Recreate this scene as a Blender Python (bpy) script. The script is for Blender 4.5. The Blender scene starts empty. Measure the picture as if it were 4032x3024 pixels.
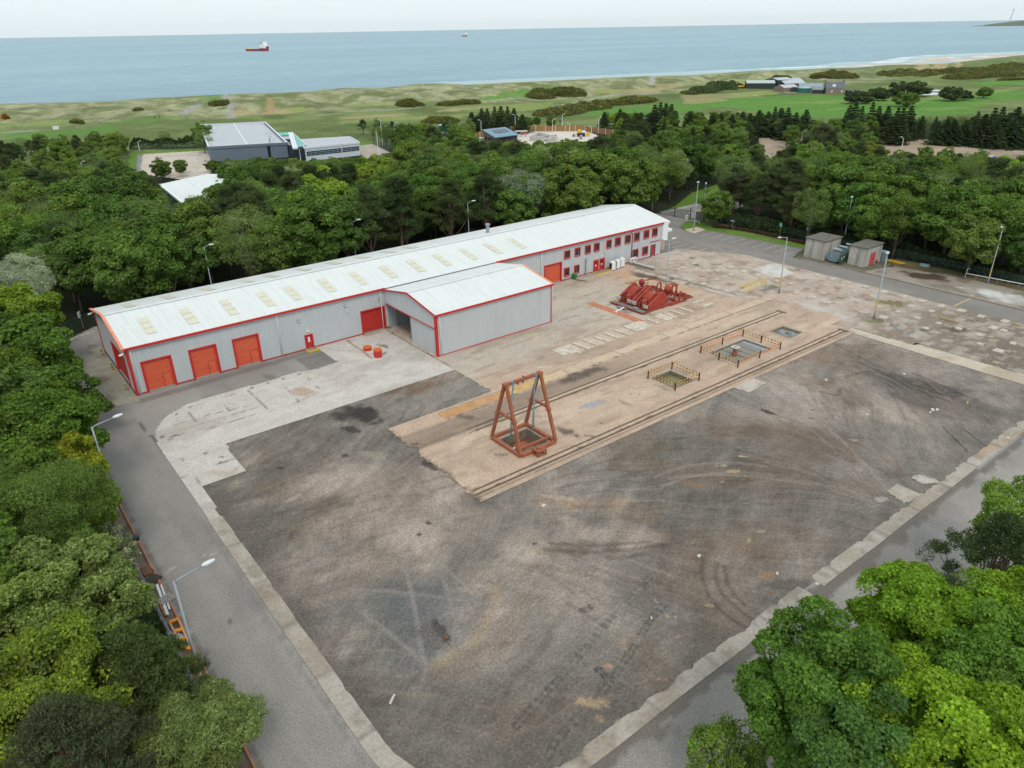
import bpy, math, random
import numpy as np
from mathutils import Vector, Matrix
# ---------------------------------------------------------------- camera, world, sun, exposure
SC = bpy.context.scene
COL = SC.collection
CAMZ = 41.0
FPX, PITCH, ROLL, YAW = 2889.07, math.radians(25.84), math.radians(-1.0208), math.radians(37.475)
def cam_rows():
    fw = np.array([0, math.cos(PITCH), -math.sin(PITCH)]); rt = np.array([1, 0, 0.]); up = np.cross(rt, fw)
    R = np.array([math.cos(ROLL)*rt+math.sin(ROLL)*up, -math.sin(ROLL)*rt+math.cos(ROLL)*up, fw])
    Z = np.array([[math.cos(YAW), math.sin(YAW), 0], [-math.sin(YAW), math.cos(YAW), 0], [0, 0, 1]])
    return R @ Z.T
CM = cam_rows()
cd = bpy.data.cameras.new('camera'); cam = bpy.data.objects.new('camera', cd); COL.objects.link(cam)
cd.sensor_width = 36.0; cd.lens = FPX/4032*36.0; cd.clip_start = 0.5; cd.clip_end = 120000
mw = Matrix.Identity(4)
for i in range(3):
    mw[i][0], mw[i][1], mw[i][2] = CM[0][i], CM[1][i], -CM[2][i]
mw[2][3] = CAMZ
cam.matrix_world = mw
SC.camera = cam
W = bpy.data.worlds.new('World'); SC.world = W; W.use_nodes = True
nt = W.node_tree; nt.nodes.clear()
wo = nt.nodes.new('ShaderNodeOutputWorld'); bg = nt.nodes.new('ShaderNodeBackground')
sky = nt.nodes.new('ShaderNodeTexSky'); sky.sky_type = 'NISHITA'; sky.sun_disc = False
SUN_EL, SUN_AZ = math.radians(52), math.radians(205)      # compass style: azimuth of the sun in the site frame
sky.sun_elevation = SUN_EL; sky.sun_rotation = SUN_AZ; sky.air_density = 1.0; sky.dust_density = 2.0; sky.ozone_density = 1.5
mx = nt.nodes.new('ShaderNodeMix'); mx.data_type = 'RGBA'; mx.inputs[0].default_value = 0.92
mx.inputs[7].default_value = (9.0, 10.05, 10.35, 1)          # the even white of the cloud layer
nt.links.new(sky.outputs[0], mx.inputs[6]); nt.links.new(mx.outputs[2], bg.inputs[0])
bg.inputs[1].default_value = 0.10
nt.links.new(bg.outputs[0], wo.inputs[0])
sd = bpy.data.lights.new('sun', 'SUN'); sd.energy = 1.5; sd.angle = math.radians(18); sd.color = (1, .93, .84)
sun = bpy.data.objects.new('sun', sd); COL.objects.link(sun)
# direction towards the sun: azimuth measured from +Y clockwise
sdir = Vector((math.sin(SUN_AZ)*math.cos(SUN_EL), math.cos(SUN_AZ)*math.cos(SUN_EL), math.sin(SUN_EL)))
sun.rotation_euler = sdir.to_track_quat('Z', 'Y').to_euler()
SC.view_settings.view_transform = 'Standard'; SC.view_settings.look = 'None'
SC.view_settings.exposure = 0.0; SC.view_settings.gamma = 1.0
SC.cycles.max_bounces = 6; SC.cycles.diffuse_bounces = 3; SC.cycles.glossy_bounces = 2
SC.cycles.transmission_bounces = 3; SC.cycles.transparent_max_bounces = 6; SC.cycles.volume_bounces = 0
SC.cycles.use_denoising = True; SC.cycles.denoising_prefilter = 'ACCURATE'
R = random.Random(7)
# ---------------------------------------------------------------- survey: photo pixels -> points of the place
CX, CY = 2016.0, 1512.0
def ray(X, Y): return CM.T @ np.array([(X-CX)/FPX, -(Y-CY)/FPX, 1.0])
def at(X, Y, z=0.0):
    r = ray(X, Y); t = (z-CAMZ)/r[2]; return (float(r[0]*t), float(r[1]*t))
def proj(x, y, z):
    c = CM @ np.array([x, y, z-CAMZ]); return CX+FPX*c[0]/c[2], CY-FPX*c[1]/c[2]
KO = 4032/2212
def o(x, y, z=0.0): return at(x*KO, y*KO, z)                       # whole picture
def zz(n, x, y, z=0.0): return at((n % 3)*1344+x*.60759, (n//3)*1008+y*.60759, z)   # its nine panels
def c1(x, y, z=0.0): return at(2080+x*.28933, 820+y*.28933, z)
def c2(x, y, z=0.0): return at(760+x*.36166, 380+y*.36166, z)
def c3(x, y, z=0.0): return at(1560+x*.45208, 380+y*.45208, z)
def c4(x, y, z=0.0): return at(2560+x*.45208, 200+y*.45208, z)
def c5(x, y, z=0.0): return at(x*.36166, 320+y*.36166, z)
def c6(x, y, z=0.0): return at(2500+x*.36166, 640+y*.36166, z)
def c7(x, y, z=0.0): return at(3232+x*.36166, 200+y*.36166, z)
def c8(x, y, z=0.0): return at(3000+x*.28933, 860+y*.28933, z)
def c9(x, y, z=0.0): return at(2500+x*.31646, 1220+y*.31646, z)
def cA(x, y, z=0.0): return at(3000+x*.46655, 1000+y*.46655, z)
def cB(x, y, z=0.0): return at(1850+x*.24111, 1430+y*.24111, z)
def cC(x, y, z=0.0): return at(2300+x*.22604, 1050+y*.22604, z)
# ---------------------------------------------------------------- helpers
def P4(p, z=0.0): return (p[0], p[1], z)
class MB:
    def __init__(s): s.v = []; s.f = []
    def add(s, vs, fs):
        b = len(s.v); s.v += [tuple(map(float, v)) for v in vs]; s.f += [tuple(i+b for i in f) for f in fs]; return s
    def box(s, x0, y0, z0, x1, y1, z1):
        return s.add([(x0,y0,z0),(x1,y0,z0),(x1,y1,z0),(x0,y1,z0),(x0,y0,z1),(x1,y0,z1),(x1,y1,z1),(x0,y1,z1)],
                     [(0,3,2,1),(4,5,6,7),(0,1,5,4),(1,2,6,5),(2,3,7,6),(3,0,4,7)])
    def cbox(s, c, d, rz=0.0):
        ca, sa = math.cos(rz), math.sin(rz); vs = []
        for z in (-.5, .5):
            for x, y in ((-.5,-.5),(.5,-.5),(.5,.5),(-.5,.5)):
                a, b = x*d[0], y*d[1]; vs.append((c[0]+a*ca-b*sa, c[1]+a*sa+b*ca, c[2]+z*d[2]))
        return s.add(vs, [(0,3,2,1),(4,5,6,7),(0,1,5,4),(1,2,6,5),(2,3,7,6),(3,0,4,7)])
    def beam(s, a, b, w, h=None, up=(0,0,1)):
        h = h or w; a = Vector(a); b = Vector(b); d = (b-a).normalized(); u = Vector(up)
        if abs(d.dot(u)) > .99: u = Vector((1,0,0))
        sx = d.cross(u).normalized()*w/2; sy = sx.cross(d).normalized()*h/2
        vs = [p+q for p in (a, b) for q in (-sx-sy, sx-sy, sx+sy, -sx+sy)]
        return s.add(vs, [(0,1,2,3),(7,6,5,4),(0,4,5,1),(1,5,6,2),(2,6,7,3),(3,7,4,0)])
    def tube(s, pts, r, n=8, cap=True):
        pts = [Vector(p) for p in pts]; m = len(pts)
        rs = r if isinstance(r, (list, tuple)) else [r]*m
        b = len(s.v)
        for i, p in enumerate(pts):
            d = (pts[min(i+1, m-1)]-pts[max(i-1, 0)])
            d = d.normalized() if d.length > 1e-9 else Vector((0,0,1))
            u = Vector((0,0,1)) if abs(d.z) < .9 else Vector((1,0,0))
            x = d.cross(u).normalized(); y = x.cross(d).normalized()
            for k in range(n):
                t = 2*math.pi*k/n; q = p+x*math.cos(t)*rs[i]+y*math.sin(t)*rs[i]; s.v.append(tuple(q))
        for i in range(m-1):
            for k in range(n):
                k2 = (k+1) % n; s.f.append((b+i*n+k, b+i*n+k2, b+(i+1)*n+k2, b+(i+1)*n+k))
        if cap:
            s.f.append(tuple(b+k for k in range(n))[::-1]); s.f.append(tuple(b+(m-1)*n+k for k in range(n)))
        return s
    def prism(s, poly, z0, z1):
        n = len(poly); a = sum(poly[i][0]*poly[(i+1) % n][1]-poly[(i+1) % n][0]*poly[i][1] for i in range(n))
        if a < 0: poly = poly[::-1]
        vs = [(p[0], p[1], z0) for p in poly]+[(p[0], p[1], z1) for p in poly]
        fs = [tuple(range(n))[::-1], tuple(range(n, 2*n))]+[(i, (i+1) % n, n+(i+1) % n, n+i) for i in range(n)]
        return s.add(vs, fs)
    def face(s, pts): return s.add(pts, [tuple(range(len(pts)))])
    def lathe(s, c, prof, n=16):
        b = len(s.v)
        for r, z in prof:
            for k in range(n):
                t = 2*math.pi*k/n; s.v.append((c[0]+r*math.cos(t), c[1]+r*math.sin(t), c[2]+z))
        for i in range(len(prof)-1):
            for k in range(n):
                k2 = (k+1) % n; s.f.append((b+i*n+k, b+i*n+k2, b+(i+1)*n+k2, b+(i+1)*n+k))
        s.f.append(tuple(b+k for k in range(n))[::-1]); s.f.append(tuple(b+(len(prof)-1)*n+k for k in range(n)))
        return s
    def build(s, name, m, parent=None, smooth=False, bevel=0.0, local=False):
        me = bpy.data.meshes.new(name); vs = s.v
        if parent is not None and not local:
            iv = MATS[parent.name].inverted(); vs = [tuple(iv @ Vector(v)) for v in vs]
        me.from_pydata(vs, [], s.f); me.update()
        if m: me.materials.append(m)
        if smooth: me.shade_smooth()
        ob = bpy.data.objects.new(name, me); COL.objects.link(ob)
        if parent is not None: ob.parent = parent; MATS[ob.name] = MATS[parent.name]
        else: MATS[ob.name] = Matrix.Identity(4)
        if bevel:
            b = ob.modifiers.new('bevel', 'BEVEL'); b.width = bevel; b.segments = 2; b.limit_method = 'ANGLE'
        return ob
MATS = {}
def tag(ob, label=None, cat=None, group=None, kind=None):
    if label: ob['label'] = label
    if cat: ob['category'] = cat
    if group: ob['group'] = group
    if kind: ob['kind'] = kind
    return ob
def thing(name, loc, label, cat, group=None, rz=0.0):
    e = bpy.data.objects.new(name, None); COL.objects.link(e); e.location = loc; e.rotation_euler = (0, 0, rz)
    e.empty_display_size = .3
    MATS[e.name] = Matrix.Translation(Vector(loc)) @ Matrix.Rotation(rz, 4, 'Z')
    return tag(e, label, cat, group)
def dup(root, loc, rz, label, group=None, sc=None, col=None, keep=None):
    def rec(ob, par):
        c = ob.copy(); COL.objects.link(c)
        if par is not None: c.parent = par
        if col is not None: c.color = col
        for ch in ob.children_list if hasattr(ob, 'children_list') else KIDS.get(ob.name, []): rec(ch, c)
        return c
    r = rec(root, None); r.location = loc; r.rotation_euler = (0, 0, rz)
    if sc is not None: r.scale = sc
    if label: r['label'] = label
    if group: r['group'] = group
    return r
KIDS = {}
def kids_of(root):
    KIDS[root.name] = [c for c in root.children]
    for c in root.children: kids_of(c)
def structure(name, mb, m, **kw): return tag(mb.build(name, m, **kw), kind='structure')
# ---------------------------------------------------------------- noise
NR = np.random.default_rng(11); TAB = NR.random((256, 256))
def vn(x, y, sd=0):
    x = np.asarray(x, float)+sd*37.13; y = np.asarray(y, float)+sd*17.71
    xi = np.floor(x).astype(int); yi = np.floor(y).astype(int); fx = x-xi; fy = y-yi
    fx = fx*fx*(3-2*fx); fy = fy*fy*(3-2*fy)
    a = TAB[xi & 255, yi & 255]; b = TAB[(xi+1) & 255, yi & 255]; c = TAB[xi & 255, (yi+1) & 255]; d = TAB[(xi+1) & 255, (yi+1) & 255]
    return (a*(1-fx)+b*fx)*(1-fy)+(c*(1-fx)+d*fx)*fy
def fbm(x, y, sd=0, n=4):
    s = 0; a = .5; t = 0
    for i in range(n): s = s+a*vn(x*2**i, y*2**i, sd+i*3); t += a; a *= .55
    return s/t
def ss(x, a, b):
    t = np.clip((x-a)/(b-a), 0, 1); return t*t*(3-2*t)
def inpoly(x, y, poly):
    x = np.asarray(x, float); y = np.asarray(y, float); r = np.zeros(x.shape, bool); n = len(poly)
    for i in range(n):
        x0, y0 = poly[i]; x1, y1 = poly[(i+1) % n]
        c = ((y0 > y) != (y1 > y))
        with np.errstate(divide='ignore', invalid='ignore'):
            r ^= c & (x < (x1-x0)*(y-y0)/((y1-y0) if y1 != y0 else 1e-12)+x0)
    return r
def segdist(X, Y, a, b):
    ax, ay = a; bx, by = b; dx, dy = bx-ax, by-ay; L = dx*dx+dy*dy+1e-12
    t = np.clip(((X-ax)*dx+(Y-ay)*dy)/L, 0, 1); return np.hypot(X-ax-t*dx, Y-ay-t*dy), t*math.sqrt(L)
def smooth_line(pts, n=8):
    out = []
    for i in range(len(pts)-1):
        p0 = pts[max(i-1, 0)]; p1 = pts[i]; p2 = pts[i+1]; p3 = pts[min(i+2, len(pts)-1)]
        for k in range(n):
            t = k/n
            out.append(tuple(.5*((2*p1[j])+(-p0[j]+p2[j])*t+(2*p0[j]-5*p1[j]+4*p2[j]-p3[j])*t*t+(-p0[j]+3*p1[j]-3*p2[j]+p3[j])*t**3) for j in range(len(p1))))
    out.append(tuple(pts[-1])); return out
# ---------------------------------------------------------------- materials
def srgb(*c): return tuple((v/255/12.92 if v/255 <= .04045 else ((v/255+.055)/1.055)**2.4) for v in c)
def newmat(name):
    m = bpy.data.materials.new(name); m.use_nodes = True; nt = m.node_tree; nt.nodes.clear()
    out = nt.nodes.new('ShaderNodeOutputMaterial'); b = nt.nodes.new('ShaderNodeBsdfPrincipled'); nt.links.new(b.outputs[0], out.inputs[0])
    return m, nt, b, out
def mixc(nt, fac, a, b, mode='MIX'):
    n = nt.nodes.new('ShaderNodeMix'); n.data_type = 'RGBA'; n.blend_type = mode
    for sock, val in ((n.inputs[0], fac), (n.inputs[6], a), (n.inputs[7], b)):
        if isinstance(val, (int, float)): sock.default_value = val
        elif isinstance(val, tuple): sock.default_value = (*val[:3], 1)
        else: nt.links.new(val, sock)
    return n.outputs[2]
def noise(nt, vec, scale, detail=4, rough=.6, dist=0.0, lo=.3, hi=.7):
    n = nt.nodes.new('ShaderNodeTexNoise'); n.inputs['Scale'].default_value = scale; n.inputs['Detail'].default_value = detail
    n.inputs['Roughness'].default_value = rough; n.inputs['Distortion'].default_value = dist; nt.links.new(vec, n.inputs['Vector'])
    r = nt.nodes.new('ShaderNodeMapRange'); r.inputs[1].default_value = lo; r.inputs[2].default_value = hi; nt.links.new(n.outputs[0], r.inputs[0])
    return r.outputs[0]
def coords(nt, obj=False, scale=None):
    if obj: n = nt.nodes.new('ShaderNodeTexCoord'); v = n.outputs['Object']
    else: n = nt.nodes.new('ShaderNodeNewGeometry'); v = n.outputs['Position']
    if scale:
        m = nt.nodes.new('ShaderNodeMapping'); m.inputs['Scale'].default_value = scale; nt.links.new(v, m.inputs[0]); v = m.outputs[0]
    return v
def bump(nt, b, h, st, dist=.05):
    n = nt.nodes.new('ShaderNodeBump'); n.inputs['Strength'].default_value = st; n.inputs['Distance'].default_value = dist
    nt.links.new(h, n.inputs['Height']); nt.links.new(n.outputs[0], b.inputs['Normal'])
def plain(name, col, rough=.6, metal=0.0, col2=None, sc=3.0, amt=.6, streak=None, fine=0.0, obj=False, bmp=0.0, spec=.4):
    """weathered solid colour: base, a second colour laid in by noise, fine grain"""
    m, nt, b, out = newmat(name); v = coords(nt, obj)
    c = tuple(col)
    if col2 is not None:
        f = noise(nt, coords(nt, obj, streak) if streak else v, sc, 5, .65, 0, .42, .72)
        mu = nt.nodes.new('ShaderNodeMath'); mu.operation = 'MULTIPLY'; mu.inputs[1].default_value = amt; nt.links.new(f, mu.inputs[0])
        c = mixc(nt, mu.outputs[0], c, tuple(col2))
    if fine:
        g = noise(nt, v, 14.0, 3, .7, 0, .3, .7)
        r = nt.nodes.new('ShaderNodeMapRange'); r.inputs[3].default_value = 1-fine; r.inputs[4].default_value = 1+fine; nt.links.new(g, r.inputs[0])
        cc = nt.nodes.new('ShaderNodeCombineColor')
        for i in range(3): nt.links.new(r.outputs[0], cc.inputs[i])
        c = mixc(nt, 1.0, c, cc.outputs[0], 'MULTIPLY')
    if isinstance(c, tuple): b.inputs['Base Color'].default_value = (*c[:3], 1)
    else: nt.links.new(c, b.inputs['Base Color'])
    b.inputs['Roughness'].default_value = rough; b.inputs['Metallic'].default_value = metal; b.inputs['Specular IOR Level'].default_value = spec
    if bmp: bump(nt, b, noise(nt, v, 9.0, 4, .7), bmp, .02)
    return m
def painted(name, rough=.92, fine=.22, fsc=5.0, f2=.12, f2sc=1.2, bmp=.4, bdist=.04, wet=False):
    """surface whose own colour map is the mesh attribute 'col', with grain"""
    m, nt, b, out = newmat(name); v = coords(nt)
    a = nt.nodes.new('ShaderNodeAttribute'); a.attribute_name = 'col'
    c = a.outputs['Color']
    for sc, am, det in ((fsc, fine, 4), (f2sc, f2, 5), (fsc*4.3, fine*.9, 2)):
        g = noise(nt, v, sc, det, .75, 0, .25, .75)
        r = nt.nodes.new('ShaderNodeMapRange'); r.inputs[3].default_value = 1-am; r.inputs[4].default_value = 1+am; nt.links.new(g, r.inputs[0])
        cc = nt.nodes.new('ShaderNodeCombineColor')
        for i in range(3): nt.links.new(r.outputs[0], cc.inputs[i])
        c = mixc(nt, 1.0, c, cc.outputs[0], 'MULTIPLY')
    nt.links.new(c, b.inputs['Base Color']); b.inputs['Specular IOR Level'].default_value = .25
    if wet:
        nt.links.new(a.outputs['Alpha'], b.inputs['Roughness'])
    else: b.inputs['Roughness'].default_value = rough
    if bmp: bump(nt, b, noise(nt, v, fsc*1.7, 5, .8), bmp, bdist)
    return m
def set_col(me, rgb, alpha=None):
    at_ = me.color_attributes.new('col', 'FLOAT_COLOR', 'POINT'); n = len(me.vertices)
    a = np.ones((n, 4), np.float32); a[:, :3] = np.clip(rgb, 0, 1)
    if alpha is not None: a[:, 3] = alpha
    at_.data.foreach_set('color', a.ravel())
def grid_mesh(name, xs, ys, zfun, m, rgbfun, mask=None, kind='structure', smooth=False):
    """one sheet over the rectangle xs x ys, heights zfun(X,Y), colours rgbfun(X,Y); mask(X,Y) keeps cells"""
    nx, ny = len(xs), len(ys); X, Y = np.meshgrid(xs, ys)
    X = X.ravel(); Y = Y.ravel(); Z = zfun(X, Y)*np.ones_like(X)
    i = np.arange(nx-1)[None, :]+np.arange(ny-1)[:, None]*nx; i = i.ravel()
    q = np.stack([i, i+1, i+nx+1, i+nx], 1)
    if mask is not None:
        cxx = X[q].mean(1); cyy = Y[q].mean(1); q = q[mask(cxx, cyy)]
        used = np.zeros(len(X), bool); used[q.ravel()] = True; remap = np.cumsum(used)-1
        q = remap[q]; X, Y, Z = X[used], Y[used], Z[used]
    me = bpy.data.meshes.new(name); me.vertices.add(len(X)); me.vertices.foreach_set('co', np.stack([X, Y, Z], 1).astype(np.float32).ravel())
    me.loops.add(q.size); me.loops.foreach_set('vertex_index', q.ravel().astype(np.int32))
    me.polygons.add(len(q)); me.polygons.foreach_set('loop_start', (np.arange(len(q))*4).astype(np.int32))
    me.update(calc_edges=True)
    rgb = rgbfun(X, Y)
    if isinstance(rgb, tuple): set_col(me, rgb[0], rgb[1])
    else: set_col(me, rgb)
    if m: me.materials.append(m)
    if smooth: me.shade_smooth()
    ob = bpy.data.objects.new(name, me); COL.objects.link(ob); MATS[ob.name] = Matrix.Identity(4)
    return tag(ob, kind=kind)
def lerp(C, c, w):
    w = np.asarray(w)[..., None]; return C*(1-w)+np.array(c)*w
def frange(a, b, st): return np.linspace(a, b, int(round((b-a)/st))+1)
# ---------------------------------------------------------------- land form
NX, NY = .2505, .9681
def uv(x, y): return NY*x-NX*y, NX*x+NY*y
def xy(u, v): return NY*u+NX*v, -NX*u+NY*v
SIL = [(-60,225),(0,224),(60,222),(150,221),(230,219),(300,213),(400,208),(500,203),(600,200),(680,196),(740,190),(830,190),(900,181),(960,180),(1010,183),(1100,178),(1200,174),(1300,169),(1400,164),(1480,163),(1560,158),(1640,152),(1720,151),(1790,147),(1850,146),(1920,140),(1990,139),(2060,136),(2120,129),(2212,119),(2300,114)]
VC = 528.0
cu, ch = [], []
for sx_, sy_ in SIL:
    r_ = ray(sx_*KO, sy_*KO); t_ = VC/(NX*r_[0]+NY*r_[1]); px_, py_ = r_[0]*t_, r_[1]*t_
    cu.append(uv(px_, py_)[0]); ch.append(CAMZ+r_[2]*t_)
cu = np.array(cu); ch = np.array(ch)
def terr(x, y):
    u, v = uv(np.asarray(x, float), np.asarray(y, float))
    crest = np.interp(u, cu, ch)
    a = ss(v, 425, 515)
    bumps = (fbm(u/34, v/20, 3, 4)-.5)*13+(fbm(u/11, v/9, 5, 3)-.5)*3.5
    dn = crest*a**1.3+bumps*a*(1-ss(v, 500, 526))*(1-.35*ss(v, 470, 520))
    dn = np.minimum(dn, crest*v/VC+CAMZ*(1-v/VC)*0.6) * 1.0
    rg = (fbm(x/60., y/60., 9, 3)-.5)*2.2*ss(v, 300, 400)*(1-a)
    far = -9.0-crest
    z = dn+rg+far*ss(v, VC+2, VC+55)
    x_=np.asarray(x,float); y_=np.asarray(y,float); return z-.06-3.0*((x_>20)&(x_<96)&(y_>34)&(y_<73))
def atT(X, Y):
    z = 0.0
    for _ in range(14):
        p = at(X, Y, z); z = .5*z+.5*float(terr(p[0], p[1]))
    return at(X, Y, z)
def zt(n, x, y): return atT((n % 3)*1344+x*.60759, (n//3)*1008+y*.60759)
G_ROUGH = srgb(106,122,66); G_GREEN = srgb(92,144,50); G_PALE = srgb(142,158,88); G_TAN = srgb(176,160,118); G_DUNE = srgb(166,166,130); G_DK = srgb(74,92,48)
GP = [(G_PALE,.8,0,[(0,810),(200,790),(420,772),(490,790),(440,805),(200,818),(0,835)]), (G_GREEN,.8,0,[(0,872),(140,855),(330,850),(560,835),(700,818),(780,835),(760,852),(430,872),(160,905),(0,890)]),
 (G_GREEN,.7,0,[(640,800),(900,770),(1100,752),(1260,760),(1000,785),(800,800),(680,812)]), (G_TAN,.9,0,[(1280,748),(1500,735),(1560,715),(1650,725),(1800,703),(2050,700),(1900,732),(1700,744),(1400,755)]),
 (G_PALE,.9,0,[(1820,706),(1960,698),(2010,708),(1900,722)]), (G_DK,.9,0,[(1360,700),(1460,693),(1485,722),(1400,728)]), (G_GREEN,.6,0,[(1290,672),(1440,660),(1450,677),(1290,692)]),
 (G_PALE,.8,1,[(0,688),(250,663),(560,652),(610,660),(350,674),(0,702)]), (G_GREEN,.85,1,[(720,645),(1000,608),(1200,570),(1400,563),(1510,580),(1300,612),(1050,642),(900,650)]),
 (G_PALE,.8,1,[(0,785),(250,765),(700,744),(830,735),(800,762),(500,775),(0,806)]), (G_TAN,.7,1,[(0,760),(230,742),(480,738),(300,755),(0,775)]), (G_PALE,.8,1,[(720,702),(1000,680),(1200,668),(1400,658),(1300,702),(1200,722)]),
 (G_TAN,.8,1,[(590,715),(800,700),(1000,692),(820,712),(640,724)]),
 (G_TAN,.75,1,[(1580,588),(1750,565),(1900,558),(2120,545),(2212,540),(2212,560),(2050,602),(1850,608),(1600,604)]), (G_PALE,.9,1,[(1640,582),(1800,568),(1875,580),(1800,597),(1660,602)]), (G_GREEN,.8,1,[(1560,712),(1800,692),(2212,655),(2212,760),(1900,740),(1700,760),(1580,740)]),
 (G_PALE,.7,2,[(0,540),(300,520),(560,512),(640,520),(500,535),(250,548),(0,560)]), (G_TAN,.6,2,[(0,620),(300,603),(560,586),(640,600),(500,618),(250,640),(0,665)]),
 (G_GREEN,.95,2,[(250,640),(640,622),(900,618),(1500,640),(1900,610),(2212,585),(2212,640),(2000,655),(1850,735),(1500,755),(1300,740),(900,765),(500,730),(300,690),(0,720),(0,680)]),
 (G_PALE,.55,2,[(600,664),(1000,648),(1500,640),(2212,558),(2212,578),(1500,668),(1050,668),(700,674)]), (G_PALE,.6,2,[(880,720),(1000,700),(1080,696),(1000,716)]),(G_PALE,.5,2,[(1500,700),(1850,690),(2000,640),(1860,705),(1600,720)]),
 (G_PALE,.75,2,[(1300,492),(1600,480),(1900,468),(2212,445),(2212,456),(1900,492),(1500,503),(1250,503)]), (G_GREEN,.9,2,[(1850,535),(2212,508),(2212,548),(1950,555)]), (G_GREEN,.8,2,[(2050,405),(2212,392),(2212,403),(2080,412)]),
 (G_TAN,1,2,[(1500,452),(1560,440),(1600,446),(1700,433),(1720,450),(1600,460)]), (G_TAN,1,2,[(1740,436),(1810,427),(1800,441)]), (G_PALE,.8,2,[(330,600),(560,590),(640,606),(480,630),(330,628)]), (srgb(200,172,140),1,2,[(470,615),(500,614),(502,621),(472,622)]),
 (G_TAN,.6,2,[(0,648),(250,640),(300,655),(100,672),(0,672)]), (srgb(170,168,160),1,2,[(630,580),(750,585),(740,602),(650,600)])]
PATHS = [(srgb(165,165,158),4,0,[(1190,738),(1240,715),(1292,686)]), (srgb(165,165,158),3,0,[(1452,662),(1480,690),(1500,710)]), (srgb(178,148,112),3,0,[(1742,695),(1747,675),(1755,655)]),
 (srgb(170,172,160),3,1,[(1360,695),(1500,670),(1650,635),(1850,612),(2060,606)]), (srgb(150,165,150),3,1,[(30,722),(250,715),(500,697)]), (srgb(175,175,165),4,1,[(2010,548),(2120,520),(2212,497)]), (srgb(175,175,165),4,2,[(0,500),(60,480),(110,478)]),(srgb(175,175,165),3,2,[(30,494),(80,508)]),
 (srgb(150,160,140),3,0,[(0,862),(90,855),(230,848)]),(srgb(160,165,150),3,0,[(2050,748),(2212,735)])]
def terr_col(X, Y):
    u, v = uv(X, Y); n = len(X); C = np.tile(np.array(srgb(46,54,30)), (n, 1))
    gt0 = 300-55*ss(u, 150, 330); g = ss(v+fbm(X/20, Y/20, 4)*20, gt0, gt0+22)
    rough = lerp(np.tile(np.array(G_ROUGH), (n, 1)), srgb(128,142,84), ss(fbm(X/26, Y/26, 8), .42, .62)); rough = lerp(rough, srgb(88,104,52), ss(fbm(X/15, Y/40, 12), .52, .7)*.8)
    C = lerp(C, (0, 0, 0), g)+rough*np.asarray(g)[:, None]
    d = ss(v+(fbm(X/25, Y/25, 5)-.5)*40, 432, 462)
    st = fbm(u/4+v/9, v/14-u/14, 6, 4)
    dune = lerp(np.tile(np.array(G_DUNE), (n, 1)), srgb(134,140,98), ss(st, .42, .62)); dune = lerp(dune, srgb(108,120,74), ss(fbm(u/20, v/11, 21, 5), .48, .6)*.8); dune = dune*(.72+.56*fbm(u/5, v/4, 22, 3))[:, None]  # last step: fine light-dark noise painted in for the dunes' missing relief shading
    dune = lerp(dune, srgb(104,122,70), ss(u, 430, 620)*.75)
    C = C*(1-d)[:, None]+dune*d[:, None]
    beach = ss(v, VC+20, VC+50); C = lerp(C, srgb(178,160,135), beach)
    wx, wy = (fbm(X/9, Y/9, 31)-.5)*5, (fbm(X/9, Y/9, 32)-.5)*9
    for col, am, pn, poly in GP:
        C = lerp(C, col, inpoly(X+wx, Y+wy, [zt(pn, *p) for p in poly])*am*(.78+.22*ss(fbm(X/7, Y/7, 33), .3, .6)))
    for col, w, pn, pl in PATHS:
        pl = smooth_line([zt(pn, *p) for p in pl], 4)
        for a, b in zip(pl[:-1], pl[1:]):
            dd, _ = segdist(X, Y, a, b); C = lerp(C, col, (1-ss(dd, w*.35, w*.75))*.9)
    return C
M_LAND = painted('land_surface', fine=.3, fsc=.9, f2=.16, f2sc=.12, bmp=.8, bdist=.5)
def nonuni(parts):
    out = []
    for a, b, s in parts: out += list(np.arange(a, b, s))
    out.append(parts[-1][1]); return np.array(out, float)
us = nonuni([(-900,-300,60),(-300,-120,12),(-120,1000,2.6),(1000,1600,8),(1600,4200,100)]); vs_ = nonuni([(-900,-100,80),(-100,240,10),(240,300,5),(300,700,2.5)])
U, V = np.meshgrid(us, vs_); 
def land():
    nx, ny = len(us), len(vs_); u = U.ravel(); v = V.ravel(); X, Y = xy(u, v)
    me = bpy.data.meshes.new('ground'); Z = terr(X, Y)
    for (bx0, bx1, by0, by1, dz) in ((41.4, 44.6, 47.9, 51.9, 0),): pass
    i = (np.arange(nx-1)[None, :]+np.arange(ny-1)[:, None]*nx).ravel(); q = np.stack([i, i+1, i+nx+1, i+nx], 1)
    me.vertices.add(len(X)); me.vertices.foreach_set('co', np.stack([X, Y, Z-.03], 1).astype(np.float32).ravel())
    me.loops.add(q.size); me.loops.foreach_set('vertex_index', q.ravel().astype(np.int32)); me.polygons.add(len(q)); me.polygons.foreach_set('loop_start', (np.arange(len(q))*4).astype(np.int32))
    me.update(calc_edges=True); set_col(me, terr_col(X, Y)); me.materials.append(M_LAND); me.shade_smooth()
    ob = bpy.data.objects.new('ground', me); COL.objects.link(ob); tag(ob, kind='structure')
land()
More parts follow.
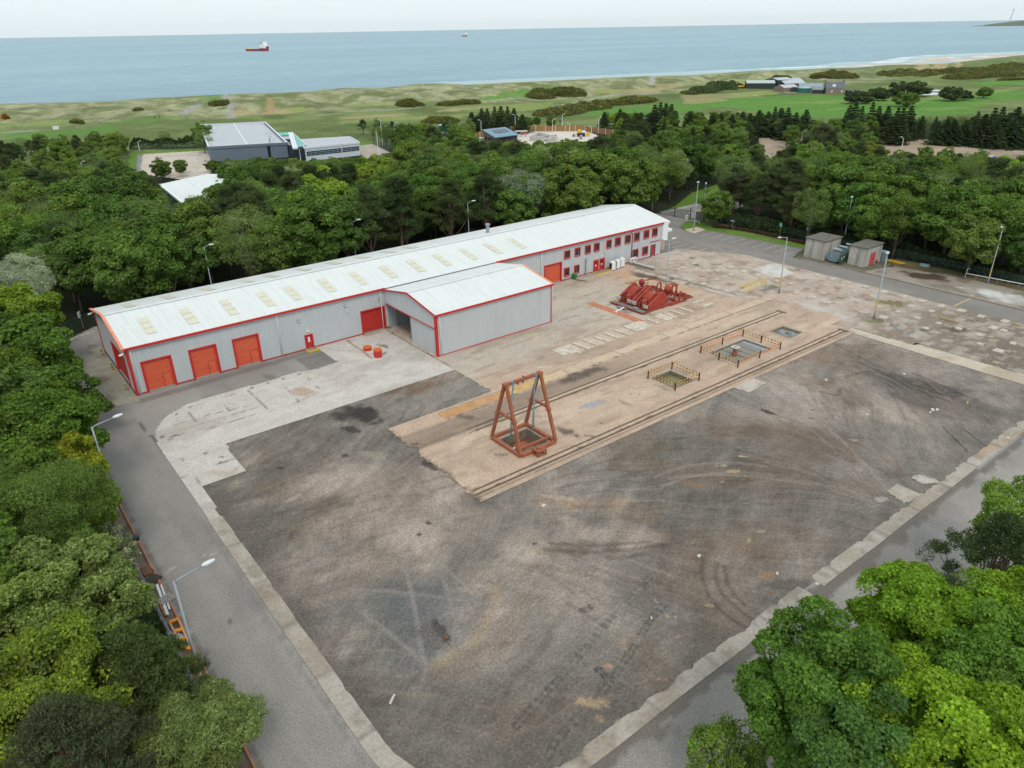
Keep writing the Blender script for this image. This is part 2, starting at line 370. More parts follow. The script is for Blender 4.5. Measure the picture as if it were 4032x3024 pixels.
# ---------------------------------------------------------------- sea, surf, headland
SEA = -8.0
m, nt, b, out = newmat('sea_water'); v = coords(nt); v2 = coords(nt, False, (1.0, .35, 1.0))
rot = nt.nodes.new('ShaderNodeMapping'); rot.inputs['Rotation'].default_value = (0, 0, math.radians(28)); rot.inputs['Scale'].default_value = (.5, 1.6, 1); nt.links.new(v, rot.inputs[0]); rv = rot.outputs[0]
c = mixc(nt, noise(nt, rv, .0016, 4, .55, .4, .38, .64), srgb(140,171,183), srgb(162,189,197))
c = mixc(nt, noise(nt, rv, .05, 6, .85, 0, .40, .66), c, srgb(124,158,174))
wc = noise(nt, rv, .045, 3, .85, 0, .742, .765); c = mixc(nt, wc, c, srgb(215,225,228))
nt.links.new(c, b.inputs['Base Color']); b.inputs['Roughness'].default_value = .55; b.inputs['Specular IOR Level'].default_value = .35
bump(nt, b, noise(nt, rv, .16, 6, .75), .9, 1.2)
M_SEA = m
bl = MB(); xs_ = [xy(-60000, 560), xy(90000, 560), xy(90000, 110000), xy(-60000, 110000)]
bl.face([(p[0], p[1], SEA) for p in xs_]); structure('sea', bl, M_SEA)
SURF = [(0,167),(230,132),(650,118),(760,100),(900,78),(1100,56),(1500,36),(2000,18),(2212,8),(2500,-5)]
su = []; sv = []
for a, b_ in SURF:
    p = c7(a, b_, SEA); q = uv(*p); su.append(q[0]); sv.append(q[1])
su = np.array(su); sv = np.array(sv)
def surf_col(X, Y):
    u, v = uv(X, Y); e = np.interp(u, su, sv)-v
    n1 = fbm(u/26, v/60, 41, 4); n2 = fbm(u/60, v/30, 43, 4)
    C = np.tile(np.array(srgb(150,178,184)), (len(X), 1))
    sand = ss(n2+e/500, .5, .62); C = lerp(C, srgb(186,160,142), sand*ss(e, 12, 60)); 
    foam = ss(u, 620, 900)*ss(np.abs(np.sin(e/26+n1*7)), .8, .98)*ss(n2, .4, .6)*ss(e, -20, 6)*.8; C = lerp(C, srgb(238,240,240), foam)
    C = lerp(C, srgb(236,240,241), (1-ss(np.abs(e-4), 2, 9))*ss(n1, .45, .6)*ss(u, 520, 700))
    return C
M_BEACH = painted('wet_beach', rough=.4, fine=.05, fsc=.1, f2=.05, f2sc=.02, bmp=0)
gu = np.arange(250, 2600, 7.0); gv = np.arange(560, 1500, 9.0); GU, GV = np.meshgrid(gu, gv)
def beach():
    X, Y = xy(GU.ravel(), GV.ravel()); nx, ny = len(gu), len(gv)
    i = (np.arange(nx-1)[None, :]+np.arange(ny-1)[:, None]*nx).ravel(); q = np.stack([i, i+1, i+nx+1, i+nx], 1)
    cu_, cv_ = GU.ravel()[q].mean(1), GV.ravel()[q].mean(1); q = q[np.interp(cu_, su, sv)-cv_ > -12]
    me = bpy.data.meshes.new('beach'); me.from_pydata(np.stack([X, Y, np.full_like(X, SEA+.05)], 1).tolist(), [], q.tolist()); set_col(me, surf_col(X, Y)); me.materials.append(M_BEACH)
    ob = bpy.data.objects.new('beach', me); COL.objects.link(ob); tag(ob, kind='structure')
beach()
M_HEAD = plain('headland_turf', srgb(78,92,62), .9, col2=srgb(110,108,88), sc=.01, amt=.7, fine=.1)
hb = MB(); pa = zz(2, 1870, 171, SEA); pb = zz(2, 2420, 166, SEA); L_ = math.hypot(pb[0]-pa[0], pb[1]-pa[1]); ux, uy = (pb[0]-pa[0])/L_, (pb[1]-pa[1])/L_
prof = []
NH = 40
for i in range(NH+1):
    t = i/NH; h = 42*ss(t, -.1, .42)+9*(fbm(t*9, 2.2, 51)-.5)+4; h = float(h) if t > .1 else float(5+40*t)
    w = 130+700*math.sin(min(1, t*2)*math.pi/2)*1.0
    row = []
    for k in range(9):
        s = k/8; hh = SEA-2 if k in (0, 8) else SEA+h*math.sin(s*math.pi)**.5
        row.append((pa[0]+ux*L_*t-uy*w*s, pa[1]+uy*L_*t+ux*w*s, hh))
    prof += row
hb.add(prof, [(i*9+k, (i+1)*9+k, (i+1)*9+k+1, i*9+k+1) for i in range(NH) for k in range(8)])
structure('headland', hb, M_HEAD, smooth=True)
# ---------------------------------------------------------------- yard surfaces
ASPH = srgb(138,133,128)
def wander(X, Y, C, arcs):
    for (pts, w, col, am) in arcs:
        pts = smooth_line(pts, 6); D = np.full(len(X), 99.0); S = np.zeros(len(X)); acc = 0
        xmn, xmx = min(p[0] for p in pts)-w*2, max(p[0] for p in pts)+w*2; ymn, ymx = min(p[1] for p in pts)-w*2, max(p[1] for p in pts)+w*2
        idx = np.where((X > xmn) & (X < xmx) & (Y > ymn) & (Y < ymx))[0]
        if not len(idx): continue
        x, y = X[idx], Y[idx]; D = np.full(len(idx), 99.0)
        for a, b in zip(pts[:-1], pts[1:]):
            d, t = segdist(x, y, a, b); D = np.minimum(D, d)
        k = (1-ss(D, w*.3, w))*am*(.55+.9*fbm(x/.9, y/.9, 7, 3)*.8)
        C[idx] = C[idx]*(1-k[:, None])+np.array(col)*k[:, None]
    return C
def blob(C, X, Y, c, rx, ry, col, am, rot=0.0, soft=.5, wob=.5, sd=0):
    idx = np.where((np.abs(X-c[0]) < 1.8*max(rx, ry)) & (np.abs(Y-c[1]) < 1.8*max(rx, ry)))[0]
    if not len(idx): return C
    x, y = X[idx]-c[0], Y[idx]-c[1]; ca, sa = math.cos(rot), math.sin(rot); a = (x*ca+y*sa)/rx; b = (-x*sa+y*ca)/ry
    s = min(rx, ry); r = np.hypot(a, b)+wob*2*(fbm(X[idx]/s*1.3, Y[idx]/s*1.3, sd, 4)-.5)
    k = (1-ss(r, 1-soft, 1.0+soft*.2))*am; C[idx] = C[idx]*(1-k[:, None])+np.array(col)*k[:, None]; return C
def blob_px(C, X, Y, f, p, q, asp, col, am, **kw):
    a, b = f(*p), f(*q); c = ((a[0]+b[0])/2, (a[1]+b[1])/2); L = math.hypot(b[0]-a[0], b[1]-a[1])/2
    return blob(C, X, Y, c, L, L*asp, col, am, rot=math.atan2(b[1]-a[1], b[0]-a[0]), **kw)
K_GREY = srgb(136,129,121); K_PINK = srgb(178,161,148); K_DARK = srgb(106,99,92); K_BLUE = srgb(104,108,110); K_BRN = srgb(122,101,82); K_BLACK = srgb(62,58,55); K_SAND = srgb(180,156,126); K_PALE = srgb(150,143,136)
def yard_col(X, Y):
    n = len(X); C = np.tile(np.array(K_GREY), (n, 1))
    ww = (fbm(X/8, Y/8, 61)-.5)*5; n1 = fbm((X+ww)/16, (Y+ww)/12, 62, 5); n2 = fbm((X+Y*.6+ww)/7, (Y-X*.5)/1.6, 63, 4); n3 = fbm(X/3., Y/3., 64, 4)
    C = lerp(C, K_PINK, ss(n1, .5, .66)*.5); C = lerp(C, K_DARK, ss(1-n1, .5, .64)*.6); C = lerp(C, K_BRN, ss(fbm(X/9, Y/9, 66), .5, .7)*.45)
    B = lambda f, p, q, asp, col, am, **kw: blob_px(C, X, Y, f, p, q, asp, col, am, **kw)
    # broad tones of the gravel
    for f, p, q, asp, col, am in ((o,(560,1010),(1180,1130),.38,K_PINK,.8),(o,(640,1110),(1000,1190),.5,K_PINK,.75),(o,(690,1250),(1040,1400),.55,K_BLUE,.75),(o,(1180,1140),(1500,1180),.4,K_PINK,.7),(o,(1130,1080),(1420,1100),.4,srgb(176,146,120),.5),(o,(1380,1000),(1640,1040),.5,K_BRN,.4),
        (o,(1060,1250),(1330,1500),.4,K_GREY,.7),(o,(1300,1210),(1700,1160),.35,K_BRN,.55),(o,(1500,1040),(1900,960),.5,K_BRN,.4),(o,(1850,760),(2140,930),.5,K_BLACK,.6),(o,(1900,830),(2150,850),.3,K_BLACK,.45),(o,(1650,790),(1900,740),.5,K_BRN,.55),
        (o,(1450,900),(1750,950),.5,K_BRN,.45),(o,(520,960),(720,1010),.5,K_DARK,.55),(o,(720,890),(830,900),.7,K_BLACK,.85),(o,(740,860),(1000,820),.35,K_BRN,.8),(o,(620,920),(830,960),.4,K_DARK,.5),(o,(450,1060),(600,1130),.5,K_DARK,.35),(o,(600,1300),(700,1440),.5,K_DARK,.65),(o,(620,1400),(900,1640),.35,K_DARK,.5),(o,(1000,1500),(1200,1659),.5,K_DARK,.35),
        (o,(1750,1000),(2000,1080),.5,K_PALE,.5),(o,(1620,860),(1780,850),.5,K_PALE,.5),(o,(1520,1180),(1760,1330),.5,K_PALE,.45),(o,(830,980),(960,1000),.5,K_BLACK,.35),(o,(1150,1180),(1330,1200),.35,K_BRN,.6)):
        B(f, p, q, asp, col, am, soft=.8, wob=.9, sd=int(p[0]))
    k = (n2-.5)*.6+(n3-.5)*.3; th = math.pi*fbm(X/45, Y/45, 71, 2)*1.5
    def drag(sc, ln, m, sd, tw=0.0):
        acc = 0; px_, py_ = X.copy(), Y.copy(); c_, s_ = np.cos(th+tw), np.sin(th+tw)
        for j in range(m): q_ = ln*(j/(m-1)-.5); acc = acc+vn((X+c_*q_)/sc, (Y+s_*q_)/sc, sd)
        a_ = acc/m; return (a_-a_.mean())/a_.std()
    dg = drag(.22, 3.2, 16, 85)*.055*ss(fbm(X/10, Y/10, 86), .3, .6)+drag(.6, 7, 14, 87, .5)*.03+drag(.16, 1.0, 8, 88, 1.2)*.05
    C *= np.clip(1+k+dg, .35, 1.8)[:, None]
    # many short wheel scrapes, each patch with its own heading
    rr = random.Random(5); arcs = []
    for i in range(420):
        cx_, cy_ = rr.uniform(14, 100), rr.uniform(23, 74); base = math.pi*float(fbm(cx_/45, cy_/45, 71, 2))*1.5; rad = rr.uniform(8, 60)*rr.choice((-1, 1)); ln = rr.uniform(2.5, 14); a0 = base+rr.uniform(-.35, .35)
        pts = []
        for j in range(6):
            s = ln*(j/5-.5); th = a0+s/rad; pts.append((cx_+s*math.cos(a0+s/rad/2), cy_+s*math.sin(a0+s/rad/2)))
        col = rr.choice((K_DARK, K_BLACK, K_BRN, K_PALE, K_PALE, K_PINK)); w = rr.uniform(.12, .38); am = rr.uniform(.08, .32)
        arcs.append((pts, w, col, am))
        if rr.random() < .5: arcs.append(([(a+math.sin(a0)*1.9, b-math.cos(a0)*1.9) for a, b in pts], w, col, am))
    C = wander(X, Y, C, arcs)
    L_ = lambda f, pts, w, col, am: wander(X, Y, C, [([f(*p) for p in pts], w, col, am)])
    Z7 = lambda x, y: zz(7, x, y); Z8 = lambda x, y: zz(8, x, y); Z5 = lambda x, y: zz(5, x, y)
    # brown curved sweep, chalky wheel lines, tyre arcs
    for pts, w, col, am in (([(1010,500),(960,680),(870,820),(740,920),(600,1000)],.7,K_SAND,.5),([(1180,560),(1050,800),(850,960),(640,1050)],1.6,K_BRN,.35)): L_(Z7, pts, w, col, am)
    for pts, w in (([(380,250),(430,420),(480,650),(510,850),(550,1020)],.3),([(620,270),(660,420),(710,600),(770,830),(780,900)],.3),([(60,500),(400,520),(980,600)],.25),([(560,250),(800,470),(960,520)],.25),([(120,640),(330,800),(540,980)],.3)): L_(Z7, pts, w, K_PALE, .75)
    for pts in ([(130,300),(125,400),(160,520),(230,620),(330,700),(410,745)],[(230,330),(215,420),(250,520),(330,600),(440,690)],[(270,350),(300,480),(400,600)]): L_(Z8, pts, .28, K_BLACK, .42)
    for pts, w, col in (([(1310,240),(1600,260),(1900,240),(2212,190)],.35,K_BLACK),([(1350,200),(1650,215),(2000,190)],.3,K_BLACK),([(1560,240),(1800,300),(2100,230)],.35,K_DARK),([(1060,1130),(1290,900),(1350,800)],.5,K_DARK)): L_(Z7, pts, w, col, .38)
    for pts in ([(1060,780),(1250,750),(1500,860),(1750,950)],[(1150,690),(1400,800),(1700,900)],[(900,880),(1000,900),(1020,860)],[(1500,760),(1750,870),(1900,930)]): L_(Z5, pts, .4, K_BLACK, .45)
    for pts in ([(1690,1110),(1850,1270)],[(1820,1120),(1960,1230)]): L_(Z5, pts, .14, K_BLACK, .8)
    # lugged tyre prints
    for pts in ([(2000,420),(1850,590),(1700,740),(1520,960),(1300,1200),(1130,1390)],[(2090,600),(1990,720),(1900,870),(1790,1030),(1690,1170)],[(1590,1280),(1400,1470),(1340,1590)],[(1660,1010),(1720,1070),(1830,1100)],[(1760,1240),(1950,1260)],[(1560,640),(1640,600)]):
        pts = smooth_line([Z7(*p) for p in pts], 10); acc = 0
        for a, b in zip(pts[:-1], pts[1:]):
            idx = np.where((X > min(a[0], b[0])-.6) & (X < max(a[0], b[0])+.6) & (Y > min(a[1], b[1])-.6) & (Y < max(a[1], b[1])+.6))[0]
            d, t = segdist(X[idx], Y[idx], a, b); t = t+acc; acc += math.hypot(b[0]-a[0], b[1]-a[1])
            lug = (np.sin(t*2*math.pi/.62) > .1)*(1-ss(d, .24, .36)); mid = (1-ss(d, .05, .2))
            en = fbm(X[idx]/1.5, Y[idx]/1.5, 83, 3); C[idx] = lerp(C[idx], K_BLACK, lug*.36*ss(en, .2, .5)); C[idx] = lerp(C[idx], K_PALE, mid*.3)
    # shallow clay puddles and spills
    for f, p, q, asp, col, am in ((Z7,(1480,1230),(1740,1240),.35,K_SAND,.9),(Z7,(1640,1320),(1720,1360),.5,K_SAND,.9),(Z7,(1700,1250),(1750,1270),.6,K_SAND,.9),(Z7,(1760,1340),(1830,1370),.6,K_SAND,.8),(Z7,(1800,820),(1860,850),.7,K_SAND,.85),(Z7,(1800,880),(1870,890),.3,K_SAND,.85),(Z7,(1680,1000),(1780,990),.4,srgb(190,150,125),.8),
        (Z7,(2095,650),(2130,690),.3,K_SAND,.9),(Z7,(2160,670),(2180,690),.6,K_SAND,.9),(Z7,(2165,810),(2200,800),.6,K_SAND,.9),(Z7,(2025,560),(2050,590),.4,K_SAND,.9),(Z7,(2030,1080),(2120,1090),.3,K_SAND,.7),(Z7,(1960,1130),(2000,1140),.4,K_SAND,.8),
        (Z8,(475,130),(545,120),.4,K_SAND,.9),(Z8,(420,200),(440,170),.4,K_SAND,.9),(Z8,(415,240),(440,245),.6,K_SAND,.9),(Z8,(480,430),(620,390),.5,srgb(160,132,98),.75),(Z8,(130,600),(215,610),.35,K_SAND,.8),(Z8,(540,540),(590,510),.4,srgb(150,110,75),.6),(Z8,(310,570),(360,580),.4,K_SAND,.6),(Z8,(200,850),(280,830),.6,srgb(130,118,100),.7),
        (Z5,(280,1400),(380,1390),.4,K_SAND,.9),(Z5,(250,1360),(290,1350),.5,K_SAND,.9),(Z5,(240,1465),(275,1460),.5,K_SAND,.8),(Z5,(530,1335),(570,1335),.4,K_SAND,.9),(Z5,(395,1420),(425,1430),.4,K_SAND,.8),(Z5,(1255,1590),(1320,1560),.6,srgb(180,168,155),.9),(Z5,(500,990),(610,1030),.4,K_BLACK,.9),(Z5,(830,998),(860,998),.5,K_BLACK,.95),(Z5,(810,1050),(855,1050),.5,K_BLACK,.7),(Z5,(990,1285),(1025,1295),.5,K_BLACK,.7),(Z5,(1080,1190),(1150,1195),.4,srgb(170,165,158),.8),(Z5,(0,1450),(160,1520),.5,srgb(150,120,90),.5),
        (zz7b,(1280,1545),(1520,1580),.22,srgb(182,162,142),.9),(zz7b,(1295,1610),(1330,1625),.4,srgb(182,162,142),.9),(Z7,(480,145),(525,150),.7,K_BLACK,.9),(Z7,(540,60),(590,80),.5,K_BLACK,.8),(Z7,(1235,205),(1280,205),.5,K_BLACK,.8),(Z7,(600,700),(700,860),.3,K_BLACK,.75),(Z7,(440,740),(700,820),.5,K_DARK,.5),
        (zz3b,(1840,1600),(1950,1540),.35,srgb(176,160,142),.8),(zz3b,(1510,1480),(1560,1465),.4,srgb(176,160,142),.7),(zz3b,(1785,1370),(1850,1375),.5,K_BLACK,.8),(zz3b,(1410,1330),(1480,1345),.4,K_BLACK,.8),(zz4b,(60,960),(250,1090),.6,K_BLACK,.9),(zz4b,(0,1100),(120,1150),.5,K_BLACK,.8),(zz4b,(110,1270),(330,1310),.35,srgb(168,156,142),.6),(zz4b,(520,1330),(640,1390),.4,K_BLACK,.8),(zz4b,(0,1280),(50,1300),.8,K_BLACK,.7),
        (Z8,(450,480),(900,460),.25,K_DARK,.8)):
        B(f, p, q, asp, col, am, soft=.35, wob=.55, sd=int(p[0]+p[1]))
    # damp margin along the southern kerb
    C = lerp(C, K_DARK, (1-ss(np.abs(Y-23.2)+3*(fbm(X/4, Y/4, 77)-.4), 0, 1.6))*.35)
    C = lerp(C, K_DARK, (1-ss(X-13+3*(fbm(X/4, Y/4, 78)-.4), 0, 2.2))*.55)
    return np.clip(C*np.array([.93,.93,.935]), .015, 1)
zz7b = lambda x, y: zz(4, x, y)
zz3b = lambda x, y: zz(3, x, y)
zz4b = lambda x, y: zz(4, x, y)
M_YARD = painted('gravel_yard', fine=.46, fsc=4.5, f2=.16, f2sc=.7, bmp=.9, bdist=.06)
def yard_z(X, Y): return -.02+.05*(fbm(X/3, Y/3, 81)-.5)+.025*(fbm(X/.7, Y/.7, 82, 2)-.5)
PITS = [(41.7, 45.6, 53.4, 57.4), (64.6, 68.9, 52.0, 56.3)]
grid_mesh('gravel_yard', frange(12.6, 101, .15), frange(22.2, 76, .15), yard_z, M_YARD, yard_col, mask=lambda x, y: ~((x > 34) & (x < 99) & (y > 51.5) & (y < 59.5)) & ~((x > 49) & (y > 68)))
# ---------------------------------------------------------------- concrete, asphalt, kerbs
M_CONC = painted('worn_concrete', fine=.22, fsc=3.5, f2=.15, f2sc=.5, bmp=.25, bdist=.02)
M_ASPH = painted('old_asphalt', fine=.42, fsc=7.0, f2=.09, f2sc=.35, bmp=.4, bdist=.02)
M_SOIL = painted('rubble_soil', fine=.2, fsc=5.0, f2=.12, f2sc=1.1, bmp=1.0, bdist=.06)
C_BRN = srgb(180,157,138); C_SLAB = srgb(187,181,174); C_STN = srgb(120,104,90); C_ORG = srgb(190,146,98)
PADPOLY = [(33.1,48.6),(100.9,48.6),(101.5,52)]+[cA(*p) for p in ((570,600),(680,555),(500,480))]+[c6(*p) for p in ((2000,1640),(1700,1530),(1500,1480),(1290,1475),(1150,1492),(860,1430),(430,1300),(0,1180))]+[(103.5,94.9),(48.25,94.9),(48.25,67.1),(33.2,67.0),(33.2,62.4),(33.9,61.0),(33.2,60.2)]
def lineseg(C, X, Y, a, b, w, col, am, rag=.3):
    d, t = segdist(X, Y, a, b); k = (1-ss(d+rag*(fbm(X*1.3, Y*1.3, 91, 3)-.5), w*.5, w*1.1))*am; return lerp(C, col, k)
def pad_col(X, Y):
    n = len(X); C = np.tile(np.array(C_BRN), (n, 1)); up = ss(Y+(fbm(X/5, Y/5, 92)-.5)*6, 69, 76)*(1-ss(X, 84, 97))
    C = lerp(C, srgb(176,167,156), up*.8); C = lerp(C, srgb(150,134,118), ss(fbm(X/9, Y/4, 93, 5), .5, .68)*.5); C = lerp(C, srgb(196,176,154), ss(fbm(X/11, Y/2.6, 94, 5), .52, .7)*.5)
    C = lerp(C, srgb(140,122,104), ss(fbm(X/4.5, Y/.9, 193, 4), .58, .74)*.45)
    C = lerp(C, srgb(204,150,100), ss(fbm(X/7, Y/4, 95), .6, .75)*ss(X, 74, 86)*ss(Y, 68, 78)*.3)
    # the upper lane: oil darkened
    lane = ss(Y, 60.6, 61.4)*(1-ss(Y, 64, 64.7)); C = lerp(C, srgb(128,112,98), lane*(1-ss(X, 56, 82))*(.45+.55*fbm(X/6, Y/1.2, 96)))
    B = lambda f, p, q, asp, col, am, **kw: blob_px(C, X, Y, f, p, q, asp, col, am, **kw)
    D = srgb(88,78,70); PUD = srgb(150,149,150)
    for f, p, q, asp, col, am in ((zz7b,(1390,830),(1760,700),.25,D,.9),(zz7b,(720,1030),(900,1060),.35,D,.7),(zz7b,(1380,1110),(1560,1180),.45,D,.85),(zz7b,(1560,1160),(1680,1180),.35,D,.75),(zz7b,(980,1290),(1090,1290),.35,D,.75),(zz7b,(1230,1040),(1330,1040),.4,D,.35),(zz7b,(660,1400),(720,1420),.5,D,.6),
        (zz7b,(1780,930),(1890,980),.3,D,.45),(zz7b,(1670,1085),(1705,1085),.5,D,.8),(zz7b,(1735,1078),(1760,1078),.5,D,.7),(zz7b,(1100,1090),(1180,1040),.6,D,.3),(zz7b,(1870,895),(1890,900),.5,D,.7),(zz7b,(1920,897),(1945,900),.5,D,.7),(zz7b,(850,1340),(1000,1400),.4,srgb(150,126,104),.5),
        (zz7b,(440,1225),(520,1215),.5,D,.9),(zz7b,(1880,105),(2180,190),.28,srgb(70,62,56),.75),(zz7b,(1500,150),(1600,170),.4,srgb(110,90,78),.8),(zz7b,(1590,300),(1660,330),.4,D,.3),(c1,(1400,900),(1800,960),.35,srgb(88,80,72),.8),(c1,(650,990),(800,980),.35,srgb(110,92,82),.85),(c1,(580,1220),(640,1230),.3,srgb(140,98,80),.7),
        (c1,(720,1200),(850,1190),.3,srgb(120,104,90),.6),(c1,(640,1480),(720,1450),.3,srgb(140,112,88),.6),(c1,(1200,1420),(1900,1330),.28,srgb(120,106,94),.75),(c1,(1560,1440),(2000,1500),.25,srgb(112,96,84),.5),(c1,(1150,1240),(1240,1300),.6,srgb(120,108,98),.6),(c9,(1000,580),(1250,700),.25,srgb(140,128,112),.5),(c9,(190,900),(480,1030),.2,srgb(120,112,100),.55),(c9,(600,880),(860,860),.25,srgb(130,122,112),.5),
        (c1,(2020,1490),(2212,1500),.25,srgb(126,112,102),.9),(c1,(340,1560),(520,1500),.35,srgb(190,188,182),.5),(zz7b,(1250,720),(1370,720),.2,srgb(205,196,182),.7),(zz7b,(600,330),(760,400),.5,srgb(140,130,118),.3)):
        B(f, p, q, asp, col, am, soft=.6, wob=.7, sd=int(p[0]))
    for f, p, q, asp in ((zz7b,(1540,990),(1700,940),.33),(zz7b,(1685,1020),(1745,1018),.3)): B(f, p, q, asp, PUD, .95, soft=.12, wob=.45, sd=3)
    for (a, b, w, col, am) in (((41,60.2),(100,60.2),.2,srgb(78,62,50),.95),((41.5,61.0),(100,61.0),.2,srgb(82,68,56),.95),((41,60.7),(100,60.7),.13,srgb(196,184,168),.5),((33.4,61.0),(46,60.9),.5,srgb(100,88,76),.55),
        ((33.6,49.8),(100.6,49.8),.2,srgb(78,62,50),.95),((33.6,50.55),(100.6,50.55),.17,srgb(82,68,56),.9),((33.6,49.2),(100.6,49.3),.12,srgb(90,78,66),.6),((33.3,50.2),(100,50.2),.12,srgb(186,172,152),.5),
        ((40,64.55),(104,64.75),.10,srgb(86,72,60),.8),((40,66.5),(104,66.6),.06,srgb(120,104,90),.6),((48.3,67.1),(48.3,94),.25,srgb(110,70,55),.6),((48.3,76.6),(103,76.6),.05,srgb(90,84,78),.0),((69.8,80.2),(100,80.9),.07,srgb(90,84,78),.7),((48.3,75.6),(48.3,67),.35,srgb(190,180,166),.6),((79,67.2),(104,67.2),.05,srgb(110,96,84),.5)):
        C = lineseg(C, X, Y, a, b, w, col, am, rag=.25)
    plate = (Y > 64.75)*(Y < 66.4)*(X > 39.6); seg = np.floor((X-39.6)/4.9); hh = vn(seg*3.3, seg*0+1.5, 5)
    pc = lerp(np.tile(np.array(srgb(190,170,147)), (n, 1)), C_ORG, (1-ss(X, 46, 62))*(.55+.45*hh)); pc = pc*(.94+.12*hh)[:, None]
    pc = lerp(pc, srgb(206,180,120), ss(fbm(X/1.6, Y/.7, 97), .5, .65)*(1-ss(X, 50, 60))*.8); seam = np.abs((X-39.6)/4.9-np.round((X-39.6)/4.9))*4.9 < .08
    C = np.where(plate[:, None], lerp(pc, srgb(130,110,90), seam*.5), C)
    for (x0, x1, y0, y1) in ((62,77,69.2,71.8),): C = lerp(C, srgb(196,184,168), (X > x0)*(X < x1)*(Y > y0)*(Y < y1)*.45)
    # rotten edge of the test bed
    e = ss(.9-(X-33.1), 0, .9)*(fbm(X/.5, Y/.8, 98, 3) > .45); C = lerp(C, srgb(96,84,74), e*.8)
    return C
HOLES = [(41.7,45.5,53.2,56.75),(66.5,69.9,53.1,56.8),(78.6,86.2,52.8,57.2),(91.9,94.8,53.5,56.6)]
def padmask(x, y):
    k = inpoly(x+(fbm(x*2, y*2, 99, 2)-.5)*.5, y, PADPOLY)
    for a, b, c, d in HOLES: k &= ~((x > a) & (x < b) & (y > c) & (y < d))
    return k
def snap_axis(a, b, st, cuts):
    g = list(frange(a, b, st))
    for c in cuts:
        i = int(np.argmin([abs(q-c) for q in g])); g[i] = c
    return np.array(g)
gx = snap_axis(33.0, 108.0, .25, [h for H_ in HOLES for h in H_[:2]]); gy = snap_axis(48.5, 95.0, .25, [h for H_ in HOLES for h in H_[2:]])
grid_mesh('concrete_pad', gx, gy, lambda X, Y: .035+0*X, M_CONC, pad_col, mask=padmask)
SLAB = [(48.25,94.9),(48.25,75.5),(17.6,75.5),(17.5,68.6),(12.9,68.6),(12.8,62),(11.6,62),(11.6,76.5),(11.9,82)]+[zz(3,*p) for p in ((1010,1130),(1050,1070),(1100,1025),(1210,965),(1340,920),(1550,862),(1750,808),(1930,752),(2060,735),(2190,685))]+[(37.2,92.6),(37.3,94.9)]
def slab_col(X, Y):
    n = len(X); C = np.tile(np.array(C_SLAB), (n, 1)); C = lerp(C, srgb(166,157,148), ss(fbm(X/6, Y/3, 101, 5), .48, .66)*.6); C = lerp(C, srgb(198,192,184), ss(fbm(X/8, Y/5, 102), .5, .7)*.5)
    B = lambda p, q, asp, col, am, **kw: blob_px(C, X, Y, zz3b, p, q, asp, col, am, **kw)
    for p, q, asp, col, am in (((1880,860),(2060,900),.5,srgb(168,142,122),.75),((1080,1180),(1190,1150),.3,srgb(116,104,92),.9),((1440,920),(1540,890),.25,srgb(128,118,108),.7),((1400,1350),(1480,1330),.4,srgb(110,98,88),.9),((1420,1300),(1460,1310),.5,srgb(110,98,88),.9),((1340,1400),(1550,1420),.4,srgb(178,160,146),.7),((1500,1030),(1680,980),.1,srgb(130,120,110),.7),((1270,1140),(1340,1100),.2,srgb(130,120,110),.6),((1500,1400),(1560,1360),.5,srgb(140,120,108),.5),((1110,1100),(1260,1060),.12,srgb(130,118,108),.6)):
        B(p, q, asp, col, am, soft=.5, wob=.8, sd=int(p[0]))
    for p, q, asp, col, am in (((230,570),(320,600),.3,srgb(96,92,84),.8),((260,640),(300,620),.5,srgb(100,94,86),.8),((130,520),(260,490),.3,srgb(150,128,100),.7),((440,490),(640,640),.15,srgb(120,108,90),.4)): blob_px(C, X, Y, zz4b, p, q, asp, col, am, soft=.4, wob=.8, sd=int(p[0]))
    J = srgb(120,110,100)
    for a, b in (((1090,1195),(1530,1065)),((1530,1065),(1940,945)),((1940,945),(1830,830)),((1410,925),(1540,1065)),((1610,870),(1740,1000)),((1310,1040),(1600,975)),((1220,1010),(1270,1075)),((1940,945),(2080,875)),((2080,875),(1980,770))): C = lineseg(C, X, Y, zz(3,*a), zz(3,*b), .07, J, .75, .2)
    for y in (82.0,): C = lineseg(C, X, Y, (12,y), (24,y), .05, J, .3, .2)
    for a, b in (((17.6,75.6),(11.8,75.6)),((17.5,71.8),(11.7,71.5)),((13,68.6),(13,75.5)),((37.3,94.8),(44.2,84.9))): C = lineseg(C, X, Y, a, b, .06, srgb(150,90,70) if a[0] > 30 else J, .6, .2)
    C = lineseg(C, X, Y, zz(4,40,548), zz(4,200,665), .16, srgb(140,92,76), .8, .1)
    for p in ((1050,1175),(1145,1027),(1232,980),(1635,855),(1735,825),(1835,797),(1937,767),(1330,1280),(1920,636)): blob(C, X, Y, zz(3,*p), .28, .28, srgb(96,86,78), .8, soft=.3, wob=.1)
    return C
grid_mesh('concrete_slab', frange(11.2, 48.25, .25), frange(61.5, 95, .25), lambda X, Y: .03+0*X, M_CONC, slab_col, mask=lambda x, y: inpoly(x, y, SLAB))
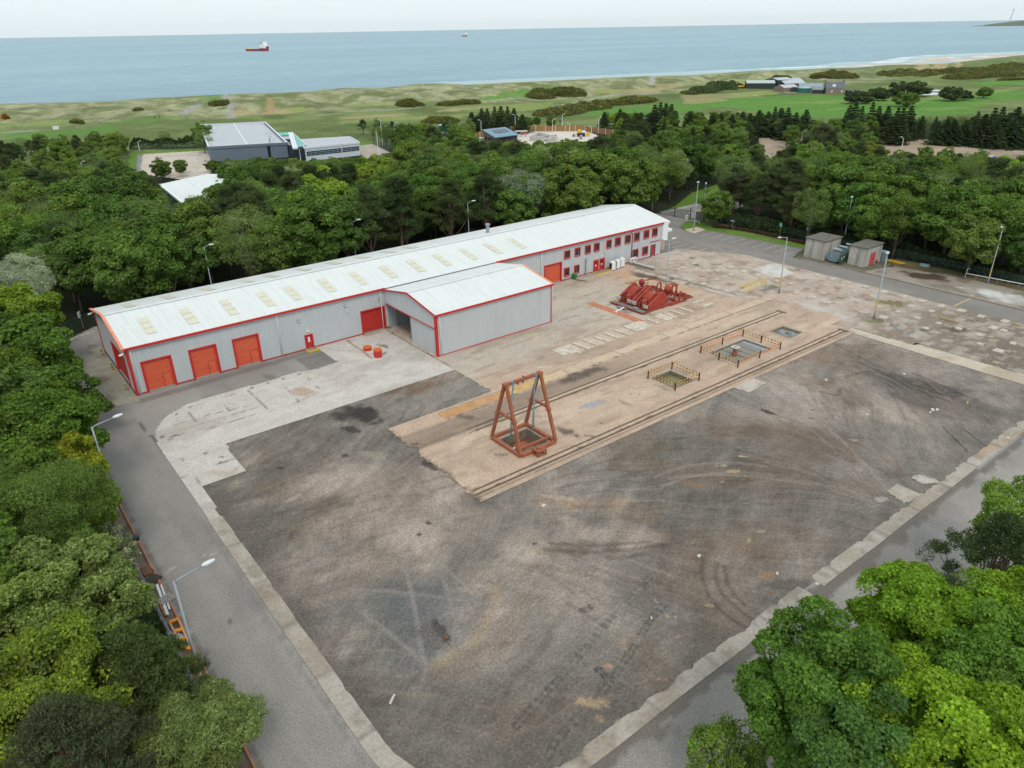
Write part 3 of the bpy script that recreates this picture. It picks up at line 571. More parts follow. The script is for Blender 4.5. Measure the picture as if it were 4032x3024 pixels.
def asph_col(X, Y):
    n = len(X); C = np.tile(np.array(ASPH), (n, 1)); C = lerp(C, srgb(156,151,145), ss(fbm(X/5, Y/9, 111, 5), .48, .68)*.6); C = lerp(C, srgb(120,116,112), ss(fbm(X/3, Y/8, 112, 5), .52, .7)*.5)
    C = lerp(C, srgb(158,152,145), (1-ss(Y, 0, 18))*.5)
    C = lineseg(C, X, Y, (8.7,5), (8.7,74), .5, srgb(146,142,137), .35, 1.0); C = lineseg(C, X, Y, (11.2,24), (11.2,62), .25, srgb(116,112,108), .5, .8)
    C = lineseg(C, X, Y, (5.9,20), (5.9,86), .3, srgb(100,94,86), .7, .8)
    damp = (1-ss(np.abs(Y-21.2)+(fbm(X/2.0, Y/1.0, 113, 5)-.5)*2.2, .55, .8))*(X > 14)*.85; C = lerp(C, srgb(104,97,90), damp); C = lerp(C, srgb(160,155,148), (1-ss(Y, 17, 20.4))*.4)
    for p, q, asp, col, am in (((1070,400),(1140,350),.3,srgb(176,172,168),.8),((1310,285),(1420,265),.2,srgb(172,164,156),.8),((960,210),(1010,180),.3,srgb(160,156,150),.6),((1480,700),(1505,720),.8,srgb(90,86,84),.8)): blob_px(C, X, Y, lambda a, b: zz(6, a, b), p, q, asp, col, am, soft=.6, wob=.7)
    for p, q, asp, col, am in (((1000,890),(1060,880),.3,srgb(160,156,150),.9),((590,740),(740,700),.5,srgb(96,88,80),.7),((620,780),(720,790),.3,srgb(160,150,132),.7),((1700,760),(1780,800),.5,srgb(98,96,94),.6)): blob_px(C, X, Y, zz3b, p, q, asp, col, am, soft=.5, wob=.8)
    a = zz(3,880,1060); b = zz(3,1000,1190); C = lineseg(C, X, Y, a, b, .18, srgb(70,66,62), .8, .4); C = lineseg(C, X, Y, b, (11.6,75.5), .1, srgb(80,74,70), .7, .2)
    C = lineseg(C, X, Y, (7.7,93.6), (12.9,92.9), .08, srgb(80,76,72), .6, .1)
    C = lineseg(C, X, Y, (13.2,93.0), (37,93.9), .9, srgb(102,99,97), .6, .1)
    C = lineseg(C, X, Y, zz(5,1900,1365), zz(5,2260,1060), .55, srgb(158,157,160), .9, .2)
    C = lerp(C, srgb(98,96,94), ((X > 33.2) & (X < 38) & (Y > 88) & (Y < 93))*.6)
    C = lineseg(C, X, Y, (7.9,119.7), (10.5,122.3), .08, srgb(220,218,212), .9, 0); C = lineseg(C, X, Y, (10.5,122.3), (13.9,123.5), .08, srgb(220,218,212), .9, 0)
    C = lineseg(C, X, Y, (6.4,112), (7.9,119.7), .08, srgb(220,218,212), .9, 0)
    return C
def q_out(x, y): return (x < 21.4) & (y < 31.2) & (np.hypot(x-21.4, y-31.2) > 9.2)
def asph_mask(x, y):
    a = (x > 5.75) & (x < 12.2) & (y > -12) & (y < 92.6) & ((x < 11.65) | (y < 62)|(y > 74)); bt = (x > 5.75) & (x < 150) & (y < 22.15) & (y > 8.2+.0*x)
    c = inpoly(x, y, [(5.75,90),(5.75,112),(8,121),(14,125.5),(60,126),(60,114),(13,114),(13,94.9),(37.4,94.9),(37.4,84),(13,84),(12,76),(5.75,76)])
    return a | bt | q_out(x, y)&(x > 5.75)&(y > 8) | c
grid_mesh('asphalt_road', frange(5.75, 60, .3), frange(-12, 126, .3), lambda X, Y: 0*X, M_ASPH, asph_col, mask=asph_mask)
grid_mesh('asphalt_road', frange(60, 131, .5), frange(8.2, 22.2, .4), lambda X, Y: 0*X, M_ASPH, asph_col)
AP = [(7.9,93.6),(12.9,93.1),(13.0,113.5),(12.6,117.2),(11.6,117.8),(8.4,103.2)]
grid_mesh('gable_apron', frange(7, 13.2, .3), frange(92.8, 118.4, .3), lambda X, Y: .012+0*X, M_CONC, lambda X, Y: lerp(lerp(np.tile(np.array(srgb(150,146,134)), (len(X), 1)), srgb(112,104,92), ss(fbm(X/3, Y/3, 121), .5, .7)*.7), srgb(90,82,72), (1-ss(np.hypot(X-10, Y-103), .6, 2.2))*.7), mask=lambda x, y: inpoly(x, y, AP))
# yard kerb slabs, right strip
KERB = srgb(164,156,146)
def arcpts(r, n=22): return [(21.4+r*math.cos(math.radians(180+90*i/n)), 31.2+r*math.sin(math.radians(180+90*i/n))) for i in range(n+1)]
kout = [(11.6,62.2)]+arcpts(9.8)+[(x, 21.4+.05*math.sin(x)) for x in np.arange(24, 129, 4.0)]
kin = [(12.9,62.2)]+arcpts(8.5)+[(x, 22.7+.03*math.sin(x*2)) for x in np.arange(24, 129, 4.0)]
def resample(pl, st):
    out = [pl[0]]; acc = 0
    for a, b in zip(pl[:-1], pl[1:]):
        L = math.hypot(b[0]-a[0], b[1]-a[1]); n = max(1, int(round(L/st)))
        for k in range(1, n+1): out.append((a[0]+(b[0]-a[0])*k/n, a[1]+(b[1]-a[1])*k/n))
    return out
def strip_mesh():
    # cross section of five points swept along the kerb line, inner edge chipped
    mid = resample([((a[0]+b[0])/2, (a[1]+b[1])/2) for a, b in zip(kout, kin)], .3); n = len(mid); vs = []; cols = []
    gone = [(23.0,26.4),(46.2,47.6),(44.2,45.2)]
    for i, p in enumerate(mid):
        a = mid[max(i-1, 0)]; b = mid[min(i+1, n-1)]; dx, dy = b[0]-a[0], b[1]-a[1]; L = math.hypot(dx, dy); nx_, ny_ = -dy/L, dx/L
        chip = .42*max(0, float(fbm(p[0]/1.1, p[1]/1.1, 131, 3))-.5)*(3 if (p[1] < 24 and p[0] < 56) or p[0] > 60 else .8)
        if p[1] < 24 and 46.2 < p[0] < 47.9: chip = 1.3
        for k in range(6):
            t = -.65+1.3*k/5; w = min(t, .65-chip) if t > 0 or chip > .6 else t
            vs.append((p[0]+nx_*w, p[1]+ny_*w, .055 if chip < 1 else -.08))
        
    me = MB(); me.v = vs; me.f = [(i*6+k, (i+1)*6+k, (i+1)*6+k+1, i*6+k+1) for i in range(n-1) for k in range(5)]
    for k in (0, 5):
        b0 = len(me.v); me.v += [(vs[i*6+k][0], vs[i*6+k][1], -.12) for i in range(n)]
        me.f += [(i*6+k, b0+i, b0+i+1, (i+1)*6+k) for i in range(n-1)]
    ob = me.build('kerb_slabs', M_CONC); m2 = ob.data; co = np.array(me.v); X, Y = co[:, 0], co[:, 1]
    C = np.tile(np.array(KERB), (len(X), 1)); C = lerp(C, srgb(146,134,118), ss(fbm(X/3, Y/3, 132, 4), .48, .66)*.6); C = lerp(C, srgb(128,118,106), ss(fbm(X/1.2, Y/1.2, 230, 4), .52, .68)*.6); C = lerp(C, srgb(160,128,92), ss(fbm(X/2, Y/2, 133), .5, .65)*ss(X, 70, 80)*.5)
    acc = np.arange(len(X))
    for yj in np.arange(26, 62, 6.2): C = lerp(C, srgb(100,94,88), (np.abs(Y-yj) < .16)*(X < 13.5)*.4)
    for xj in (22,28.3,34.6,40.9,50.3,58,64,70,76,82,88): C = lerp(C, srgb(100,94,88), (np.abs(X-xj) < .16)*(Y < 23.5)*.4)
    set_col(m2, C); tag(ob, kind='structure')
strip_mesh()
def simple_sheet(name, poly, z, m, colf, st=.4):
    xs = [p[0] for p in poly]; ys = [p[1] for p in poly]
    return grid_mesh(name, frange(min(xs), max(xs), st), frange(min(ys), max(ys), st), (lambda X, Y: z+0*X) if not callable(z) else z, m, colf, mask=lambda x, y: inpoly(x, y, poly))
flat = lambda c, c2, s=131, sc=4.0, am=.6: (lambda X, Y: lerp(np.tile(np.array(c), (len(X), 1)), c2, ss(fbm(X/sc, Y/sc, s, 5), .45, .66)*am))
STR = [(100.5,50.3),(104.5,52.4)]+[cA(*p) for p in ((1260,765),(1450,775),(2212,1040),(2400,1110),(2400,1190),(2212,1110))]+[(100.5,24.5)]
simple_sheet('concrete_strip', [(100.5,49.6),(102.4,49.9),(102.5,41.0),(103.5,40.5),(103.8,20),(100.4,20)], .028, M_CONC, flat(srgb(186,174,158), srgb(158,142,124), 134, 3, .6), .25)
simple_sheet('broken_slab', [zz(5,*p) for p in ((450,790),(545,825),(430,885),(310,850),(400,795))], .03, M_CONC, flat(srgb(182,172,162), srgb(156,144,134), 135, 1.5, .7), .2)
simple_sheet('broken_slab', [zz(5,*p) for p in ((1385,1480),(1500,1530),(1560,1545),(1440,1605),(1325,1530))], .03, M_CONC, flat(srgb(172,164,152), srgb(150,140,126), 136, 1.5, .7), .2)
simple_sheet('broken_slab', [zz(5,*p) for p in ((1500,1425),(1540,1420),(1640,1440),(1660,1470),(1560,1480),(1480,1440))], .03, M_CONC, flat(srgb(176,168,158), srgb(130,120,110), 137, .8, .9), .2)
# rubble ground on the right
def rub_col(X, Y):
    n = len(X); C = np.tile(np.array(srgb(184,165,151)), (n, 1)); C = lerp(C, srgb(200,186,174), ss(fbm(X/4, Y/4, 141, 5), .46, .64)*.7); C = lerp(C, srgb(138,120,104), ss(fbm(X/2.5, Y/2.5, 142, 5), .52, .7)*.6)
    C = lerp(C, srgb(132,120,106), (1-ss(Y+(fbm(X/6, Y/6, 143)-.5)*8, 44, 54))*.85); C = lerp(C, srgb(104,96,90), (1-ss(Y+(fbm(X/4, Y/4, 144)-.5)*14, 30, 44))*.5)
    B = lambda f, p, q, asp, col, am, **kw: blob_px(C, X, Y, f, p, q, asp, col, am, **kw)
    GR = srgb(112,108,66); DKS = srgb(96,76,62)
    for f, p, q, asp, col, am in ((cA,(890,390),(1330,440),.5,GR,.85),(cA,(860,560),(990,580),.5,srgb(128,136,60),.9),(cA,(960,500),(1160,480),.5,DKS,.75),(cA,(1500,640),(1780,640),.5,DKS,.8),(cA,(1780,560),(2050,620),.4,srgb(104,84,68),.7),(cA,(190,370),(780,560),.14,srgb(196,190,184),.9),(cA,(450,450),(800,560),.12,srgb(205,200,196),.6),(cA,(1000,590),(1550,760),.2,srgb(124,124,120),.7),(cA,(1500,760),(1730,800),.3,srgb(138,138,136),.7),(cA,(1300,670),(1450,690),.4,srgb(96,92,70),.8),
        (c6,(20,1080),(330,1160),.45,srgb(122,112,98),.9),(c6,(60,1060),(250,1110),.4,srgb(128,126,124),.9),(c6,(220,1150),(350,1130),.5,srgb(140,120,66),.6),(c6,(1230,1420),(1620,1340),.35,srgb(126,120,112),.9),(c6,(560,1330),(600,1330),.6,srgb(96,128,50),.9),(c6,(380,1270),(400,1270),.8,srgb(96,128,50),.8),(cA,(150,350),(240,360),.4,srgb(120,90,80),.8),(cA,(20,350),(120,370),.3,srgb(110,90,78),.8),(cA,(1040,330),(1100,350),.5,GR,.6)):
        B(f, p, q, asp, col, am, soft=.7, wob=.9, sd=int(p[0]))
    for cs_, a_, th_, s_ in ((1.7, .5, .80, 301), (.8, .35, .82, 302), (3.1, .4, .84, 303)):
        bx_ = X+.35*(fbm(X*1.5, Y*1.5, s_, 2)-.5); by_ = Y+.35*(fbm(X*1.5, Y*1.5, s_+1, 2)-.5); h_ = TAB[(np.floor(bx_/cs_).astype(int)*7+s_) & 255, (np.floor(by_/cs_*1.3).astype(int)*13) & 255]; C = lerp(C, srgb(192,182,170), (h_ > th_)*a_); C = lerp(C, srgb(140,126,112), (h_ < .1)*a_*.6)
    sp = vn(X*2.7, Y*2.7, 145); C = lerp(C, srgb(196,186,174), (sp > .93)*.4)
    for a, b, w in (((430,1305),(1150,1500),.35),((0,1115),(860,1385),.3)): C = lineseg(C, X, Y, c6(*a), c6(*b), w, srgb(150,142,130), .8, .2)
    C = lineseg(C, X, Y, c6(0,1150), c6(1150,1450), .35, srgb(108,100,90), .6, .3)
    return C
RUB = [(100.8,50.4),(100.8,56),(104,60),(103.4,94.9),(110.3,95.0),(116.2,95.3),(122.2,84.0),(122.9,79.5),(122.8,60),(122.9,22.2),(103.8,22.2),(103.8,40.6),(102.5,41.1),(102.4,50.2)]
simple_sheet('rubble_ground', [(100.0,49.9),(100.0,60),(98.0,94.9),(110.5,94.9),(116.2,95.6),(122.9,84.0),(122.9,15),(103.7,15),(103.7,41.2),(102.5,41.2),(102.4,49.9)], lambda X, Y: .012+.03*(fbm(X/.8, Y/.8, 146)-.3), M_SOIL, rub_col, .3)
# car park, road, forecourt
def park_col(X, Y):
    C = asph_col(X, Y+300.); C = lerp(C, srgb(118,114,110), .5)
    return C
PARK = [(110.4,95.1),(116.1,95.4),(122.8,84.2),(122.9,15),(129.4,15),(129.4,63),(128.4,76.8),(134.8,78.4),(133.2,99.8),(129.2,103.5),(130.5,107),(135.5,109.5),(137.3,110),(137.2,119.6),(128,122),(112,126),(60,126),(60,113.6),(110.4,113.6)]
simple_sheet('asphalt_car_park', PARK, .006, M_ASPH, park_col, .45)
simple_sheet('pale_slab', [c6(*p) for p in ((1290,1165),(1490,1100),(1560,1110),(1730,1205),(1580,1258),(1400,1210))], .03, M_CONC, flat(srgb(196,192,186), srgb(170,164,158), 138, 1.2, .6), .25)
simple_sheet('forecourt', [(129.4,63.2),(131.5,63.4),(140.6,60),(140.6,24),(129.4,24)], .01, M_CONC, lambda X, Y: blob(blob(blob(flat(srgb(150,140,130), srgb(120,110,98), 139, 3, .8)(X, Y), X, Y, cA(1350,185), 4.6, 2.2, srgb(72,58,48), .95, rot=1.9, soft=.5, wob=1.0), X, Y, cA(1980,350), 5.5, 2.6, srgb(206,206,204), .9, rot=1.75, soft=.6, wob=.8), X, Y, cA(2350,420), 6, 3, srgb(170,168,164), .8, rot=1.75, soft=.6, wob=.8), .3)
simple_sheet('forecourt', [(137,63.5),(143,63.5),(143,24),(139.2,24),(139.6,50),(138.0,56)], .02, M_SOIL, flat(srgb(120,110,78), srgb(96,84,60), 151, 2, .8), .4)
simple_sheet('hut_ground', [(128.6,76.6),(129.5,63.2),(139,61.5),(141,66),(141,79),(134.9,78.3)], .014, M_SOIL, flat(srgb(118,112,100), srgb(92,96,62), 152, 1.4, .8), .4)
M_GRASS = painted('mown_grass', fine=.3, fsc=6, f2=.2, f2sc=.8, bmp=.9, bdist=.05)
GRS = flat(srgb(88,122,42), srgb(104,128,52), 153, 2.5, .8)
simple_sheet('grass_verge', [(134.9,78.3),(133.3,99.9),(129.4,103.4),(130.6,106.7),(135.5,109.2),(137.5,108.8),(140.0,104),(140.0,78.5)], .05, M_GRASS, lambda X, Y: lerp(GRS(X, Y), srgb(104,88,66), ss(X+(fbm(X, Y, 3)-.5)*2, 137.2, 138.4)), .3)
lam = MB()
for i in range(9):
    y = 98.8-i*2.5; lam.box(128.1+i*.07, y-.05, .0116, 132.2+i*.3, y+.05, .0136)
for i in range(7):
    y = 99.0-i*2.4; x0 = 116.0+max(0, (95.4-y))*.0; lam.box(max(116.2, 110.9+.0*i), y-.05, .0116, 120.9, y+.05, .0136)
structure('parking_lines', lam, plain('road_paint', srgb(205,203,196), .8, col2=srgb(140,136,130), sc=2.0, amt=.8))
lam = MB(); a = cA(1760,375); b = cA(1620,440); lam.beam((a[0], a[1], .0136), (b[0], b[1], .0136), .22, .004); structure('yellow_line', lam, plain('yellow_paint', srgb(206,178,110), .8, col2=srgb(140,132,110), sc=2.0, amt=.6))
pad = MB(); pp = [c6(*p) for p in ((540,735),(675,705),(770,735),(640,775))]; pad.prism(pp, 0.0, .09); structure('post_plinth', pad, plain('plinth_concrete', srgb(190,172,156), .9, fine=.1))
kb = MB()
def kerb_line(pts, w=.14, h=.11): 
    pts = resample(pts, 2.0)
    for a, b in zip(pts[:-1], pts[1:]): kb.beam((a[0], a[1], h/2-.02), (b[0], b[1], h/2-.02), w, h+.04)
kerb_line([(134.9,78.3),(133.25,99.9),(131.4,101.6),(129.3,103.4),(129.2,105.2),(130.4,106.8),(135.5,109.4)]); kerb_line([(128.45,76.9),(128.6,75.8),(129.5,63.2)]); kerb_line([(129.5,63.2),(129.5,24)], .12, .05)
structure('kerb', kb, plain('kerb_stone', srgb(150,140,126), .9, col2=srgb(110,102,90), sc=1.5, amt=.7))
# lot beyond the wood on the right, access road
simple_sheet('gravel_lot', [zz(2,*p) for p in ((490,895),(760,895),(1220,898),(1930,900),(2000,960),(2090,980),(2212,975),(2260,1120),(2000,1150),(1400,1060),(520,1060))], .05, M_SOIL, lambda X, Y: blob(flat(srgb(160,142,124), srgb(176,158,138), 155, 6, .6)(X, Y), X, Y, zz(2,1900,940), 12, 5, srgb(120,106,94), .7, rot=.9, soft=.6, wob=.9), 1.2)
simple_sheet('gravel_track', [zz(2,*p) for p in ((1925,900),(1930,850),(1950,820),(2010,820),(2000,860),(2020,930),(2090,980),(1990,990))], .07, M_SOIL, flat(srgb(150,138,126), srgb(120,108,98), 156, 4, .6), 1.0)
simple_sheet('access_road', [c6(*p) for p in ((230,590),(250,560),(480,500),(820,418),(1130,425),(1180,480),(880,552),(600,625),(560,640))], .02, M_ASPH, lambda X, Y: asph_col(X, Y+300.), .5)
simple_sheet('footpath', [c6(*p) for p in ((265,545),(820,410),(980,400),(980,418),(820,436),(300,560))], .06, M_ASPH, flat(srgb(160,160,158), srgb(150,150,146), 157), .5)
simple_sheet('grass_bank', [c6(*p) for p in ((300,535),(430,480),(620,330),(900,240),(960,395),(820,412))], .05, M_GRASS, GRS, .6)
simple_sheet('grass_bank', [c6(*p) for p in ((600,622),(900,550),(1120,560),(1050,640),(880,660),(690,640))], .05, M_GRASS, GRS, .6)
# lots round the grey building
simple_sheet('concrete_lot', [c5(*p) for p in ((1555,795),(2212,757),(2300,755),(2300,1000),(2050,1080),(1520,1010))], .05, M_CONC, flat(srgb(190,178,166), srgb(176,162,150), 158, 8, .6), .8)
simple_sheet('gravel_strip', [c5(*p) for p in ((1495,808),(1555,795),(1520,1010),(1478,950))], .04, M_CONC, flat(srgb(128,132,130), srgb(120,120,118), 159, 3, .6), .8)
simple_sheet('grass_lawn', [c5(*p) for p in ((1405,780),(2290,728),(2290,762),(1555,797),(1494,808),(1475,960),(1370,930))], .045, M_GRASS, GRS, .8)
simple_sheet('paved_lot', [c2(*p) for p in ((1810,535),(1960,520),(2212,640),(2212,700),(1880,680),(1800,600))], .05, M_CONC, flat(srgb(172,160,150), srgb(156,146,136), 160, 4, .6), .8)
simple_sheet('grass_lawn', [c2(*p) for p in ((1800,500),(1940,490),(1985,522),(1812,535))], .045, M_GRASS, GRS, .8)
simple_sheet('concrete_yard', [c3(*p) for p in ((560,400),(760,375),(1000,312),(1215,302),(1560,300),(1640,300),(1750,335),(1760,420),(1500,440),(900,430),(560,420))], .05, M_CONC, flat(srgb(204,196,188), srgb(186,178,168), 161, 6, .6), .8)
M_POND = plain('pond_water', srgb(150,160,165), .08, spec=.6)
po = MB(); po.face([P4(zz(2,*p), .1) for p in ((1480,588),(1560,572),(1640,580),(1720,596),(1640,616),(1500,618))]); structure('pond', po, M_POND)
po = MB(); po.face([P4(zz(2,*p), .1) for p in ((1270,592),(1310,588),(1330,604),(1280,608))]); structure('pond', po, M_POND)
# left verge and brick kerb
simple_sheet('dirt_verge', [(3.2,-8),(5.66,-8),(5.66,90),(3.2,90)], .01, M_SOIL, flat(srgb(140,120,104), srgb(104,92,78), 162, 1.2, .8), .3)
kb = MB(); y = -8.0; i = 0
while y < 88: kb.box(5.62, y, -.05, 5.78, y+.88, .13); y += .9
structure('brick_kerb', kb, plain('brick_kerb', srgb(176,108,82), .9, col2=srgb(140,128,108), sc=.6, amt=.8, fine=.15))
# ---------------------------------------------------------------- cladding helpers
def ribs(s0, s1, pitch, d):
    out = [(s0, 0)]; s = math.ceil(s0/pitch)*pitch
    while s+.11 < s1:
        if s > s0+.01: out += [(s, 0), (s+.035, d), (s+.075, d), (s+.11, 0)]
        s += pitch
    return out+[(s1, 0)]
def rib_wall(mb, org, dr, nrm, s0, s1, zb, zt, pitch=.333, d=.035):
    zb_ = zb if callable(zb) else (lambda s: zb); zt_ = zt if callable(zt) else (lambda s: zt)
    pr = ribs(s0, s1, pitch, d); vs = []
    for s, e in pr:
        x, y = org[0]+dr[0]*s+nrm[0]*e, org[1]+dr[1]*s+nrm[1]*e; vs += [(x, y, zb_(s)), (x, y, zt_(s))]
    mb.add(vs, [(2*i, 2*i+2, 2*i+3, 2*i+1) for i in range(len(pr)-1)])
def rib_roof(mb, x0, x1, e, r, pitch=.333, d=.04):
    pr = ribs(x0, x1, pitch, d); vs = []
    for s, h in pr: vs += [(s, e[0], e[1]+h), (s, r[0], r[1]+h)]
    mb.add(vs, [(2*i, 2*i+2, 2*i+3, 2*i+1) for i in range(len(pr)-1)])
M_CLAD = plain('grey_cladding', srgb(187,192,196), .5, col2=srgb(172,177,177), sc=1.0, amt=.4, streak=(1.0,1.0,.15), fine=.03)
M_ROOF = plain('white_roof_sheet', srgb(214,218,217), .45, col2=srgb(192,198,196), sc=.9, amt=.5, streak=(2.2,.12,.3), fine=.03)
M_ROOFB = plain('white_end_trim', srgb(228,232,234), .45, fine=.03)
M_RED = plain('red_trim', srgb(196,40,40), .5, col2=srgb(168,44,40), sc=2, amt=.5)
M_DOOR = plain('orange_red_door', srgb(214,98,68), .55, col2=srgb(200,80,58), sc=1.2, amt=.7, streak=(.4,.4,3.0))
M_RUSTK = plain('door_gap_dark', srgb(96,40,34), .8)
M_DOOR2 = plain('red_door', srgb(190,50,46), .55, col2=srgb(160,40,38), sc=1.2, amt=.5)
M_PEACH = plain('faded_orange_trim', srgb(228,146,112), .6, col2=srgb(206,104,78), sc=1.5, amt=.7)
M_SKYL = plain('rooflight_sheet', srgb(212,208,192), .4, col2=srgb(194,186,160), sc=2.0, amt=.7)
M_GLASS = plain('window_glass', (.02,.022,.025), .08, spec=.7)
M_GREY = plain('galvanised', srgb(150,158,164), .45, .3, col2=srgb(120,126,130), sc=2, amt=.5)
M_DARK = plain('dark_rubber', srgb(45,45,46), .7)
M_WHITE = plain('white_paint', srgb(226,228,228), .5, fine=.04)
M_YEL = plain('yellow_paint_trim', srgb(222,186,40), .6, col2=srgb(170,140,60), sc=3, amt=.6)
M_DGREY = plain('dark_grey_paint', srgb(70,78,84), .5)
# ---------------------------------------------------------------- the long warehouse
WX0, WX1, WY0, WYR, WY1, WE, WR = 13.05, 110.4, 94.9, 104.2, 113.5, 6.42, 8.2
wh = thing('warehouse', (60, 104, 0), 'long pale grey metal warehouse with white roof, red trim and red roller doors', 'warehouse')
rolls = [(14.4,17.8,4.15),(20.2,23.5,4.15),(25.85,29.2,4.15),(44.8,48.6,3.6),(80.4,84.2,3.55)]
doors = [(35.75,36.9,2.2),(92.2,93.4,2.25),(93.75,94.85,2.3),(107.6,108.8,2.4)]
mb = MB(); xcur = WX0; WB = .22
for a, b, h in sorted(rolls+doors):
    rib_wall(mb, (0, WY0), (1,0), (0,-1), xcur, a, WB, WE); rib_wall(mb, (0, WY0), (1,0), (0,-1), a, b, h, WE); xcur = b
rib_wall(mb, (0, WY0), (1,0), (0,-1), xcur, WX1, WB, WE)
ztw = lambda s: WE+(WR-WE)*(1-abs(s-WYR)/(WY1-WYR))
rib_wall(mb, (WX0, 0), (0,1), (-1,0), WY0, 97.6, WB, ztw); rib_wall(mb, (WX0, 0), (0,1), (-1,0), 97.6, 104.7, 4.3, ztw); rib_wall(mb, (WX0, 0), (0,1), (-1,0), 104.7, WY1, WB, ztw)
rib_wall(mb, (WX1, 0), (0,1), (1,0), WY0, WY1, WB, ztw); rib_wall(mb, (0, WY1), (1,0), (0,1), WX0, WX1, WB, WE)
mb.build('wall', M_CLAD, wh)
mb = MB(); rib_roof(mb, 12.75, 112.0, (94.65, WE+.02), (WYR, WR)); rib_roof(mb, 12.75, 112.0, (113.75, WE+.02), (WYR, WR)); rf = mb.build('roof', M_ROOF, wh)
mb = MB(); mb.beam((12.75, WYR, WR+.05), (112.0, WYR, WR+.05), .55, .06); mb.build('ridge_cap', M_ROOF, rf)
slz = lambda y: WE+.02+(WR-WE-.02)*(1-abs(y-WYR)/(WYR-94.65))
for px, py in ((315,700),(405,680),(490,660),(570,643),(636,635),(709,618),(781,605),(846,590),(905,577),(962,564),(1020,552),(1074,540),(1124,528)):
    x = o(px, py, 7.3)[0]; mb = MB()
    for k in range(3): mb.face([(x-.62, 96.9+k*1.5, slz(96.9+k*1.5)+.06), (x+.62, 96.9+k*1.5, slz(96.9+k*1.5)+.06), (x+.62, 98.3+k*1.5, slz(98.3+k*1.5)+.06), (x-.62, 98.3+k*1.5, slz(98.3+k*1.5)+.06)])
    for q in (-.4,0,.4): mb.beam((x+q, 96.9, slz(96.9)+.07), (x+q, 101.3, slz(101.3)+.07), .05, .03)
    mb.build('rooflight', M_SKYL, rf)
for px, py in ((281,664),(366,644),(453,628),(540,613),(597,603),(668,590),(738,578),(803,566),(865,556),(915,547)):
    x = o(px, py, 7.35)[0]; mb = MB(); mb.face([(x-.62, 106.6, slz(106.6)+.06), (x+.62, 106.6, slz(106.6)+.06), (x+.62, 111, slz(111)+.06), (x-.62, 111, slz(111)+.06)]); mb.build('rooflight', M_SKYL, rf)
for a, b in ((12.75,48.9),(69.7,110.6)): MB().beam((a, 94.58, WE-.02), (b, 94.58, WE-.02), .22, .26).build('gutter', M_RED, wh)
mb = MB()
for a, b in ((94.5, WYR), (WYR, 113.8)): 
    za, zb_ = (WE, WR) if a < 100 else (WR, WE); mb.beam((12.68, a, za+.05), (12.68, b, zb_+.05), .34, .16)
mb.build('verge_trim', M_PEACH, wh)
mb = MB()
for a, b in ((94.4, WYR), (WYR, 114.0)):
    za, zb_ = (WE, WR) if a < 100 else (WR, WE); mb.beam((112.05, a, za-.1), (112.05, b, zb_-.1), .3, .42)
mb.box(110.45, 94.55, 3.1, 111.9, 94.9, WE-.05); mb.box(110.45, 94.9, 5.9, 111.9, 113.6, 6.35); mb.build('end_fascia', M_ROOFB, wh)
MB().box(12.93, 94.72, 0, 13.22, 95.05, WE).build('corner_trim', M_RED, wh); MB().box(12.93, 113.4, 0, 13.15, 113.6, WE).build('corner_trim', M_RED, wh)
xc = WX0
for a, b, h in sorted(rolls+doors)+[(WX1+.12, 0, 0)]: MB().box(xc+.02, WY0-.05, .12, a-.12, WY0+.03, .24).build('base_trim', M_RED, wh); xc = b+.12
mb = MB(); mb.box(WX0, WY0+.01, -.05, WX1, WY1-.01, .21); mb.build('plinth', plain('plinth', srgb(150,146,138), .9), wh)
def roller(a, b, h, wicket, mdoor=M_DOOR):
    mb = MB(); n = int(h/.3)
    for k in range(n): mb.box(a+.1, WY0+.12, k*h/n+.02, b-.1, WY0+.2, (k+1)*h/n-.012)
    d = mb.build('roller_door', mdoor, wh)
    mb = MB(); mb.box(a-.14, WY0-.12, 0, a+.1, WY0+.25, h+.12); mb.box(b-.1, WY0-.12, 0, b+.14, WY0+.25, h+.12); mb.box(a+.1, WY0-.12, h-.06, b-.1, WY0+.25, h+.12); mb.build('frame', M_RED, d)
    if wicket: MB().box(b-1.29, WY0+.1, .1, b-.26, WY0+.119, 2.05).build('wicket_gap', M_RUSTK, d); mb = MB(); mb.box(b-1.25, WY0+.07, .12, b-.3, WY0+.098, 2.0); w = mb.build('wicket_door', M_DOOR, d); mb = MB(); mb.box(b-1.2, WY0+.05, 1.0, b-1.1, WY0+.078, 1.1); mb.build('handle', M_DARK, d)
    mb = MB(); mb.box(a+.1, WY0-.1, -.02, b-.1, WY0+.3, .05); mb.build('sill', M_GREY, d)
for i, (a, b, h) in enumerate(rolls): roller(a, b, h, i < 3, M_DOOR if i != 3 else M_DOOR2)
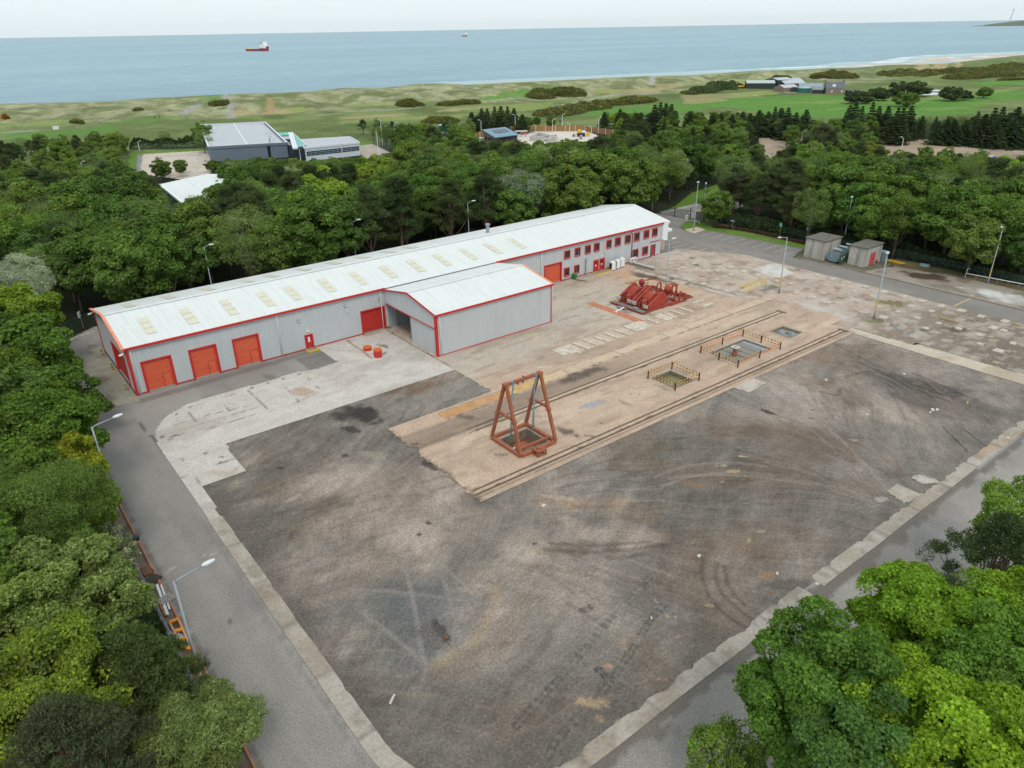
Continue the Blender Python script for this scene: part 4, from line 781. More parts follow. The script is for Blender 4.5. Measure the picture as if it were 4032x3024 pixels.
# gable roller door
mb = MB()
for k in range(14): mb.box(WX0+.16, 97.7, k*.3+.02, WX0+.24, 104.6, k*.3+.29)
d = mb.build('roller_door', M_DOOR2, wh); mb = MB(); mb.box(WX0-.12, 97.45, 0, WX0+.3, 97.7, 4.42); mb.box(WX0-.12, 104.6, 0, WX0+.3, 104.85, 4.42); mb.box(WX0-.12, 97.7, 4.2, WX0+.3, 104.6, 4.42); mb.build('frame', M_RED, d)
for i, (a, b, h) in enumerate(doors):
    y0 = WY0; mb = MB(); mb.box(a+.1, y0+.02, .04, b-.1, y0+.1, h-.08); d = mb.build('door', M_DOOR2 if i else M_DOOR2, wh)
    mb = MB(); mb.box(a-.05, y0-.1, 0, a+.1, y0+.12, h+.06); mb.box(b-.1, y0-.1, 0, b+.05, y0+.12, h+.06); mb.box(a+.1, y0-.1, h-.08, b-.1, y0+.12, h+.06); mb.build('frame', M_RED if i < 3 else M_DGREY, d)
    if i in (1, 2): mb = MB(); mb.tube([((a+b)/2-.02, y0+.0, 1.75), ((a+b)/2-.02, y0+.019, 1.75)], .24, 12); mb.build('window', M_GLASS, d)
    if i < 3: mb = MB(); mb.box((a+b)/2-.12, y0-.002, 1.1, (a+b)/2+.14, y0+.018, 1.4 if i else 1.85); mb.build('notice', M_WHITE, d)
    mb = MB(); mb.box(b-.28, y0-.03, 1.0, b-.2, y0+.018, 1.12); mb.build('handle', M_GREY, d)
for i, (a, b, z0, z1) in enumerate([(84.9,86.3,3.9,5.45),(87.4,88.75,3.9,5.5),(89.9,91.3,3.9,5.5),(92.1,93.5,3.92,5.52),(95.2,96.6,3.92,5.55),(97.5,99.0,3.93,5.6),(100.15,101.65,3.95,5.62),(102.6,104.1,3.97,5.66),(105.25,106.75,4.0,5.66),(107.65,109.15,4.03,5.68),(84.9,86.2,.68,2.3),(87.35,88.6,.72,2.32),(102.45,104.0,.78,2.46),(105.15,106.7,.78,2.5)]):
    mb = MB(); f = .16
    mb.box(a, WY0-.14, z0, a+f, WY0+.02, z1); mb.box(b-f, WY0-.14, z0, b, WY0+.02, z1); mb.box(a+f, WY0-.14, z0, b-f, WY0+.02, z0+f); mb.box(a+f, WY0-.14, z1-f, b-f, WY0+.02, z1); w = mb.build('window', M_RED, wh)
    mb = MB(); mb.box(a+f, WY0-.045, z0+f, b-f, WY0-.04, z1-f); mb.build('pane', M_GLASS, w)
    mb = MB(); mb.box(a+f+.02, WY0-.1, z0+f, b-f-.02, WY0-.05, z0+f+.09); mb.box((a+b)/2-.02+(.15 if i == 1 else 0), WY0-.09, z0+f, (a+b)/2+.03+(.15 if i == 1 else 0), WY0-.05, z1-f) if i in (1, 11) else None; mb.build('sill', M_GREY, w)
def downpipe(x, y, z1, m=M_WHITE, par=None): mb = MB(); mb.tube([(x, y, .02), (x, y, z1-.35), (x, y+.12, z1)], .075, 8); mb.build('downpipe', m, par or wh, smooth=True)
for x in (13.45, 32.15, 48.2, 79.5, 95.0): downpipe(x, WY0-.14, WE)
downpipe(102.1, WY0-.14, WE, M_DGREY); mb = MB(); mb.beam((95.6, WY0-.1, 6.15), (102.1, WY0-.1, 6.2), .09); mb.build('conduit', M_DGREY, wh)
mb = MB(); mb.beam((107.2, WY0-.1, 3.1), (110.0, WY0-.1, 3.1), .1); mb.build('canopy_trim', M_RED, wh)
def floodlight(p, par, nm='floodlight'):
    mb = MB(); mb.cbox((p[0], p[1]-.16, p[2]), (.34, .12, .26)); mb.cbox((p[0], p[1]-.05, p[2]), (.06, .14, .06)); f = mb.build(nm, M_DGREY, par)
    mb = MB(); mb.cbox((p[0], p[1]-.225, p[2]), (.28, .01, .2)); mb.build('lens', M_WHITE, f)
for x, z in ((35.2,4.6),(42.4,5.2),(48.0,4.9),(102.0,5.95)): floodlight((x, WY0-.02, z), wh)
for x, z in ((36.3,2.75),(92.8,2.75),(94.3,2.75)): mb = MB(); mb.cbox((x, WY0-.08, z), (.4, .14, .14)); mb.build('bulkhead_light', M_WHITE, wh)
for p, q in (((12.95,95.2,5.9),(12.4,94.7,5.85)),((12.95,113.2,6.0),(12.4,113.4,5.9)),): mb = MB(); mb.tube([p, (q[0]+.25, q[1], q[2]+.1), q], .05, 6); mb.tube([(q[0]+.2, q[1], q[2]), (q[0]-.25, q[1]-.12, q[2]-.03)], .13, 8); mb.build('camera_light', M_WHITE, wh)
mb = MB(); mb.cbox((42.7, WY0-.06, 4.35), (.9, .06, .8)); mb.build('vent', M_CLAD, wh)
fx = zz(1, 1399, 1400, 7.6); fy = 106.6
mb = MB(); mb.lathe((77.4, 107.4, slz(107.4)-.1), [(.3,0),(.3,1.5),(.42,1.5),(.46,1.62),(.42,1.75),(.3,1.8)], 14); mb.build('flue', M_GREY, wh, smooth=False)
mb = MB(); mb.lathe((82.2, 106.4, slz(106.4)-.05), [(.12,0),(.12,.5),(.2,.5),(.2,.6)], 8); mb.build('roof_vent', M_WHITE, wh)
# end porch
po = thing('entrance_porch', (112.3, 100, 0), 'low rendered porch with a flat white roof at the end of the long warehouse', 'porch')
mb = MB(); mb.box(110.5, 96.9, 0, 114.0, 108, 3.75); mb.build('wall', plain('pink_render', srgb(188,172,162), .9, col2=srgb(168,152,142), sc=1.5, amt=.5, fine=.05), po, bevel=.02)
mb = MB(); mb.prism([(110.45,96.3),(115.0,96.1),(115.0,108.6),(110.45,108.6)], 3.76, 4.3); mb.build('roof', M_ROOFB, po, bevel=.03)
# ---------------------------------------------------------------- the side bay
AX0, AX1, AY0, AYR, AE, AR = 48.9, 69.6, 80.6, 87.8, 6.12, 7.5
an = thing('side_bay', (59, 87, 0), 'grey metal bay with white pitched roof and open doorway joined to the warehouse', 'building')
mb = MB(); rib_wall(mb, (0, AY0), (1,0), (0,-1), AX0, AX1, .15, AE); zta = lambda s: AE+(AR-AE)*(1-abs(s-AYR)/(AYR-AY0))
rib_wall(mb, (AX0, 0), (0,1), (-1,0), AY0, 94.85, 4.12, zta); rib_wall(mb, (AX1, 0), (0,1), (1,0), AY0, 94.7, .15, zta); mb.build('wall', M_CLAD, an)
mb = MB(); rib_wall(mb, (AX0+.12, 0), (0,1), (-1,0), AY0+.3, 87.7, .05, 4.15, .3, .03); sd_ = mb.build('sliding_door', M_CLAD, an); mb = MB(); mb.box(AX0+.06, 87.68, .05, AX0+.2, 87.8, 4.1); mb.build('door_edge', M_GREY, sd_)
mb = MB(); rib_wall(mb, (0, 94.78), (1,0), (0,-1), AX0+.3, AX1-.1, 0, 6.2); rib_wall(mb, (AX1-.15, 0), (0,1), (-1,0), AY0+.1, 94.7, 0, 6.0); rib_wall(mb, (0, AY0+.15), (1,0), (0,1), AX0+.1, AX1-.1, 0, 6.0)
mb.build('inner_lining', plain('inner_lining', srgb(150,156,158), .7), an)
for x in (50.5, 56, 61.5, 67):
    for y in (94.5, 80.95): MB().box(x-.09, y, 0, x+.09, y+.2, 5.9).build('steel_column', M_GREY, an)
mb = MB(); rib_roof(mb, AX0-.15, AX1+.15, (AY0-.2, AE+.06), (AYR, AR+.03)); rib_roof(mb, AX0-.15, AX1+.15, (94.75, AE+.12), (AYR, AR+.03)); rf = mb.build('roof', M_ROOF, an)
mb = MB(); mb.beam((AX0-.15, AYR, AR+.08), (AX1+.15, AYR, AR+.08), .4, .06); mb.build('ridge_cap', M_ROOF, rf); mb = MB(); mb.lathe((61.5,88.3,AR-.05), [(.06,0),(.06,.4),(.12,.4),(.12,.48)], 8); mb.build('roof_vent', M_WHITE, rf)
mb = MB(); mb.beam((AX0-.3, AY0-.24, AE+.02), (AX1+.25, AY0-.24, AE+.02), .2, .24); mb.build('gutter', M_RED, an)
mb = MB(); mb.beam((AX0-.2, AY0-.3, AE+.02), (AX0-.2, AYR, AR+.02), .1, .24); mb.beam((AX0-.2, AYR, AR+.02), (AX0-.2, 94.6, AE+.12), .1, .2); mb.build('verge_trim', M_RED, an)
mb = MB(); mb.beam((AX1+.2, AY0-.3, AE+.05), (AX1+.2, AYR, AR+.05), .34, .14); mb.beam((AX1+.2, AYR, AR+.05), (AX1+.2, 94.5, AE+.15), .3, .12); mb.build('verge_trim', M_PEACH, an)
mb = MB(); mb.box(AX0-.12, AY0-.12, 0, AX0+.2, AY0+.3, AE); mb.build('corner_trim', M_RED, an)
mb = MB(); mb.beam((AX0-.04, AY0+.3, 4.08), (AX0-.04, 94.7, 4.08), .08, .12); mb.build('door_head_trim', M_RED, an); MB().box(AX0+.2, AY0-.06, .03, AX1-.1, AY0+.02, .16).build('base_trim', M_RED, an); MB().box(AX1-.1, AY0-.08, 0, AX1+.05, AY0+.02, AE).build('corner_trim', M_RED, an)
downpipe(AX0+.55, AY0-.13, AE, M_WHITE, an); downpipe(AX1+.15, AY0+.02, AE, M_WHITE, an); floodlight((48.85, 88.2, 6.3), an)
# ---------------------------------------------------------------- things at the warehouse front
b_ = thing('wheelie_bin', (86.9, 94.25, 0), 'green wheelie bin by the lower windows of the long warehouse', 'bin')
MG = plain('green_plastic', srgb(40,128,60), .5)
mb = MB(); mb.add([(86.65,94.0,.08),(87.15,94.0,.08),(87.15,94.5,.08),(86.65,94.5,.08),(86.58,93.9,.95),(87.22,93.9,.95),(87.22,94.6,.95),(86.58,94.6,.95)], [(0,3,2,1),(4,5,6,7),(0,1,5,4),(1,2,6,5),(2,3,7,6),(3,0,4,7)]); mb.build('body', MG, b_)
mb = MB(); mb.cbox((86.9, 94.25, 1.0), (.72, .78, .08)); mb.cbox((86.9, 94.62, 1.02), (.5, .06, .06)); mb.build('lid', MG, b_, bevel=.02)
for s in (-.25, .25): mb = MB(); mb.tube([(86.9+s-.03, 94.52, .12), (86.9+s+.03, 94.52, .12)], .12, 10); mb.build('wheel', M_DARK, b_)
def ac_unit(x, y, lab):
    t = thing('cooling_unit', (x, y, .035), lab, 'air conditioner', 'outdoor cooling units at the warehouse wall')
    mb = MB(); mb.cbox((x, y, .95), (.98, .78, 1.5)); mb.build('casing', M_WHITE, t, bevel=.03)
    mb = MB(); mb.cbox((x-.494, y, .95), (.02, .66, 1.2)); mb.cbox((x, y+.394, .95), (.8, .02, 1.2)); mb.build('grille', M_DARK, t)
    mb = MB(); mb.lathe((x, y, 1.7), [(.36,0),(.36,.1),(.3,.16),(.1,.18)], 16); mb.build('fan_cowl', M_WHITE, t)
    for sx in (-.38,.38):
        for sy in (-.28,.28): MB().cbox((x+sx, y+sy, .1), (.14, .14, .2)).build('foot', M_DARK, t)
ac_unit(95.75, 93.5, 'tall white cooling unit nearest the red twin doors'); ac_unit(97.25, 93.75, 'tall white cooling unit in the middle of three at the wall'); ac_unit(98.6, 93.95, 'tall white cooling unit of three nearest the car park end')
for x, lab in ((101.1, 'small white cooling unit with a round fan grille beside the dark downpipe'), (101.9, 'small white cooling unit standing at the end of the low concrete wall')):
    t = thing('split_unit', (x, 93.6, .3), lab, 'air conditioner', 'outdoor cooling units at the warehouse wall'); mb = MB(); mb.cbox((x, 93.7, .95), (.7, .42, .8)); mb.build('casing', M_WHITE, t, bevel=.02)
    mb = MB(); mb.tube([(x-.05, 93.485, .98), (x-.05, 93.465, .98)], .26, 16); mb.build('fan_grille', M_GREY, t); mb = MB(); mb.cbox((x, 93.7, .32), (.6, .4, .5)); mb.build('stand', M_GREY, t)
def step_frame(x0, x1, y0, y1, lab):
    t = thing('doorstep', ((x0+x1)/2, (y0+y1)/2, 0), lab, 'doorstep'); mb = MB(); mb.box(x0+.1, y0+.1, .03, x1-.1, y1-.02, .15); mb.build('mat', plain('step_grit', srgb(150,138,120), .95, fine=.2), t)
    mb = MB(); mb.box(x0, y0, .02, x1, y0+.14, .2); mb.box(x0, y0+.14, .02, x0+.14, y1, .2); mb.box(x1-.14, y0+.14, .02, x1, y1, .2); mb.build('edge', M_YEL, t)
step_frame(35.5, 37.2, 93.6, 94.7, 'yellow edged doorstep below the single red door near the roller doors'); step_frame(91.6, 95.3, 93.2, 94.7, 'wide yellow edged doorstep below the red twin doors')
t = thing('low_wall', (103, 91, 0), 'low broken concrete wall running out from the small cooling units', 'wall'); mb = MB(); a = c1(1400,770); b = c1(1700,850); mb.beam((101.2,93.2,.28), (b[0], b[1]-.2, .28), .5, .56); mb.build('base', plain('block_wall', srgb(140,136,130), .95, fine=.2), t); mb = MB(); mb.beam((101.2,93.2,.6), (b[0], b[1]-.2, .6), .62, .09); mb.build('coping', plain('coping', srgb(190,184,176), .9, fine=.15), t)
t = thing('drain_post', (90.2, 94.5, 0), 'grey steel post leaning on the cladding between lower window and twin doors', 'post'); mb = MB(); mb.beam((90.0,94.6,.1),(90.0,94.6,3.2),.16); mb.build('shaft', M_GREY, t); tag(MB().beam((88.6,93.9,.1),(92.3,94.0,.1),.14,.1).build('steel_channel', M_GREY), 'grey steel channel lying along the wall by the yellow doorstep', 'metal channel')
# walkway slab by the end door
structure('path_slab', MB().prism([c1(1640,655), c1(1850,615), c1(2060,590), c1(2060,605), c1(1860,640), c1(1720,672)], .0, .12), plain('path_concrete', srgb(182,178,168), .9, fine=.15))
# bollards at the gable
stripe, nt, b, out = newmat('hazard_stripe'); gz = nt.nodes.new('ShaderNodeTexCoord'); sp = nt.nodes.new('ShaderNodeSeparateXYZ'); nt.links.new(gz.outputs['Object'], sp.inputs[0])
mm = nt.nodes.new('ShaderNodeMath'); mm.operation = 'MULTIPLY'; mm.inputs[1].default_value = 3.4; nt.links.new(sp.outputs[2], mm.inputs[0]); fr = nt.nodes.new('ShaderNodeMath'); fr.operation = 'FRACT'; nt.links.new(mm.outputs[0], fr.inputs[0]); gt = nt.nodes.new('ShaderNodeMath'); gt.operation = 'GREATER_THAN'; gt.inputs[1].default_value = .5; nt.links.new(fr.outputs[0], gt.inputs[0])
nt.links.new(mixc(nt, gt.outputs[0], srgb(222,208,150), srgb(24,24,24)), b.inputs['Base Color'])
for (x, y), lab in zip(((12.35,111.6),(12.35,105.3),(12.3,97.0),(12.35,102.4)), ('black and cream striped bollard farthest along the gable wall','striped bollard at the far jamb of the gable door','striped bollard nearest the front corner of the warehouse','striped bollard before the middle of the gable door')):
    if y == 102.4: continue
    mb = MB(); mb.lathe((x, y, 0), [(.13,0),(.13,1.15),(.11,1.22),(.02,1.24)], 12); tag(mb.build('bollard', stripe), lab, 'bollard', 'bollards along the warehouse gable')
# orange capped cylinders
M_CAP = plain('rusted_orange', srgb(206,98,48), .7, col2=srgb(178,70,40), sc=4, amt=.7)
for x, y, h, r, lab in ((42.5,89.2,.45,.62,'squat orange capped drum cover nearer the roller door'),(42.5,86.1,1.05,.62,'taller red drum cover with an orange cap on the pale slab')):
    t = thing('drum_cover', (x, y, .03), lab, 'drum', 'orange capped drum covers'); MB().lathe((x, y, .03), [(r*.94,0),(r*.94,h)], 20).build('body', M_DOOR2, t); MB().lathe((x, y, .03+h), [(r,-.12),(r,.04),(r*.96,.06)], 20).build('cap', M_CAP, t)
# ---------------------------------------------------------------- A frame over the pit
M_RUST = plain('rusty_steel', srgb(160,96,68), .8, col2=srgb(126,76,58), sc=1.6, amt=.8, fine=.12, bmp=.2)
M_RUSTD = plain('dark_rust', srgb(112,74,58), .85, col2=srgb(84,62,54), sc=3, amt=.8, fine=.2)
af = thing('pit_hoist', (43.6, 54.9, .04), 'tall rusty steel A frame hoist straddling a square pit', 'hoist')
bx0, bx1, by0, by1, TZ, ym = 41.15, 46.0, 52.35, 57.5, 7.6, 54.95
mb = MB(); mb.beam((bx0, by0, .24), (bx0, by1, .24), .36, .36); mb.beam((bx1, by0, .24), (bx1, by1, .24), .36, .36); mb.beam((bx0+.18, by0, .24), (bx1-.18, by0, .24), .34, .36); mb.beam((bx0+.18, by1, .24), (bx1-.18, by1, .24), .34, .36); mb.beam((bx0+.18, by0+.85, .52), (bx1-.18, by0+.85, .52), .24, .24); mb.build('base_frame', M_RUST, af, bevel=.015)
for x, tx in ((bx0, bx0+.12), (bx1, bx1-.12)):
    for y in (by0, by1): 
        e = (tx, ym+(.16 if y > ym else -.16), TZ); lg = MB().beam((x, y, .4), e, .3, .32, (1,0,0)).build('leg', M_RUST, af, bevel=.015)
        k = .47; q = Vector((x, y, .4)).lerp(Vector(e), k); d = (Vector(e)-Vector((x, y, .4))).normalized(); MB().beam(q-d*.12, q-d*.05, .48, .48, (1,0,0)).beam(q+d*.05, q+d*.12, .48, .48, (1,0,0)).build('flange', M_RUST, lg)
    q1 = Vector((x, by0, .4)).lerp(Vector((tx, ym-.16, TZ)), .5); q2 = Vector((x, by1, .4)).lerp(Vector((tx, ym+.16, TZ)), .5); MB().beam(q1, q2, .24).build('cross_brace', M_RUST, af)
    MB().cbox((tx, ym, TZ+.02), (.5, .6, .3)).build('cap_plate', M_RUST, af)
tb = MB().beam((bx0+.3, ym, TZ), (bx1-.3, ym, TZ), .32, .36).build('top_beam', M_RUST, af, bevel=.015)
mb = MB()
for x in (42.9, 43.55): mb.cbox((x, ym, TZ-.25), (.07, .3, .34))
mb.cbox((43.65, ym, TZ+.26), (.07, .3, .2)); mb.build('lug', M_RUST, tb)
mb = MB(); x0, x1, y0, y1 = 42.6, 43.7, 51.25, 52.15
for x in (x0, x1):
    for y in (y0, y1): mb.beam((x, y, .02), (x, y, .7), .12)
for z in (.1, .66):
    mb.beam((x0, y0, z), (x1, y0, z), .12); mb.beam((x0, y1, z), (x1, y1, z), .12); mb.beam((x0, y0, z), (x0, y1, z), .12); mb.beam((x1, y0, z), (x1, y1, z), .12)
mb.beam((x0, y0, .1), ((x0+x1)/2, y0, .66), .08); mb.beam(((x0+x1)/2, y0, .66), (x1, y0, .1), .08); mb.box(x0+.05, y0+.05, .68, x1-.05, y1-.05, .74); mb.cbox((43.15, 51.7, .84), (.55, .45, .2)); mb.build('step_box', M_RUST, af)
M_SLING = plain('blue_sling', srgb(122,178,190), .8, col2=srgb(90,140,150), sc=4, amt=.6)
for x, lab in ((bx0+1.0, 'pale blue lifting sling hanging near the left end of the rusty frame'), (bx1-.75, 'pale blue lifting sling hanging near the right end of the rusty frame')):
    mb = MB(); ox = -.55 if x < 43 else -.5
    for s in (-.1, .1): mb.tube([(x+s*.8, ym+.0, TZ+.24), (x+s*.8, ym-.22, TZ+.1), (x+s*.8, ym-.2, TZ-.4), (x+s*.3, ym+.1, TZ-1.6), (x+s*.6, ym+.25, 3.4), (x+s, ym+.35, 1.0)], .05, 6)
    mb.tube([(x-.1, ym+.35, 1.0), (x-.06, ym+.37, .8), (x+.06, ym+.37, .8), (x+.1, ym+.35, 1.0)], .05, 6); mb.tube([(x-.12, ym-.2, TZ+.1), (x-.12, ym+.2, TZ+.14), (x+.12, ym+.2, TZ+.14)], .05, 6); tag(mb.build('lifting_sling', M_SLING, smooth=True), lab, 'sling', 'blue lifting slings')
def pit(name, h, depth, lab, mfloor, mwall):
    a, b, c, d = h; t = thing(name, ((a+b)/2, (c+d)/2, 0), lab, 'pit')
    mb = MB(); z = .034
    for p, q in (((a,c),(b,c)),((b,c),(b,d)),((b,d),(a,d)),((a,d),(a,c))): mb.face([(p[0],p[1],z),(q[0],q[1],z),(q[0],q[1],-depth),(p[0],p[1],-depth)])
    mb.build('wall', mwall, t); MB().face([(a,c,-depth),(b,c,-depth),(b,d,-depth),(a,d,-depth)]).build('floor', mfloor, t)
    mb = MB(); w = .14; mb.box(a-w, c-w, .02, b+w, c, .1); mb.box(a-w, d, .02, b+w, d+w, .1); mb.box(a-w, c, .02, a, d, .1); mb.box(b, c, .02, b+w, d, .1); mb.build('rim', plain('pit_rim', srgb(140,134,120), .9, col2=srgb(90,88,80), sc=2, amt=.8, fine=.15), t); return t
M_PW = plain('pit_wall', srgb(128,120,104), .9, col2=srgb(84,88,72), sc=1.3, amt=.8, fine=.2)
t = pit('hoist_pit', HOLES[0], .95, 'square pit with rusty plates and an old tyre under the A frame', M_RUSTD, M_PW)
for x0, y0, x1, y1 in ((42.9,54.4,44.6,56.1),(43.2,53.4,44.8,54.2)): MB().box(x0, y0, -.94, x1, y1, -.86).build('floor_plate', M_RUST, t)
MB().lathe((43.15, 54.0, -.94), [(.26,0),(.45,.02),(.5,.16),(.45,.3),(.26,.32)], 20).build('tyre_ring', M_RUSTD, t)
t = pit('fenced_pit', HOLES[1], .45, 'small square pit with greenish floor inside the striped railing', plain('algae_water', srgb(112,106,70), .3, col2=srgb(142,132,96), sc=.5, amt=.9), M_PW)
t = pit('plated_pit', HOLES[2], .16, 'long pit covered by grey steel plates inside the larger railing', plain('silty_floor', srgb(128,122,108), .8, fine=.2), M_PW)
pl1 = plain('steel_plate_grey', srgb(122,123,118), .6, col2=srgb(150,130,110), sc=1.0, amt=.8, fine=.08); pl2 = plain('steel_plate_blue', srgb(138,148,156), .6, col2=srgb(116,122,124), sc=1.2, amt=.6)
for x0, x1, y0, y1, m_ in ((78.7,81.0,55.2,57.1,pl1),(78.7,80.2,52.9,54.3,pl1),(81.1,82.5,55.5,57.1,pl1),(81.3,82.5,52.9,54.9,pl1),(82.6,83.9,52.9,57.1,pl1),(84.0,85.1,52.9,57.1,pl1),(85.15,86.1,52.9,57.1,pl2)): MB().box(x0, y0, -.15, x1-.03, y1, -.04).build('steel_plate', m_, t)
t2 = thing('flanged_pipe', (80.8, 54.8, -.15), 'short rusty pipe stub with a square white flange in the plated pit', 'pipe'); MB().lathe((80.8,54.8,-.15), [(.32,0),(.32,1.25)], 16).build('stub', M_RUST, t2)
mb = MB(); mb.box(80.32,54.32,1.1,81.28,54.55,1.22); mb.box(80.32,55.05,1.1,81.28,55.28,1.22); mb.box(80.32,54.55,1.1,80.55,55.05,1.22); mb.box(81.05,54.55,1.1,81.28,55.05,1.22); mb.build('flange', plain('flange_paint', srgb(190,190,188), .6), t2)
t = pit('inspection_pit', HOLES[3], .22, 'shallow pit of grey slabs in a raised concrete rim beside the track end', plain('slab_floor', srgb(140,132,116), .8, fine=.15), M_PW)
for i in range(4):
    for j in range(4):
        if (i, j) not in ((0,3),(3,0),(0,0)): MB().box(92.1+i*.66, 53.7+j*.68, -.21, 92.72+i*.66, 54.33+j*.68, -.15+.01*((i*j) % 3)).build('floor_slab', [pl1, pl2, plain('slab_b', srgb(118,118,112), .7)][(i*2+j) % 3], t)
MB().lathe((93.4,54.9,-.13), [(.25,0),(.22,.02)], 14).build('drain_hole', M_DARK, t)
structure('pit_surround', MB().box(91.3,52.7,.03,95.4,52.95,.09).box(91.3,57.0,.03,95.4,57.2,.09).box(91.3,52.95,.03,91.5,57.0,.09).box(95.2,52.95,.03,95.4,57.0,.09), plain('rim_concrete', srgb(170,154,136), .9, fine=.15))
# railings
M_POST = plain('railing_post', srgb(52,44,42), .7, col2=srgb(96,60,46), sc=3, amt=.5)
rst, nt, b, out = newmat('striped_rail'); ge = nt.nodes.new('ShaderNodeNewGeometry'); sp = nt.nodes.new('ShaderNodeSeparateXYZ'); nt.links.new(ge.outputs['Position'], sp.inputs[0])
ad = nt.nodes.new('ShaderNodeMath'); ad.operation = 'ADD'; nt.links.new(sp.outputs[0], ad.inputs[0]); nt.links.new(sp.outputs[1], ad.inputs[1])
mm = nt.nodes.new('ShaderNodeMath'); mm.operation = 'MULTIPLY'; mm.inputs[1].default_value = 1.9; nt.links.new(ad.outputs[0], mm.inputs[0]); fr = nt.nodes.new('ShaderNodeMath'); fr.operation = 'FRACT'; nt.links.new(mm.outputs[0], fr.inputs[0]); gt = nt.nodes.new('ShaderNodeMath'); gt.operation = 'GREATER_THAN'; gt.inputs[1].default_value = .52; nt.links.new(fr.outputs[0], gt.inputs[0])
nt.links.new(mixc(nt, gt.outputs[0], srgb(226,166,62), srgb(40,46,66)), b.inputs['Base Color']); b.inputs['Roughness'].default_value = .6
M_ORAIL = plain('orange_rail', srgb(200,112,56), .7, col2=srgb(214,154,64), sc=1.5, amt=.8)
def railing(x0, x1, y0, y1, nx, ny, lab):
    t = thing('railing', ((x0+x1)/2, (y0+y1)/2, .035), lab, 'railing', 'striped railings round the pits')
    ps = set(); 
    for i in range(nx+1): ps.add((x0+(x1-x0)*i/nx, y0)); ps.add((x0+(x1-x0)*i/nx, y1))
    for j in range(ny+1): ps.add((x0, y0+(y1-y0)*j/ny)); ps.add((x1, y0+(y1-y0)*j/ny))
    for p in sorted(ps): MB().box(p[0]-.065, p[1]-.065, .03, p[0]+.065, p[1]+.065, 1.15).build('post', M_POST, t)
    sides = [((x0,y0),(x1,y0),nx),((x0,y1),(x1,y1),nx),((x0,y0),(x0,y1),ny),((x1,y0),(x1,y1),ny)]
    for k, (a, b, n) in enumerate(sides):
        for i in range(n):
            p = [a[j]+(b[j]-a[j])*i/n for j in (0,1)]; q = [a[j]+(b[j]-a[j])*(i+1)/n for j in (0,1)]; L = math.hypot(q[0]-p[0], q[1]-p[1]); u = ((q[0]-p[0])/L, (q[1]-p[1])/L)
            P = lambda s, z: (p[0]+u[0]*s, p[1]+u[1]*s, z); s0, s1 = .16, L-.16; m_ = M_ORAIL if (nx > 1 and k < 2 and not (k == 0 and i == 9)) else rst
            mb = MB(); mb.tube([P(s0,.62), P(s0,1.04)], .028, 6); mb.tube([P(s1,.62), P(s1,1.04)], .028, 6); mb.tube([P(L/2-.1,.62), P(L/2-.1,1.04)], .028, 6)
            g = mb.build('bar', M_ORAIL, t); mb = MB(); mb.tube([P(.05,1.04), P(L-.05,1.04)], .045, 6); mb.tube([P(.05,.62), P(L-.05,.62)], .045, 6); mb.build('rail', m_, g)
railing(65.9, 70.5, 52.6, 57.1, 1, 1, 'small square yellow and black railing round the greenish pit'); railing(77.6, 87.1, 51.9, 58.1, 2, 2, 'large orange and striped railing round the plated pit')
M_RAILM = plain('worn_rail', srgb(104,82,66), .6, .2, col2=srgb(84,60,48), sc=3, amt=.7)
for ya, yb, x0, lab in ((60.2,61.0,40,'pair of crane rails set in the upper joint of the concrete bed'),(49.8,50.55,33.7,'pair of crane rails along the lower edge of the concrete bed')):
    t = thing('rail_track', ((x0+100)/2, ya, .03), lab, 'rails'); 
    for y in (ya, yb): MB().box(x0, y-.035, .02, 100.1, y+.035, .065).build('rail', M_RAILM, t)
    MB().box(100.1, ya-.5, .03, 100.45, yb+.25, .16).build('end_stop', M_PW, t)
# ---------------------------------------------------------------- sleepers and slabs by the pumps
M_OLDC = plain('weathered_block', srgb(204,194,180), .9, col2=srgb(142,124,108), sc=2.2, amt=.8, fine=.18); M_OLDB = plain('brown_block', srgb(170,152,132), .9, col2=srgb(130,108,88), sc=1.4, amt=.8, fine=.18)
slp = [(zz7b,(1455,597),(1545,635),.55),(zz7b,(1505,572),(1605,610),.6),(zz7b,(1570,548),(1665,585),.55),(zz7b,(1640,530),(1735,562),.5),(zz7b,(1705,506),(1800,540),.5),(zz7b,(1770,485),(1860,517),.45),
 (cC,(1100,930),(1310,1005),.6),(cC,(1390,820),(1600,905),.7),(cC,(1500,775),(1740,858),.5),(cC,(1650,725),(1880,805),.5),(cC,(1770,600),(1915,548),.45),(cC,(1885,655),(2085,595),.5),(cC,(2070,712),(2230,655),.55),(cC,(1690,512),(1765,490),.6)]
for i, (f, a, b, w) in enumerate(slp):
    a = f(*a); b = f(*b); tag(MB().beam((a[0],a[1],.13),(b[0],b[1],.13), w*.85, .24).build('concrete_sleeper', M_OLDC, bevel=.02), ('weathered concrete sleeper, number %s from the left in the row below the red pumps' % ['one','two','three','four','five','six','seven','eight','nine','ten','eleven','twelve','thirteen','fourteen'][i]) if i < 10 else ['','','','','','','','','','','concrete sleeper nearest the pipework end behind the red pumps','middle concrete sleeper of three right of the red pumps','concrete sleeper farthest right beyond the red pumps','short concrete sleeper tucked behind the red pipework'][i], 'sleeper', 'concrete sleepers by the pumps')
